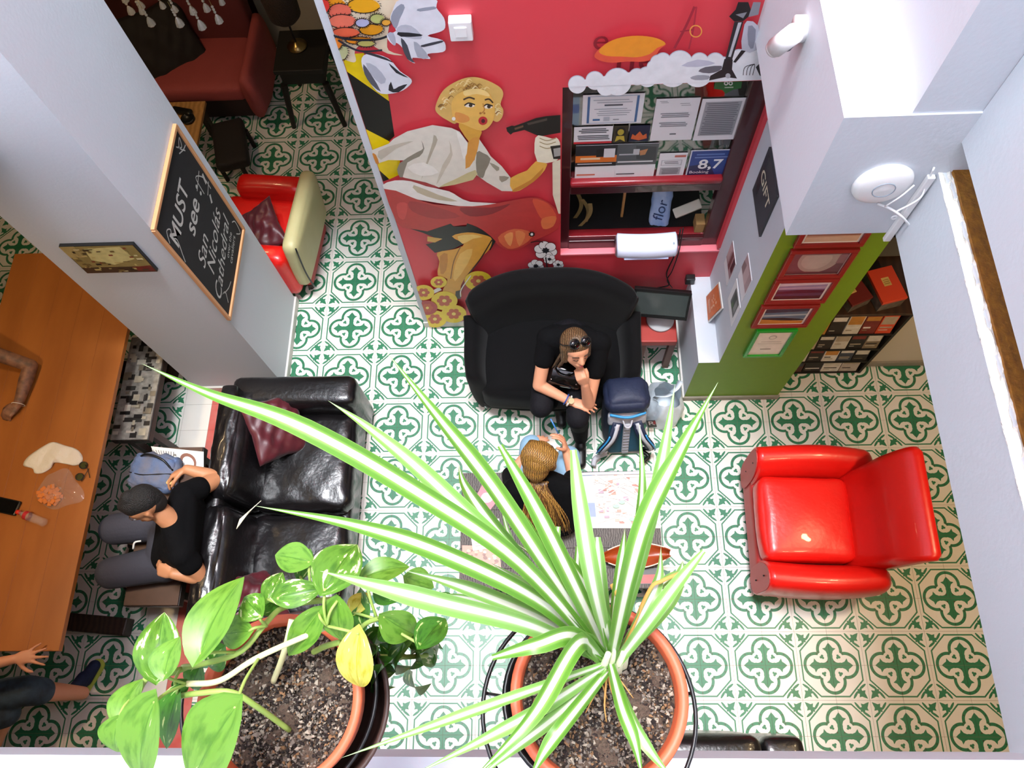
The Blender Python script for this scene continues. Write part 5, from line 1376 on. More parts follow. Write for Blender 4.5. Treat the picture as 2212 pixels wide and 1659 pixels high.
mu([(488, 430), (560, 395), (700, 435), (790, 535), (880, 600), (868, 650), (780, 705), (640, 716), (560, 640), (500, 530)], '#E2E5EF', Za, 3)
for p, c in (([(495, 390), (560, 390), (680, 430), (740, 470), (700, 455), (560, 410)], '#33343E'), ([(500, 480), (560, 560), (640, 700), (560, 640), (510, 560)], '#585A66'), ([(520, 470), (600, 500), (680, 600), (640, 640), (560, 560)], '#B9BDCB'), ([(700, 470), (790, 545), (860, 590), (760, 550)], '#2A2A34'), ([(780, 660), (850, 640), (780, 705), (700, 690), (720, 620), (740, 680)], '#24242E')):
    mu(p, c, Za, 2)
# ---- painted woman
HAIR = '#E0B866'
mu([(1072, 830), (1105, 735), (1165, 662), (1280, 600), (1385, 583), (1490, 612), (1585, 665), (1612, 720), (1590, 800), (1612, 845), (1602, 905), (1560, 942), (1500, 900), (1400, 760), (1260, 800), (1240, 950), (1170, 930), (1095, 880)], HAIR, Za, 4)
for k in range(46):
    a = rnd.uniform(0, 1)
    x, y = (1120 + 460 * a + rnd.uniform(-20, 20), 840 - 230 * math.sin(math.pi * min(1, a * 0.95 + 0.05)) + rnd.uniform(-10, 70))
    if 1235 < x < 1540 and y > 715: continue
    c = rnd.choice(('#A87834', '#8A5E28', '#F4DC98', '#F8E8B4', '#C89848'))
    ms([(x - 22, y + 10), (x, y - 12), (x + 24, y + 4)], rnd.uniform(8, 18), c, Za, 3, True)
mu([(1260, 950), (1432, 985), (1424, 1065), (1380, 1130), (1330, 1085), (1285, 1020)], '#E0A83C', Za, 2)
mu([(1212, 905), (1200, 800), (1228, 735), (1300, 690), (1400, 672), (1480, 695), (1530, 765), (1545, 850), (1530, 930), (1490, 985), (1440, 1008), (1370, 990), (1290, 955), (1240, 942)], '#EFBE5C', Za, 4)
mu([(1235, 860), (1330, 890), (1340, 930), (1280, 945), (1235, 920)], '#E49A4A', Za, 3)
mu([(1300, 690), (1400, 672), (1480, 695), (1500, 735), (1400, 715), (1310, 730)], '#F8D88A', Za, 3)
for (x, y, w) in ((1345, 805, 42), (1490, 815, 38)):
    mc((x, y), w, '#F6EEDC', Za, 18, 17); mc((x + 8, y), 15, '#3A2A1C', Za, 14); ms([(x - w, y + 2), (x - 8, y - 18), (x + w, y - 4)], 11, '#2A1A12', Za)
ms([(1295, 760), (1340, 742), (1385, 755)], 13, '#4A301C', Za); ms([(1465, 762), (1500, 755), (1530, 785)], 12, '#4A301C', Za)
ms([(1450, 790), (1462, 840), (1440, 868)], 8, '#C8873A', Za); mc((1430, 868), 9, '#B8742E', Za); mc((1462, 868), 8, '#B8742E', Za)
mc((1450, 928), 36, '#C0242E', Za, 20, 34); mc((1452, 930), 15, '#4A0A12', Za, 14, 17)
mc((1218, 912), 15, '#F4F0E8', Za)
# blouse
BL = '#E6E1D4'
mu([(560, 1165), (700, 1112), (740, 1072), (850, 1012), (1050, 962), (1200, 985), (1265, 1015), (1335, 1110), (1340, 1205), (1310, 1312), (1385, 1240), (1412, 1062), (1480, 1160), (1512, 1212), (1600, 1292), (1668, 1380), (1690, 1492), (1600, 1490), (1480, 1420), (1400, 1362), (1372, 1400), (1100, 1462), (1000, 1422), (820, 1382), (778, 1350), (790, 1280), (840, 1245), (700, 1242), (620, 1268)], BL)
mu([(1330, 1100), (1412, 1058), (1420, 1100), (1382, 1240), (1312, 1312)], '#DE9A3C', Za, 2)
for p, c in (([(775, 1352), (785, 1270), (925, 1180), (975, 1150), (960, 1085), (985, 1150), (945, 1215), (850, 1262), (812, 1382)], '#8E8676'), ([(1400, 1180), (1450, 1185), (1512, 1232), (1470, 1330), (1450, 1385), (1400, 1352)], '#8A8272'), ([(1060, 1040), (1090, 1080), (1050, 1180), (1000, 1300), (960, 1400), (1010, 1230), (1050, 1100)], '#B9B09C'), ([(1180, 1080), (1210, 1200), (1150, 1320), (1080, 1440), (1130, 1280), (1190, 1180)], '#CFC7B4'), ([(1240, 1010), (1330, 1110), (1300, 1240), (1270, 1130)], '#F4F1E8'), ([(620, 1170), (780, 1110), (900, 1090), (760, 1150), (640, 1240)], '#C9C2B0'), ([(1500, 1260), (1580, 1300), (1560, 1330)], '#A39A86'), ([(1580, 1370), (1660, 1380), (1600, 1420)], '#9E9684'), ([(820, 1385), (1000, 1425), (1100, 1462), (960, 1450), (790, 1400)], '#A8242C'), ([(1100, 1460), (1372, 1400), (1390, 1320), (1240, 1390)], '#CFC28E'), ([(850, 1300), (980, 1260), (1100, 1340), (960, 1370)], '#F2EFE6'), ([(570, 1190), (600, 1200), (625, 1268), (600, 1268)], '#D88A34')):
    mu(p, c, Za, 2)
mu([(1668, 1385), (1800, 1325), (1872, 1250), (1962, 1275), (1900, 1372), (1800, 1452), (1692, 1497)], '#EBB44E', Za, 2)
mu([(1700, 1470), (1830, 1400), (1930, 1300), (1900, 1372), (1800, 1452), (1692, 1497)], '#CC8A34', Za, 2)
# hair dryer and glove
mu([(1635, 982), (1680, 965), (1700, 968), (1780, 940), (1870, 905), (1950, 890), (2066, 880), (2066, 1022), (1900, 1052), (1780, 1000), (1690, 1022), (1670, 1038), (1642, 1012)], '#171310', Za, 1)
mu([(1700, 985), (1770, 962), (1772, 978), (1705, 1000)], '#6A4A34', Za); mu([(1800, 945), (1960, 905), (1960, 925), (1810, 962)], '#4A4038', Za)
mu([(1860, 1105), (1890, 1042), (2000, 1070), (2032, 1060), (2062, 1100), (2062, 1185), (2032, 1250), (1882, 1255)], '#F0EAD2', Za, 2)
for y in (1085, 1115, 1148): ms([(1900, y - 20), (1960, y), (2030, y - 20)], 7, '#A89868', Za)
mu([(1985, 1130), (2066, 1120), (2066, 1232), (2010, 1232)], '#2A2420', Za); mu([(2010, 1150), (2066, 1140), (2066, 1205), (2016, 1215)], '#A8A8A4', Za)
mu([(2002, 1260), (2066, 1235), (2066, 1670), (2050, 1670), (2005, 1520)], '#E8E0C8', Za, 1)
# petticoat, skirt, legs
mu([(652, 1440), (750, 1403), (880, 1410), (1000, 1450), (1180, 1490), (1250, 1530), (1350, 1575), (1570, 1588), (1400, 1622), (1200, 1600), (1000, 1568), (880, 1545), (700, 1492)], '#F2EFEA', Za, 2)
mu([(900, 1440), (1100, 1520), (1250, 1570), (1100, 1560), (930, 1500)], '#C8BCA0', Za, 2)
mu([(295, 180), (520, 250), (700, 305), (1000, 320), (1200, 295), (1300, 275), (1480, 248), (1560, 268), (1640, 320), (1692, 400), (1680, 500), (1500, 590), (1350, 672), (1250, 662), (1170, 600), (1100, 530), (1000, 470), (850, 480), (700, 520), (500, 500), (395, 450)], '#BE3A38', Zb, 2)
for p, c in (([(500, 280), (700, 320), (900, 400), (700, 420), (520, 360)], '#A83034'), ([(900, 330), (1150, 330), (1300, 300), (1160, 380), (980, 400)], '#922A30'), ([(1480, 260), (1600, 300), (1670, 420), (1560, 430), (1500, 340)], '#D8583E'), ([(1200, 570), (1330, 500), (1480, 540), (1400, 630), (1280, 660)], '#DC6A44'), ([(1250, 560), (1320, 530), (1300, 640)], '#F0A060'), ([(1340, 520), (1420, 540), (1370, 640)], '#E88A54'), ([(1550, 420), (1660, 400), (1640, 480), (1560, 500)], '#E07848'), ([(400, 300), (480, 300), (460, 420), (410, 400)], '#D04A48')):
    mu(p, c, Zb, 3)
mu([(500, 498), (640, 520), (760, 480), (825, 458), (850, 482), (950, 480), (955, 455), (1000, 470), (1080, 510), (1145, 560), (1182, 600), (1140, 672), (930, 620), (850, 660), (700, 692), (628, 625), (750, 592), (600, 530)], '#1A1414', Zb, 1)
mu([(640, 560), (760, 580), (700, 610), (640, 600)], '#D8A850', Zb, 1)
mu([(835, 560), (960, 528), (1090, 548), (1152, 580), (1135, 660), (1062, 735), (962, 862), (905, 960), (905, 1052), (760, 1020), (800, 905), (722, 872), (735, 760), (720, 690), (860, 662), (930, 622)], '#E2A53C', Zb, 3)
mu([(880, 560), (1000, 545), (1080, 565), (1000, 580), (920, 620)], '#F2CC70', Zb, 2); mu([(900, 700), (1000, 660), (960, 780), (860, 920), (850, 840)], '#EFC262', Zb, 2); mu([(740, 720), (800, 700), (790, 830), (745, 860)], '#C8862E', Zb, 2)
ms([(905, 640), (850, 760), (825, 900)], 8, '#8A5A22', Zb); ms([(1152, 590), (1062, 740), (965, 865)], 10, '#3A2016', Zb)
mu([(865, 1000), (905, 990), (905, 1060), (860, 1060)], '#2A1A18', Zb)
mu([(660, 1005), (735, 965), (755, 990), (690, 1020)], '#E8E0DA', Zb)
for (c, r) in (((610, 1010), 85), ((775, 1075), 105), ((850, 1180), 100), ((730, 925), 65), ((1045, 915), 110), ((700, 1220), 95), ((640, 1130), 80), ((1100, 1000), 90)):
    col = '#B83432' if c == (640, 1130) else '#F0D028'
    mc(c, r, col, Zb, 24, r * .72)
    for k in range(6):
        a = 2 * math.pi * k / 6
        mc((c[0] + r * .36 * math.cos(a), c[1] + r * .27 * math.sin(a)), r * .22, '#C4552E', Zb, 10, r * .17)
    mc(c, r * .16, '#F4DE70', Zb, 10, r * .13)
ms([(985, 870), (910, 980), (905, 1040)], 8, '#F0EAE0', Zb)
for (c, r) in (((1580, 668), 95), ((1502, 792), 66), ((1680, 780), 45), ((1610, 735), 50)):
    for k in range(6):
        a = 2 * math.pi * k / 6 + .3
        mc((c[0] + r * .55 * math.cos(a), c[1] + r * .45 * math.sin(a)), r * .47, '#1C1C22', Zb, 14, r * .38); mc((c[0] + r * .55 * math.cos(a), c[1] + r * .45 * math.sin(a)), r * .43, '#F0F0F2', Zb, 14, r * .34)
    mc(c, r * .3, '#26262C', Zb, 14, r * .24, 0, .2)
ms([(1580, 720), (1590, 790), (1600, 830)], 10, '#26262C', Zb); mc((1470, 535), 24, '#18181A', Zb, 16, 20, 0, .2); mc((1470, 535), 11, '#E8E8E8', Zb)
ms([(1460, 600), (1520, 590), (1560, 600)], 8, '#3A1A1A', Zb)
# sun, letters, rings, clouds and lamp post
mu([(380, 390), (440, 320), (520, 270), (640, 240), (760, 235), (880, 255), (950, 300), (900, 340), (860, 400), (780, 440), (640, 440), (520, 450), (420, 430)], '#EE5A3E', Zc, 3)
mu([(415, 360), (470, 300), (560, 256), (680, 235), (800, 238), (900, 262), (945, 300), (880, 330), (820, 380), (720, 405), (600, 400), (480, 395)], '#F59A28', Zc, 3)
ms([(1175, 0), (1110, 150), (1015, 335)], 20, '#A8243A', Zc); ms([(1190, 0), (1165, 180), (1130, 340)], 14, '#B82A40', Zc, 3); ms([(1060, 200), (1160, 185)], 10, '#A8243A', Zc, 0)
ring = circle((1185, 197), 46, 24); ms(ring + ring[:1], 9, '#F2A648', Zc, 0)
cl = [((245, 622), 70), ((385, 590), 72), ((470, 640), 70), ((565, 600), 108), ((720, 560), 66), ((800, 560), 80), ((885, 445), 60), ((925, 430), 62), ((1060, 450), 100), ((1000, 520), 120), ((1215, 440), 72), ((1340, 440), 72), ((1200, 520), 120), ((1400, 480), 80), ((1530, 420), 80), ((1640, 420), 90), ((850, 480), 52)]
for c, r in cl: mc(c, r + 3, '#C8CCDA', Zc, 26)
for c, r in cl: mc((c[0], c[1] + 3), r, '#EEF0F6', Zc, 26)
mu([(175, 640), (200, 600), (420, 560), (800, 500), (1000, 430), (1690, 400), (1710, 585), (1000, 612)], '#EEF0F6', Zc)
mu([(1070, 470), (1200, 420), (1340, 450), (1200, 480)], '#C6C8DA', Zc, 2); mu([(1140, 565), (1200, 545), (1290, 550), (1280, 580), (1180, 585)], '#A8A8B2', Zc, 2)
mu([(1490, 118), (1562, 114), (1472, 425), (1418, 420)], '#2A2A30', Zc); mu([(1520, 125), (1548, 122), (1462, 400), (1442, 398)], '#C4C4CC', Zc)
mu([(1448, 75), (1500, 20), (1520, -40), (1600, -40), (1620, 20), (1610, 70), (1560, 112), (1490, 116)], '#17171C', Zc); mu([(1500, 60), (1590, 40), (1560, 90)], '#8A8A92', Zc)
mu([(1412, 415), (1478, 420), (1472, 500), (1512, 572), (1420, 560), (1290, 588), (1300, 550), (1390, 500)], '#1E1E24', Zc); mu([(1205, 515), (1260, 480), (1390, 470), (1370, 510), (1290, 530)], '#6A6A74', Zc, 2); mc((1440, 550), 20, '#B8B8C0', Zc)
mu([(1600, 80), (1680, 60), (1700, -40), (1640, -40)], '#8A8A94', Zc); mu([(1560, 190), (1590, 110), (1680, 150), (1675, 340), (1550, 345)], '#BFC0CE', Zc, 2); mu([(1600, 150), (1660, 180), (1640, 330), (1600, 300)], '#8A8C9C', Zc, 2); mu([(1545, 345), (1580, 350), (1500, 445), (1480, 440)], '#1C1C22', Zc)
for k in range(4): ms([(1560 + 25 * k, 545), (1575 + 25 * k, 480), (1650, 455)], 5, '#2A2A30', Zc)
mu([(1660, 480), (1700, 440), (1710, 560), (1690, 545)], '#24242A', Zc)
mural = tag(flat_print('wall_mural', ML, (0, -1, 0), step=0.00006, material=print_mat('mural_print', 0.4, 0.10)), 'pop-art mural of a blonde woman with a hair dryer on the red wall', 'mural')
dk = mat('faded_letter', '#8E2430', 0.5)
WF = lambda u, v, off: frame_of(at_y(*Zc(u, v), YW) + V3((0, -off, 0)), (1, 0, 0), (0, 0, 1))
lettering('letter', 'e', 0.16, WF(435, 312, 0.010), dk, mural)
lettering('letter', 'he', 0.20, WF(720, 465, 0.012), dk, mural)

struct('trim_6', bm_box(2.549, 2.5695, YW - 0.004, -0.353, 0.985, NZ1 + 0.02), red_paint, 'red painted reveal beside the reception window')
# ================================================================== framed window of the niche
maroon = mat('maroon_lacquer', '#45121A', 0.28, coat=0.4, noise=(20, 0.3), col2='#2A0A10')
YF = -0.355
nw = struct('window_1', bm_box(NX0 - 0.012, NX0 + 0.052, YF, YF + 0.06, NZ0 - 0.02, NZ1 + 0.005, bevel=0.004), maroon, 'dark red framed reception window in the mural wall')
obj('stile', bm_box(2.455, 2.565, YF, YF + 0.06, NZ0 - 0.02, NZ1 + 0.005, bevel=0.004), maroon, nw)
obj('top_rail', bm_box(NX0 + 0.05, 2.46, YF, YF + 0.06, NZ1 - 0.012, NZ1 + 0.005, bevel=0.003), maroon, nw)
obj('middle_rail', bm_box(NX0 + 0.05, 2.46, YF - 0.012, YF + 0.07, 1.535, 1.60, bevel=0.006), maroon, nw)
red_lac = mat('red_lacquer', '#8E2028', 0.2, coat=0.5)
obj('shelf_edge', bm_box(NX0 + 0.05, 2.46, YF - 0.02, YF + 0.08, 1.60, 1.645, bevel=0.012), red_lac, nw, True)
obj('bottom_rail', bm_box(NX0 + 0.05, 2.46, YF - 0.005, YF + 0.06, NZ0 - 0.02, 1.045, bevel=0.005), maroon, nw)
obj('counter', bm_box(NX0 + 0.05, 2.46, YF + 0.02, YF + 0.075, 1.035, 1.06, bevel=0.004), red_lac, nw)
obj('hatch_dark_fill', bm_box(NX0 + 0.05, 2.46, YF + 0.076, YF + 1.3, 1.03, 1.058), mat('hatch_dark', '#0C0A0A', 0.6), nw)  # black sheet deepened to fill the hatch with the room's darkness
gm = bpy.data.materials.new('window_glass'); gm.use_nodes = True
b = gm.node_tree.nodes['Principled BSDF']; b.inputs['Transmission Weight'].default_value = 1.0; b.inputs['Roughness'].default_value = 0.02; b.inputs['IOR'].default_value = 1.5; b.inputs['Base Color'].default_value = (0.85, 0.9, 0.9, 1); b.inputs['Coat Weight'].default_value = 0.6
obj('pane', bm_box(NX0 + 0.05, 2.457, YF + 0.022, YF + 0.027, 1.645, NZ1 - 0.01), gm, nw)
# notices stuck on the pane: corner points picked on the pane plane
YP = YF + 0.018
def notice(name, label, corners, layers, Zf=Zc, tilt=0.0, thick=0.0012, group='notices stuck on the reception window', border=None, cat='notice', paper='#EDEDF0'):
    P = [at_y(*Zf(*c), YP) for c in corners]       # TL TR BR BL
    x0, x1 = (P[0].x + P[3].x) / 2, (P[1].x + P[2].x) / 2
    z1, z0 = (P[0].z + P[1].z) / 2, (P[2].z + P[3].z) / 2
    t = thing(name, label, cat, ((x0 + x1) / 2, YP, z0), group)
    obj('sheet', bm_box(x0, x1, YP - thick, YP, z0, z1), mat('paper_' + paper.strip('#'), paper, 0.6), t)
    W_, H_ = x1 - x0, z1 - z0
    pt = lambda u, v: V3((x0 + u * W_, YP - thick, z1 - v * H_))
    if layers:
        flat_print('print', [([pt(*q) for q in pts], c) for pts, c in layers], (0, -1, 0), t, material=print_mat('leaflet_print', 0.4, 0.05))
    return t, pt, W_, H_
R_ = lambda u0, v0, u1, v1: [(u0, v0), (u1, v0), (u1, v1), (u0, v1)]
def lines(u0, u1, vs, h, c, jitter=0.0, seed=1):
    r = random.Random(seed)
    return [(R_(u0 + r.uniform(0, jitter), v, u1 - r.uniform(0, jitter), v + h), c) for v in vs]
G1 = '#8E9096'
notice('certificate', 'white certificate with blue side bands on the window', [(290, 757), (780, 742), (762, 975), (285, 995)], [(R_(.08, .04, .12, .96), '#4A6FA0'), (R_(.88, .04, .92, .96), '#4A6FA0'), (R_(.08, .04, .92, .06), '#A8B8CC'), (R_(.08, .94, .92, .96), '#A8B8CC')] + lines(.16, .84, (.16, .24), .03, '#B8BCC4', .1) + [(R_(.36, .32, .66, .37), '#50545C')] + lines(.18, .84, (.46, .53, .60, .67), .022, '#A4A8B0', .12) + [(R_(.18, .80, .30, .86), '#3A6AA0'), (R_(.36, .74, .46, .88), '#C0C4CC'), (R_(.52, .82, .62, .85), G1)])
notice('letter_sheet', 'plain typed letter in the middle of the window', [(872, 787), (1220, 777), (1165, 1110), (830, 1120)], lines(.08, .30, (.05, .08), .012, '#A0A2A8', .05) + lines(.55, .82, (.11, .15), .012, '#A0A2A8', .05) + lines(.14, .84, (.33, .37, .41), .02, '#84868E', .06) + lines(.14, .84, (.55, .59, .63), .02, '#84868E', .08) + [(R_(.45, .82, .6, .85), '#6A6C74')])
notice('letter_sheet', 'densely typed page at the right of the window', [(1240, 782), (1600, 782), (1505, 1110), (1172, 1115)], [(R_(.09, .07, .90, .88), '#A8AAB0')] + lines(.12, .87, [.10 + .045 * k for k in range(17)], .018, '#6E7078', .06))
notice('notice_card', 'small white notice with a red bottom edge on the window', [(225, 1010), (532, 1006), (520, 1135), (215, 1147)], [(R_(0, .88, 1, 1), '#C8202E')] + lines(.12, .9, (.10, .20, .30), .06, '#55575E', .08, 2) + lines(.08, .94, (.50, .60, .70), .05, '#44464E', .06, 3))
t, pt, W_, H_ = notice('sticker', 'dark round award sticker with a yellow ribbon', [(540, 1000), (655, 998), (645, 1130), (525, 1135)], None, paper='#3A3424')
flat_print('print', [([pt(*q) for q in circle((.5, .38), .36, 20, .30)], '#1A1814'), ([pt(*q) for q in circle((.5, .38), .22, 20, .18)], '#C8B440'), ([pt(*q) for q in [(.25, .6), (.75, .6), (.85, .95), (.5, .8), (.15, .95)]], '#D0B83C')], (0, -1, 0), t)
t, pt, W_, H_ = notice('sticker', 'navy sticker with an orange crown shape', [(665, 1000), (825, 996), (820, 1122), (660, 1128)], None, paper='#1E2440')
flat_print('print', [([pt(*q) for q in [(.1, .8), (.15, .5), (.3, .62), (.5, .35), (.68, .62), (.85, .5), (.9, .8), (.5, .92)]], '#E8703A')], (0, -1, 0), t)
notice('leaflet', 'black and orange brochure at the lower left of the window', [(235, 1160), (560, 1150), (552, 1412), (228, 1422)], [(R_(0, 0, 1, .30), '#22242A'), (R_(0, .30, 1, .50), '#E87A28'), (R_(.12, .36, .6, .42), '#F8D8B0'), (R_(0, .50, 1, .62), '#1E2026'), (R_(.05, .53, .9, .56), '#D0D2D8'), (R_(.04, .86, .5, .90), '#D86A4A'), (R_(.68, .1, .95, .36), '#E4E4E8'), (R_(.5, .12, .68, .34), '#101216')])
notice('leaflet', 'grey brochure with a city picture in the lower row of the window', [(562, 1146), (890, 1140), (862, 1400), (548, 1410)], [(R_(0, 0, 1, .62), '#565C60'), ([(.45, .05), (.95, .1), (.98, .5), (.5, .45)], '#3C4246'), (R_(.4, .15, .55, .32), '#C8CCD0'), ([(.55, .2), (.75, .15), (.7, .32), (.58, .34)], '#C88A5A'), (R_(.06, .28, .42, .32), '#B8BCC2'), (R_(.04, .50, .92, .54), '#E0E2E4'), (R_(.04, .88, .5, .91), '#3A3C42')])
notice('notice_card', 'small white card with two grey stamps on the window', [(902, 1222), (1125, 1215), (1090, 1405), (872, 1425)], [(R_(.55, .08, .95, .16), '#C86A5A'), (R_(.1, .26, .85, .48), '#B8BAC0'), (R_(.13, .28, .82, .46), '#E6E6EA')] + lines(.2, .75, (.32, .38), .03, '#808288', .05) + [(R_(.1, .55, .85, .84), '#B4B6BC')] + lines(.16, .8, (.6, .66, .72, .78), .03, '#6E7076', .05))
t, pt, W_, H_ = notice('score_plaque', 'blue rating plaque reading 8,7 on the window', [(1150, 1197), (1500, 1186), (1440, 1390), (1112, 1400)], None, paper='#D8DAE4')
flat_print('print', [([pt(*q) for q in R_(.03, .03, .97, .97)], '#24458E'), ([pt(*q) for q in [(.03, .6), (.5, .5), (.7, .97), (.03, .97)]], '#1C2A58'), ([pt(*q) for q in R_(.15, .14, .8, .19)], '#5F7FC0'), ([pt(*q) for q in R_(.12, .26, .9, .29)], '#7F9BD2')], (0, -1, 0), t, material=print_mat('leaflet_print', 0.4, 0.05))
wl = mat('white_letter', '#F4F4F6', 0.5)
lettering('score', '8,7', 0.105, frame_of(pt(.52, .55) + V3((0, -0.0025, 0)), (1, 0, 0), (0, 0, 1)), wl, t, bold=0.02)
lettering('score_brand', 'Booking', 0.032, frame_of(pt(.30, .84) + V3((0, -0.0025, 0)), (1, 0, 0), (0, 0, 1)), wl, t)
t = thing('badge', 'green review badge hanging at the top right of the window', 'notice', tuple(at_y(*Zc(1450, 740), YP)), 'notices stuck on the reception window')
bd = [(1352, 600), (1566, 600), (1552, 700), (1480, 716), (1430, 746), (1402, 716), (1334, 706)]
bm = bmesh.new(); vs = [bm.verts.new(at_y(*Zc(*q), YP - 0.001)) for q in bd]; bm.faces.new(vs); solid(bm, 0.001)
obj('plate', bm, mat('badge_green', '#1F6A2E', 0.4), t)
flat_print('print', [([at_y(*Zc(*q), YP - 0.0035) for q in circle((1432, 662), 18, 14)], '#E8EEE8'), ([at_y(*Zc(*q), YP - 0.0035) for q in circle((1468, 662), 18, 14)], '#E8EEE8'), ([at_y(*Zc(*q), YP - 0.0035) for q in circle((1432, 662), 8, 10)], '#1F6A2E'), ([at_y(*Zc(*q), YP - 0.0035) for q in circle((1468, 662), 8, 10)], '#1F6A2E'), ([at_y(*Zc(*q), YP - 0.0035) for q in [(1420, 690), (1490, 688), (1490, 698), (1420, 700)]], '#B8D0B8')], (0, -1, 0), t)
lettering('badge_text', 'REVIEW US', 0.05, frame_of(at_y(*Zc(1458, 620), YP - 0.004), (1, 0, 0), (0, 0, 1)), wl, t)
# behind the hatch: packet, boxes, magazines
t = thing('tissue_packet', 'blue and white packet lettered flor on the reception counter', 'packet', (2.22, -0.22, 1.06))
PM_ = TM((2.20, -0.17, 1.13)) @ Euler((math.radians(48), 0, math.radians(-8))).to_matrix().to_4x4()
obj('wrapper', bm_soft(0.062, 0.14, 0.025, 0.02, puff=(0, 0, 0.012), n=12, M=PM_, noise=0.002), mat('blue_foil', '#2C78C8', 0.25, noise=(12, 0.9), col2='#D8E4F0'), t, True)
lettering('packet_text', 'flor', 0.09, PM_ @ TM((0.0, -0.02, 0.041)) @ Matrix.Rotation(math.radians(80), 4, 'Z'), mat('navy_letter', '#14305E'), t)
t = thing('white_box', 'small crumpled white box on the reception counter', 'box', (2.36, -0.2, 1.06))
obj('carton', bm_box(-0.085, 0.085, -0.03, 0.03, -0.045, 0.045, bevel=0.006, M=TM((2.36, -0.20, 1.13)) @ Euler((0.5, -0.35, 0.2)).to_matrix().to_4x4()), mat('white_card', '#D8D4C4', 0.7, noise=(10, 0.4), col2='#A8A48C'), t)
tag(obj('cardboard_box', bm_box(2.40, 2.455, -0.33, -0.25, 1.062, 1.15, bevel=0.003), mat('cardboard', '#A8824E', 0.8)), 'small brown cardboard box at the right of the reception counter', 'box')
for k, (x, a) in enumerate(((1.70, 0.5), (1.735, -0.35), (1.67, 0.1))):
    tag(obj('dried_leaf_strap', solid(bm_grid(lambda u, v: V3((x + 0.10 * math.sin(a) * v + 0.012 * (2 * u - 1), -0.26 + 0.03 * k, 1.063 + 0.24 * v * math.cos(a * .5))) + V3((0.03 * math.sin(3 * v), 0, 0)), 2, 12), 0.003), mat('woven_strap', '#8E7A4A', 0.7)), ('tan woven strap leaning left behind the hatch', 'tan woven strap leaning right behind the hatch', 'straight tan strap standing behind the hatch')[k], 'strap', 'straps behind the hatch')
tag(obj('hatch_post', bm_box(1.955, 1.97, -0.2, -0.18, 1.06, 1.56), oak), 'thin wooden post behind the hatch', 'post')
# ================================================================== things on and around the walls
# ---- chalkboard on the left pillar
XB = -0.437
cb = thing('chalkboard', 'chalkboard with must see lettering hung on the left pillar', 'chalkboard', (XB, -0.57, 1.13))
y0, y1, z0, z1 = -0.882, -0.258, 1.128, 2.056
obj('slate', bm_box(XB + 0.001, XB + 0.010, y0, y1, z0, z1), mat('slate_black', '#141416', 0.8, noise=(9, 0.5), col2='#26262A'), cb)
fr_w = mat('frame_pale_pine', '#D9A070', 0.5, noise=(20, 0.3), col2='#B87A4A')
for nm, a in (('frame_rail', (y0 - .012, y1 + .012, z1, z1 + .022)), ('frame_rail', (y0 - .012, y1 + .012, z0 - .022, z0)), ('frame_stile', (y0 - .016, y0 + .004, z0 - .01, z1 + .01)), ('frame_stile', (y1 - .004, y1 + .016, z0 - .01, z1 + .01))):
    obj(nm, bm_box(XB + 0.001, XB + 0.022, a[0], a[1], a[2], a[3], bevel=0.003), fr_w, cb)
chalk = mat('chalk', '#D9D9D4', 0.95, noise=(120, 0.6), col2='#6E6E6C')
BF = lambda y, z, rot=0.0: frame_of((XB + 0.0108, y, z), (0, 1, 0), (0, 0, 1)) @ Matrix.Rotation(rot, 4, 'Z')
lettering('chalk_text', 'MUST', 0.15, BF(-0.66, 1.865, 0.05), chalk, cb, 0.95, 0.1, 0.012)
lettering('chalk_text', 'see :', 0.16, BF(-0.535, 1.73, 0.05), chalk, cb, 1.0, 0.1, 0.012)
lettering('chalk_text', 'San', 0.14, BF(-0.69, 1.555, 0.12), chalk, cb, 1.0, 0.35)
lettering('chalk_text', 'Nicolás', 0.14, BF(-0.56, 1.455, 0.12), chalk, cb, 0.95, 0.35)
lettering('chalk_text', 'Cathedral', 0.13, BF(-0.60, 1.325, 0.12), chalk, cb, 1.0, 0.35)
lettering('chalk_text', 'over the', 0.05, BF(-0.46, 1.265, 0.08), chalk, cb)
lettering('chalk_text', 'cavaliers', 0.055, BF(-0.46, 1.215, 0.08), chalk, cb)
def chalk_line(pts, w=0.007):
    P = [BF(a, b) @ V3((0, 0, 0)) for a, b in stroke(smooth2(pts, 5, False), w)]
    ML_.append((P, '#C4C4C0'))
ML_ = []
chalk_line([(-0.86, 1.90), (-0.82, 1.95), (-0.79, 1.92), (-0.82, 1.89), (-0.80, 1.84), (-0.84, 1.76), (-0.86, 1.72)])
chalk_line([(-0.35, 2.02), (-0.31, 1.97), (-0.28, 2.01), (-0.33, 1.99), (-0.30, 1.93)]); chalk_line([(-0.36, 1.98), (-0.31, 1.95), (-0.27, 1.94)])
chalk_line([(-0.80, 1.16), (-0.76, 1.22), (-0.80, 1.25), (-0.72, 1.19), (-0.66, 1.17)]); chalk_line([(-0.34, 1.20), (-0.30, 1.15), (-0.28, 1.24), (-0.31, 1.28)])
chalk_line([(-0.38, 1.66), (-0.36, 1.78), (-0.30, 1.70), (-0.30, 1.60)]); chalk_line([(-0.42, 1.74), (-0.30, 1.76)]); chalk_line([(-0.36, 1.62), (-0.28, 1.64)]); chalk_line([(-0.37, 1.56), (-0.34, 1.60)], 0.02); chalk_line([(-0.31, 1.66), (-0.29, 1.72)], 0.02)
flat_print('chalk_doodle', ML_, (1, 0, 0), cb, base=0.0002)
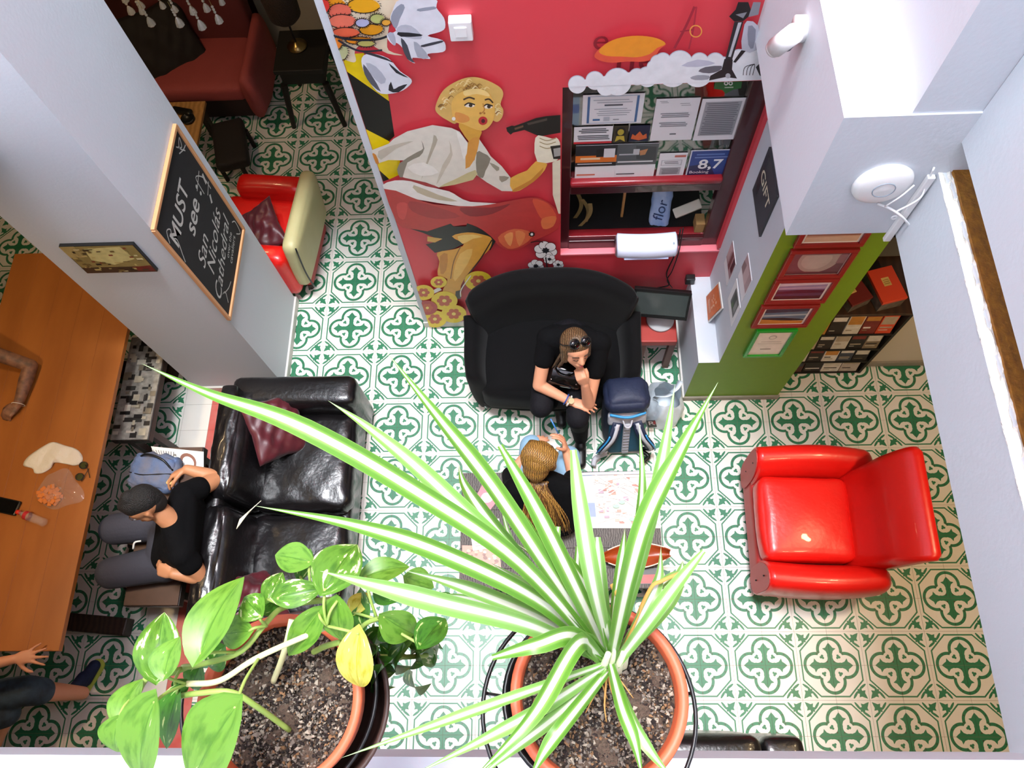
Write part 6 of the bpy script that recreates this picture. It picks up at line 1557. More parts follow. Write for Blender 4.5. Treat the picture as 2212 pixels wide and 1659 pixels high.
# ---- small canvas on the front of the left pillar
P = [at_y(*q, -0.90) for q in ((130, 530), (290, 528), (340, 585), (185, 588))]
x0, x1 = (P[0].x + P[3].x) / 2, (P[1].x + P[2].x) / 2; zz1, zz0 = (P[0].z + P[1].z) / 2, (P[2].z + P[3].z) / 2
cv = thing('canvas_picture', 'small sepia street painting on the front of the left pillar', 'picture', ((x0 + x1) / 2, -0.9, zz0))
obj('canvas', bm_box(x0, x1, -0.905, -0.886, zz0, zz1), black_plastic, cv)
rnd = random.Random(3)
pl = [(R_(.01, .01, .99, .99), '#9C8A50'), ([(.3, .1), (.8, .05), (.85, .5), (.5, .7), (.25, .5)], '#D8CC88'), (R_(0, .78, 1, 1), '#4A3420'), ([(.7, .8), (.98, .75), (.98, .98), (.75, .95)], '#7A2A20'), (R_(.0, .0, .2, .4), '#B8A468')]
for k in range(46):
    u, v = rnd.uniform(.02, .9), rnd.uniform(.05, .95); w = rnd.uniform(.02, .09)
    pl.append((R_(u, v, min(.98, u + w), min(.97, v + rnd.uniform(.02, .07))), rnd.choice(('#4A3A22', '#E8DCA8', '#7A6434', '#2E2414', '#C8B470', '#8A3A24'))))
flat_print('painted_scene', [([V3((x0 + u * (x1 - x0), -0.905, zz1 - v * (zz1 - zz0))) for u, v in pts], c) for pts, c in pl], (0, -1, 0), cv)

# ---- switch box on the mural
tb = thing('switch_box', 'white surface-mounted switch box on the red mural', 'switch', tuple(at_y(996, 45, YW)))
c = at_y(996, 52, YW)
wp = mat('white_plastic', '#EDEDEE', 0.35)
obj('housing', bm_box(c.x - 0.048, c.x + 0.048, YW - 0.045, YW, c.z - 0.05, c.z + 0.05, bevel=0.005), wp, tb)
obj('rocker', bm_box(c.x - 0.026, c.x + 0.026, YW - 0.050, YW - 0.044, c.z - 0.026, c.z + 0.026, bevel=0.003), wp, tb)

# ---- pictures on the green pillar
frame_red = mat('frame_red', '#861614', 0.4, coat=0.1)
frame_green = mat('frame_green', '#1E9A2C', 0.25, coat=0.4)
mount = mat('white_mount', '#E6E2DC', 0.6)
YG = -1.02
def framed(label, x0, x1, z0, z1, layers, fm, border=0.028, mnt=0.012, group='framed pictures on the green pillar'):
    t = thing('framed_picture', label, 'picture', ((x0 + x1) / 2, YG, z0), group)
    d = 0.022
    obj('frame_rail', bm_box(x0, x1, YG - d, YG - 0.001, z1 - border, z1, bevel=0.004), fm, t); obj('frame_rail', bm_box(x0, x1, YG - d, YG - 0.001, z0, z0 + border, bevel=0.004), fm, t)
    obj('frame_stile', bm_box(x0, x0 + border, YG - d, YG - 0.001, z0 + border, z1 - border, bevel=0.004), fm, t); obj('frame_stile', bm_box(x1 - border, x1, YG - d, YG - 0.001, z0 + border, z1 - border, bevel=0.004), fm, t)
    a, b, cc, dd_ = x0 + border, x1 - border, z0 + border, z1 - border
    obj('mount', bm_box(a, b, YG - 0.010, YG - 0.002, cc, dd_), mount, t)
    a, b, cc, dd_ = a + mnt, b - mnt, cc + mnt, dd_ - mnt
    flat_print('photo', [([V3((a + u * (b - a), YG - 0.010, dd_ - v * (dd_ - cc))) for u, v in pts], c) for pts, c in layers], (0, -1, 0), t, material=print_mat('photo_print', 0.25, 0.12, 0.3))
    return t
FX0, FX1 = 2.645, 2.968
framed('red-framed print of pale stripes, topmost on the green pillar', FX0, FX1, 1.99, 2.245, [(R_(0, 0, 1, 1), '#B89A84'), (R_(0, .35, 1, .5), '#D8C4B0'), (R_(0, .62, 1, .72), '#8A6A5C'), ([(0, .8), (1, .74), (1, 1), (0, 1)], '#CDB49C'), (R_(0, 0, 1, .15), '#6A5048')], frame_red)
framed('red-framed photo of a big pale dome, second from the top on the green pillar', FX0, FX1, 1.70, 1.965, [(R_(0, 0, 1, 1), '#5A4A56'), ([(u, min(v, .97)) for u, v in circle((.5, .30), .38, 36, .62) if v > .04], '#9A9694'), ([(u, v) for u, v in circle((.46, .34), .27, 36, .42) if v > .08], '#ABA7A4'), (R_(.84, .1, 1, .5), '#7A6670'), ([(0, .85), (1, .9), (1, 1), (0, 1)], '#4A3A44')], frame_red, mnt=0.004)
framed('red-framed photo of a violet seascape, third on the green pillar', FX0, FX1, 1.435, 1.688, [(R_(0, 0, 1, .45), '#8E88B0'), ([(0, .05), (1, 0), (1, .12), (0, .2)], '#C8C4D8'), (R_(0, .42, 1, 1), '#4E3E5E'), ([(0, .55), (.5, .42), (1, .5), (1, .62), (0, .66)], '#2E2440'), (R_(0, .8, 1, 1), '#3A2A3A'), ([(0, .3), (1, .25), (1, .32), (0, .38)], '#B0A4C4')], frame_red)
framed('red-framed photo of a blue sky over orange land, lowest red frame', FX0 - 0.002, FX1 - 0.01, 1.148, 1.408, [(R_(0, 0, 1, .7), '#5E7690'), ([(0, .05), (1, .02), (1, .2), (0, .28)], '#2E3A52'), ([(0, .4), (1, .36), (1, .46), (0, .52)], '#A8B8C4'), ([(0, .62), (.5, .6), (1, .72), (1, .8), (0, .8)], '#2A2A30'), ([(0, .7), (.45, .78), (1, .82), (1, 1), (0, 1)], '#D08A3A')], frame_red)
framed('bright green frame with a small white certificate, lowest on the pillar', 2.690, 2.925, 0.745, 1.108, [(R_(0, 0, 1, 1), '#EEE6DC'), ([(u, v) for u, v in circle((.5, .24), .13, 16, .09)], '#B8B4AC'), ([(u, v) for u, v in circle((.5, .25), .09, 16, .06)], '#E8E0D6'), (R_(.2, .42, .85, .44), '#B4ACA2'), (R_(.12, .50, .9, .52), '#C4BCB2'), (R_(.3, .74, .65, .77), '#6E665E')], frame_green, 0.022, 0.004)

# ---- photos and signs on the white flank of the right pillar (x = 2.57)
XR = 2.57
def flank(name, label, cat, y0, y1, z0, z1, paper, layers, group='prints on the white flank of the pillar', d=0.004):
    t = thing(name, label, cat, (XR, (y0 + y1) / 2, z0), group)
    obj('sheet', bm_box(XR - d, XR - 0.0005, y0, y1, z0, z1), mat('paper_' + paper.strip('#'), paper, 0.6), t)
    pt = lambda u, v: V3((XR - d, y1 - u * (y1 - y0), z1 - v * (z1 - z0)))
    if layers: flat_print('print', [([pt(*q) for q in pts], c) for pts, c in layers], (-1, 0, 0), t, material=print_mat('leaflet_print', 0.4, 0.05))
    return t, pt
flank('photo_print', 'pinned photo print with a dark figure, nearest the red wall', 'photo', -0.70, -0.54, 1.04, 1.29, '#EAE8EA', [(R_(0, 0, 1, .7), '#A88E90'), (R_(.4, .05, .62, .65), '#6A4A48'), ([(.0, .1), (.3, .05), (.3, .6), (0, .65)], '#C0AAA8'), (R_(.7, 0, .95, .5), '#3A2E30')])
flank('photo_print', 'pinned faded pink photo print, upper right of the flank', 'photo', -0.955, -0.785, 1.31, 1.55, '#ECEAEC', [(R_(.02, .02, .98, .62), '#B8A0A0'), (R_(.3, .1, .7, .6), '#CDB8B6'), ([(0, .3), (.3, .2), (.3, .6), (0, .6)], '#94807E')])
flank('photo_print', 'pinned photo print with green ivy, lower right of the flank', 'photo', -0.968, -0.78, 1.03, 1.27, '#EAEAEA', [(R_(.25, .08, .85, .75), '#5C5C58'), (R_(.35, .15, .6, .7), '#2A3A2C'), (R_(.6, .2, .8, .6), '#8A8E88'), (R_(.4, .5, .55, .72), '#3E6A34')])
t, pt = flank('gift_sign', 'dark slate sign lettered GIFT under the beam', 'sign', -0.845, -0.56, 1.795, 2.132, '#3A3C40', [([(.05, .1), (.2, .05), (.25, .9), (.1, .9)], '#2E3034')], d=0.012)
lettering('sign_text', 'GIFT', 0.105, frame_of(pt(.5, .42) + V3((-0.002, 0, 0)), (0, -1, 0), (0, 0, 1)), mat('sign_gold', '#E4DCC0', 0.5), t, bold=0.01)
for v in (.66, .76, .86):
    pass
# orange print leaning on the low ledge
a, b_, c_, d_ = at_z(1525.4, 639.6, 0.637), at_z(1529.8, 697, 0.637), at_x(1560.7, 666, 2.562), at_x(1552.8, 608.7, 2.562)
op = thing('orange_print', 'orange printed panel leaning on the low white ledge', 'panel', tuple(a.lerp(b_, 0.5)))
nrm = (d_ - a).cross(b_ - a).normalized()
if nrm.x > 0: nrm = -nrm
bm = bmesh.new(); vs = [bm.verts.new(p) for p in (a, b_, c_, d_)]; bm.faces.new(vs); solid(bm, 0.006)
obj('board', bm, mount, op)
ip = lambda u, v: (a.lerp(b_, u)).lerp(d_.lerp(c_, u), v)
flat_print('print', [([ip(*q) for q in R_(.05, .04, .95, .96)], '#E0702A')] + [([ip(*q) for q in circle((rnd.uniform(.3, .7), rnd.uniform(.35, .75)), .05, 8, .03)], '#F4B890') for _ in range(14)] + [([ip(*q) for q in R_(.25, .18 + .05 * k, .75, .20 + .05 * k)], '#F0C8A8') for k in range(3)], nrm, op, base=0.004)

# ---- spotlight on the beam flank
sp = thing('wall_spotlight', 'white adjustable spotlight on the side of the beam', 'spotlight', (2.385, -0.89, 3.1))
base = at_x(1738, 62, 2.385)
obj('rose', bm_cyl(base, base + V3((-0.035, 0, 0)), 0.045, 0.045, 28), wp, sp, True)
j = base + V3((-0.055, -0.02, -0.03))
obj('arm', bm_tube([base + V3((-0.03, 0, 0)), j], 0.010, 8, 4), mat('satin_steel', '#8A8E98', 0.3, 1.0), sp, True)
obj('joint', bm_cyl(j + V3((0, 0.022, 0)), j + V3((0, -0.022, 0)), 0.024, n=20), MATS['satin_steel'], sp, True)
hd0 = at_x(1716, 72, 2.318); hd1 = at_x(1676, 102, 2.29)
dv = (hd1 - hd0).normalized()
obj('lamp_head', bm_cyl(hd0, hd1, 0.034, 0.034, 28), wp, sp, True)
obj('lamp_collar', bm_cyl(hd1, hd1 + dv * 0.018, 0.029, 0.029, 28), wp, sp, True)
for s in (-1, 1): obj('thumb_screw', bm_cyl(j + V3((0, s * 0.022, 0)), j + V3((0, s * 0.038, 0)), 0.012, n=14), MATS['satin_steel'], sp, True)
# ---- wireless access point with its cables
YBm = -1.395
ap = thing('access_point', 'round white wireless access point on the front of the beam', 'router', tuple(at_y(1905, 393, YBm)))
c = at_y(1905, 393, YBm)
Mx = TM(c) @ Matrix.Rotation(math.radians(90), 4, 'X')
obj('dome', bm_lathe([(0.094, 0.0), (0.098, 0.006), (0.094, 0.018), (0.075, 0.028), (0.045, 0.034), (0.0, 0.036)], 48, Mx), wp, ap, True)
obj('light_ring', bm_ring(c + V3((0, -0.0345, 0)), 0.036, 0.0018, 40, 6, axis=(0, 1, 0)), mat('grey_ring', '#8C9AA8', 0.3), ap, True)
cw = mat('white_cable', '#F0F0F2', 0.4)
pc = lambda u, v, o: at_y(u, v, YBm - o)
t = thing('cable', 'white network cable tied beside the access point', 'cable', tuple(pc(1950, 450, 0.02)))
obj('lead', bm_tube([pc(1895, 440, 0.01), pc(1925, 452, 0.035), pc(1950, 470, 0.045), pc(1968, 492, 0.03)], 0.0045, 8, 16), cw, t, True)
obj('loop', bm_tube([pc(1912, 446, 0.03), pc(1945, 425, 0.04), pc(1975, 400, 0.03)], 0.003, 8, 12), cw, t, True)
obj('riser', bm_tube([pc(1930, 460, 0.035), pc(1985, 430, 0.03), pc(2000, 400, 0.012), pc(2018, 362, 0.008)], 0.0035, 8, 16), cw, t, True)
obj('knot', bm_ring(pc(1932, 470, 0.03), 0.009, 0.003, 16, 6, axis=(0, 1, 0)), cw, t, True)
tk = struct('trim_5', bm_box(2.752, 2.778, YBm - 0.018, YBm, 2.62, 3.0, bevel=0.003), wp, 'white cable duct in the corner of the beam')

# ---- laminator on the niche sill, its cable, monitor and red stool
lam = thing('laminator', 'white laminating machine on the sill of the reception window', 'machine', (2.09, -0.42, 0.962))
def lam_fn(u, v):
    prof = [(0.0, 0.0), (-0.055, 0.0), (-0.075, 0.03), (-0.07, 0.075), (-0.045, 0.10), (0.0, 0.108), (0.05, 0.10), (0.06, 0.05), (0.055, 0.0)]
    q = catmull([V3((p, z, 0)) for p, z in prof], 30)[int(round(v * 30))]
    x = 2 * u - 1; e = min(1, (1 - abs(x)) / 0.06)
    k = math.sqrt(max(0.0, 1 - (1 - e) ** 2)) * 0.25 + 0.75
    return V3((2.095 + x * 0.188, -0.43 + q.x * k - 0.012 * (1 - x * x), 1.058 + q.y * k))
bm = bm_grid(lam_fn, 28, 30); bmesh.ops.holes_fill(bm, edges=[e for e in bm.edges if e.is_boundary]); bmesh.ops.recalc_face_normals(bm, faces=bm.faces)
obj('housing', bm, mat('pale_blue_plastic', '#D4DAF0', 0.3), lam, True)
obj('slot_lip', bm_box(1.96, 2.23, -0.515, -0.46, 1.060, 1.072, bevel=0.004), mat('lilac_plastic', '#B4BEE0', 0.35), lam)
obj('switch', bm_soft(0.006, 0.012, 0.004, 0.004, n=4, M=TM((2.252, -0.462, 1.160))), mat('grey_ring', '#8C9AA8'), lam, True)
obj('stand', bm_box(1.93, 2.26, -0.42, -0.352, 0.963, 1.06, bevel=0.004), maroon, lam)
t = thing('power_cable', 'black cable hanging from the sill to the monitor', 'cable', (2.3, -0.41, 0.7))
pw = lambda u, v: at_y(u, v, -0.412)
obj('lead', bm_tube([at_y(1470, 495, -0.38), at_y(1462, 540, -0.41), pw(1440, 590), pw(1445, 615), at_y(1420, 622, -0.44)], 0.0045, 6, 20), black_plastic, t, True)
obj('lead', bm_tube([at_y(1476, 492, -0.38), at_y(1466, 545, -0.412), pw(1452, 585), pw(1441, 605), pw(1452, 622)], 0.0035, 6, 20), black_plastic, t, True)
mo = thing('monitor', 'black flat monitor tilted back on the red stool', 'monitor', (2.23, -0.66, 0.45))
Q = [at_z(1372, 624, 0.80), at_z(1502, 634, 0.80), at_z(1476, 692, 0.60), at_z(1362, 680, 0.60)]
cx_ = (Q[0] + Q[1] + Q[2] + Q[3]) / 4
xd = ((Q[1] - Q[0]) + (Q[2] - Q[3])).normalized(); yd = ((Q[0] + Q[1]) - (Q[2] + Q[3])).normalized()
MM = frame_of(cx_, xd, yd); sw = ((Q[1] - Q[0]).length + (Q[2] - Q[3]).length) / 4; sh_ = ((Q[0] + Q[1]) - (Q[2] + Q[3])).length / 4
obj('casing', bm_box(-sw, sw, -sh_, sh_, -0.035, 0.0, bevel=0.006, M=MM), black_plastic, mo)
obj('screen', bm_box(-sw * .92, sw * .92, -sh_ * .78, sh_ * .86, 0.0, 0.0015, M=MM), mat('dark_screen', '#4A5250', 0.12, noise=(3, 0.5), col2='#1C2020'), mo)
for nm, bx in (('bezel', (-sw, sw, sh_ * .86, sh_)), ('bezel', (-sw, sw, -sh_, -sh_ * .78)), ('bezel', (-sw, -sw * .92, -sh_ * .78, sh_ * .86)), ('bezel', (sw * .92, sw, -sh_ * .78, sh_ * .86))):
    obj(nm, bm_box(bx[0], bx[1], bx[2], bx[3], 0.0, 0.006, M=MM), black_plastic, mo)
foot = at_z(1427, 698, 0.462)
obj('foot', bm_cyl((foot.x, foot.y + 0.03, 0.4515), (foot.x, foot.y + 0.03, 0.468), 0.095, 0.09, 36), mat('silver_plastic', '#B4B6B8', 0.35), mo, True)
obj('neck', bm_cyl((foot.x, foot.y + 0.06, 0.46), cx_ - MM.to_3x3() @ V3((0, 0.04, 0.03)), 0.022, n=16), black_plastic, mo)
rs = thing('red_stool', 'small red wooden stool under the monitor', 'stool', (2.23, -0.68, 0))
red_wood = mat('red_stained_wood', '#A5342C', 0.45, noise=(12, 0.4), col2='#7E241E')
SM = TM((2.232, -0.665, 0)) @ Matrix.Rotation(math.radians(-1), 4, 'Z')
obj('seat', bm_box(-0.122, 0.122, -0.115, 0.115, 0.385, 0.45, bevel=0.008, M=SM), red_wood, rs)
for x in (-1, 1):
    for y in (-1, 1):
        obj('leg', bm_box(-0.022, 0.022, -0.022, 0.022, 0, 0.386, bevel=0.003, M=SM @ TM((x * 0.098, y * 0.09, 0))), mat('brown_leg', '#6E4A44', 0.6), rs)
# small black speaker standing on the ledge corner
tag(obj('black_gadget', bm_box(2.40, 2.46, -0.455, -0.41, 0.634, 0.70, bevel=0.006), black_plastic), 'small black gadget in the corner of the low ledge', 'gadget')

# ---- backpack and plastic bag by the loveseat
navy_ny = mat('navy_nylon', '#1E2742', 0.6, noise=(18, 0.4), col2='#141A30', bump=(60, 0.2))
teal_ny = mat('teal_mesh', '#16506A', 0.7, bump=(120, 0.3)); grey_ny = mat('grey_nylon', '#B8B8C0', 0.6, bump=(60, 0.2)); cyan_z = mat('blue_zip', '#2E8CC8', 0.4)
bk = thing('backpack', 'navy and grey hiking backpack standing by the loveseat', 'backpack', (1.99, -1.30, 0))
BK = TM((1.985, -1.20, 0)) @ Matrix.Rotation(math.radians(3), 4, 'Z')
obj('body', bm_soft(0.135, 0.10, 0.235, 0.06, puff=(0.01, 0.02, 0.0), n=14, M=BK @ TM((0, -0.02, 0.245)) @ Matrix.Rotation(math.radians(-10), 4, 'X')), navy_ny, bk, True)
obj('lid', bm_soft(0.138, 0.115, 0.062, 0.05, puff=(0.01, 0.01, 0.03), n=14, M=BK @ TM((0, 0.015, 0.515)) @ Matrix.Rotation(math.radians(-14), 4, 'X'), noise=0.002), navy_ny, bk, True)
BP = BK @ TM((0, -0.155, 0.24)) @ Matrix.Rotation(math.radians(-16), 4, 'X')
obj('back_panel', bm_soft(0.115, 0.022, 0.20, 0.02, n=10, M=BP), teal_ny, bk, True)
obj('yoke', bm_soft(0.125, 0.024, 0.055, 0.02, n=8, M=BP @ TM((0, 0.0, 0.185))), grey_ny, bk, True)
obj('spine_pad', bm_soft(0.024, 0.012, 0.17, 0.01, n=8, M=BP @ TM((0, -0.026, -0.02))), grey_ny, bk, True)
for k in range(10): obj('pad_rib', bm_box(-0.02, 0.02, -0.041, -0.036, -0.17 + k * 0.033, -0.158 + k * 0.033, M=BP), mat('rib_grey', '#8E8E98', 0.7), bk)
obj('zip', bm_tube([BK @ V3((-0.115, -0.105, 0.49)), BK @ V3((0, -0.128, 0.485)), BK @ V3((0.115, -0.105, 0.49))], 0.009, 8, 16), cyan_z, bk, True)
lettering('brand_text', 'Quechua', 0.028, frame_of(BK @ V3((0.005, -0.128, 0.462)), (1, 0, 0), (0, -0.3, 1)), wl, bk)
for s in (-1, 1):
    pts = [BP @ V3((s * 0.06, -0.03, 0.17)), BP @ V3((s * 0.095, -0.085, 0.08)), BP @ V3((s * 0.15, -0.09, -0.03)), BP @ V3((s * 0.165, -0.045, -0.14)), BP @ V3((s * 0.12, -0.0, -0.20))]
    PP = catmull(pts, 20)
    def strap(u, v, PP=PP, s=s, wd=0.032, off=0.0):
        i = min(int(v * 20), 19); p = PP[i].lerp(PP[i + 1], v * 20 - i)
        d = (PP[i + 1] - PP[i]).normalized(); sd = d.cross(V3((0, -1, 0.35))).normalized(); nr = d.cross(sd)
        return p + sd * (2 * u - 1) * wd * (1 - 0.5 * max(0, v - 0.55) / 0.45) - nr * off * (-1)
    bm = bm_grid(strap, 4, 24); solid(bm, 0.012); obj('shoulder_strap', bm, navy_ny, bk, True)
    bm = bm_grid(lambda u, v: strap(u, v * 0.85, wd=0.012) + V3((0, -0.014, 0.012)), 2, 20); solid(bm, 0.004); obj('webbing', bm, grey_ny, bk, True)
    obj('strap_edge', bm_tube([p + V3((s * 0.03, -0.008, 0.004)) for p in PP[4:15]], 0.006, 6, 20), cyan_z, bk, True)
    obj('buckle', bm_soft(0.016, 0.008, 0.02, 0.006, n=5, M=BP @ TM((s * 0.07, -0.05, 0.14))), mat('grey_buckle', '#9A9CA4', 0.4), bk, True)
obj('grab_loop', bm_tube([BP @ V3((-0.03, -0.03, 0.20)), BP @ V3((-0.015, -0.06, 0.165)), BP @ V3((0.015, -0.06, 0.165)), BP @ V3((0.03, -0.03, 0.20))], 0.006, 8, 14), grey_ny, bk, True)
obj('hip_belt', bm_tube([BP @ V3((-0.12, -0.02, -0.19)), BP @ V3((-0.2, -0.05, -0.20)), BP @ V3((-0.22, -0.10, -0.215))], 0.018, 8, 14), grey_ny, bk, True)
obj('hip_belt', bm_tube([BP @ V3((0.12, -0.02, -0.19)), BP @ V3((0.16, -0.06, -0.205)), BP @ V3((0.10, -0.11, -0.21))], 0.016, 8, 14), black_plastic, bk, True)
bagm = mat('pale_blue_polythene', '#DCE8F2', 0.35, alpha=0.95, bump=(14, 0.6))
pb = thing('plastic_bag', 'pale blue plastic carrier bag beside the backpack', 'bag', (2.28, -1.04, 0))
def bag_fn(u, v):
    a = 2 * math.pi * u
    h = 0.31 * v
    w = (1 - 0.42 * v ** 2.2)
    cr = 1 + 0.07 * math.sin(5 * a + 6 * v) * v + 0.04 * math.sin(11 * a - 4 * v)
    return V3((2.265 + 0.145 * math.copysign(abs(math.cos(a)) ** .8, math.cos(a)) * w * cr + 0.02 * v, -1.09 + 0.155 * math.copysign(abs(math.sin(a)) ** .8, math.sin(a)) * w * cr - 0.02 * v, 0.004 + h + 0.02 * math.sin(3 * a + 1) * v))
bm = bm_grid(bag_fn, 48, 20, close_u=True); bmesh.ops.holes_fill(bm, edges=[e for e in bm.edges if e.is_boundary and e.verts[0].co.z < 0.05])
obj('sack', bm, bagm, pb, True)
for (x, y, a) in ((2.25, -1.12, 0.2), (2.33, -1.06, 0.9)):
    ca, sa = math.cos(a), math.sin(a)
    pts = [V3((x - 0.055 * ca, y - 0.055 * sa, 0.30)), V3((x - 0.05 * ca, y - 0.05 * sa - .02, 0.385)), V3((x, y - .04, 0.42)), V3((x + 0.05 * ca, y + 0.05 * sa - .02, 0.385)), V3((x + 0.055 * ca, y + 0.055 * sa, 0.30))]
    PP = catmull(pts, 20)
    bm = bm_grid(lambda u, v: PP[min(int(v * 20), 20)] + V3((0, 0, 0.016 * (2 * u - 1))) + V3((0.012 * (2 * u - 1), -0.012 * (2 * u - 1), 0)), 2, 20); solid(bm, 0.001)
    obj('handle', bm, bagm, pb, True)
fl = at_z(1394, 893, 0.16)
LF = frame_of(V3((2.185, -1.252, 0.14)), (1, -0.1, 0), (0, 0.15, 1))
obj('logo_patch', bm_box(-0.03, 0.03, -0.045, 0.045, -0.002, 0.002, M=LF @ Matrix.Rotation(0.25, 4, 'Z')), mat('logo_dark', '#1A1216', 0.5), pb)
lettering('logo_letter', 'R', 0.075, LF @ Matrix.Rotation(0.25, 4, 'Z') @ TM((0, 0.012, 0.003)), mat('logo_red', '#D8C8CC', 0.5), pb, bold=0.01)
flat_print('logo_bar', [([LF @ Matrix.Rotation(0.25, 4, 'Z') @ V3(q) for q in ((0.012, 0.0, 0.003), (0.03, 0.0, 0.003), (0.03, 0.045, 0.003), (0.018, 0.045, 0.003))], '#A81A2C')], LF.to_3x3() @ V3((0, 0, 1)), pb)

# ---- on the coffee table: map, booklets, tray with dry fruit
ZT = 0.4205
def table_sheet(name, label, cat, quad, layers, z=ZT, thick=0.0015, group='papers on the coffee table', paper='#E2E0DA', Mt=None):
    P = [at_z(*q, z + thick) for q in quad]     # TL TR BR BL
    t = thing(name, label, cat, tuple((P[0] + P[2]) / 2), group)
    bm = bmesh.new(); vs = [bm.verts.new(p) for p in P]; f = bm.faces.new(vs); bmesh.ops.recalc_face_normals(bm, faces=bm.faces)
    if f.normal.z < 0: bmesh.ops.reverse_faces(bm, faces=[f])
    r = bmesh.ops.extrude_face_region(bm, geom=[f]); bmesh.ops.translate(bm, verts=[g for g in r['geom'] if isinstance(g, bmesh.types.BMVert)], vec=(0, 0, -thick))
    bmesh.ops.recalc_face_normals(bm, faces=bm.faces)
    obj('sheet', bm, mat('paper_' + paper.strip('#'), paper, 0.6), t)
    pt = lambda u, v: (P[0].lerp(P[1], u)).lerp(P[3].lerp(P[2], u), v)
    flat_print('print', [([pt(*q) for q in pts], c) for pts, c in layers], (0, 0, 1), t, base=0.0006, material=print_mat('leaflet_print', 0.4, 0.05))
    return t
rnd = random.Random(31)
ml = [(R_(0, 0, .14, 1), '#B4C8DE'), (R_(0, .55, .14, .8), '#8090C8'), (R_(.15, 0, 1, 1), '#D4CCC4')]
for k in range(70):
    u, v = rnd.uniform(.16, .92), rnd.uniform(.02, .92)
    ml.append((R_(u, v, min(.99, u + rnd.uniform(.02, .09)), min(.98, v + rnd.uniform(.02, .08))), rnd.choice(('#C08A78', '#C8A090', '#A87060', '#C0B4B0', '#DCD4CE', '#A88C9C'))))
for k in range(12):
    ml.append((stroke([(.15, rnd.uniform(0, 1)), (.55, rnd.uniform(0, 1)), (1, rnd.uniform(0, 1))], .012), '#FAF8F6'))
for (u, v) in ((.42, .62), (.62, .85), (.9, .88), (.5, .55)): ml.append((circle((u, v), .045, 10, .035), '#9CC8A8'))
ml.append((R_(.0, 0, 1, .05), '#B4B8C4'))
table_sheet('city_map', 'unfolded white city map on the coffee table', 'map', [(1255, 1022), (1420, 1018), (1428, 1141), (1268, 1141)], ml)
table_sheet('booklet', 'pink leaflet with a white drawing at the far left of the coffee table', 'leaflet', [(1042, 1046), (1082, 1072), (1052, 1110), (1012, 1104)], [(R_(0, 0, 1, 1), '#E8707C'), (circle((.5, .35), .28, 14, .2), '#E8E4E4'), (R_(.1, .8, .9, 1), '#E04A52')], paper='#E8707C')
table_sheet('booklet', 'open paperback booklet at the left of the coffee table', 'booklet', [(1012, 1128), (1078, 1120), (1085, 1180), (1022, 1190)], [(R_(0, 0, 1, 1), '#B4AEA6'), (R_(0, 0, .48, 1), '#DDD8D0'), (R_(.52, 0, 1, 1), '#D4CFC8')] + lines(.08, .42, [.12 + .09 * k for k in range(9)], .03, '#9A948C', .06) + lines(.58, .94, [.12 + .09 * k for k in range(9)], .03, '#9A948C', .06), thick=0.008)
table_sheet('magazine', 'copper-patterned magazine at the near left corner of the coffee table', 'magazine', [(998, 1178), (1078, 1180), (1085, 1250), (1000, 1240)], [(R_(0, 0, 1, 1), '#C0866E')] + [(circle((rnd.uniform(.08, .92), rnd.uniform(.08, .92)), rnd.uniform(.03, .07), 8), rnd.choice(('#8E5A48', '#E0B8A4', '#D8A088', '#7A4838'))) for _ in range(50)], paper='#B87A64')
table_sheet('magazine', 'red and black magazine at the near right corner of the coffee table', 'magazine', [(1330, 1232), (1425, 1226), (1428, 1262), (1332, 1262)], [(R_(0, 0, 1, 1), '#2A2422'), (R_(.5, .4, 1, .95), '#B8322A'), (R_(.05, .1, .4, .5), '#6A645E')], paper='#2A2422')
bowl = thing('wooden_bowl', 'rust-coloured leaf-shaped bowl on the coffee table', 'bowl', tuple(at_z(1365, 1195, ZT)))
L0, L1 = at_z(1300, 1205, ZT + 0.03), at_z(1448, 1196, ZT + 0.05)
def bowl_fn(u, v):
    x = 2 * u - 1; t = v
    w = 0.075 * math.sin(math.pi * min(1, t * 0.94 + 0.03)) ** 0.6
    p = L0.lerp(L1, t); e = 0.012 * math.sin(9 * t + 4 * u)
    return V3((p.x, p.y + x * w, ZT + 0.004 + 0.05 * abs(x) ** 2.2 + 0.02 * (2 * t - 1) ** 4 + e * abs(x)))
bm = bm_grid(bowl_fn, 14, 30); solid(bm, 0.004)
obj('shell', bm, mat('rust_glaze', '#A8481C', 0.35, noise=(8, 0.6), col2='#5E2008'), bowl, True)
obj('rim', bm_tube([bowl_fn(1.0, k / 12) + V3((0, 0, 0.003)) for k in range(1, 12)], 0.004, 6, 30), mat('cream_rim', '#E8D8C4', 0.5), bowl, True)
obj('rim', bm_tube([bowl_fn(0.0, k / 12) + V3((0, 0, 0.003)) for k in range(1, 12)], 0.004, 6, 30), mat('cream_rim', '#E8D8C4'), bowl, True)

# ---- on the long table
ZL = 0.75
nap = thing('napkin', 'crumpled white paper napkin on the long table', 'napkin', tuple(at_z(115, 988, ZL)))
OUT = smooth2([(50, 1005), (62, 985), (100, 960), (118, 955), (140, 962), (165, 970), (178, 985), (176, 1000), (160, 1006), (140, 1002), (118, 1000), (110, 1012), (92, 1022), (75, 1022), (70, 1012)], 4)
cxy = (115, 988)
def nap_fn(u, v):
    i = u * len(OUT); k = int(i) % len(OUT); f = i - int(i); q = OUT[k]; q2 = OUT[(k + 1) % len(OUT)]
    px, py = q[0] + (q2[0] - q[0]) * f, q[1] + (q2[1] - q[1]) * f
    x, y = cxy[0] + (px - cxy[0]) * v, cxy[1] + (py - cxy[1]) * v
    h = 0.003 + 0.022 * (1 - v ** 3) * (0.6 + 0.4 * math.sin(0.12 * x + 0.07 * y)) + 0.004 * math.sin(0.3 * x - .2 * y) * (1 - v)
    return at_z(x, y, ZL + h)
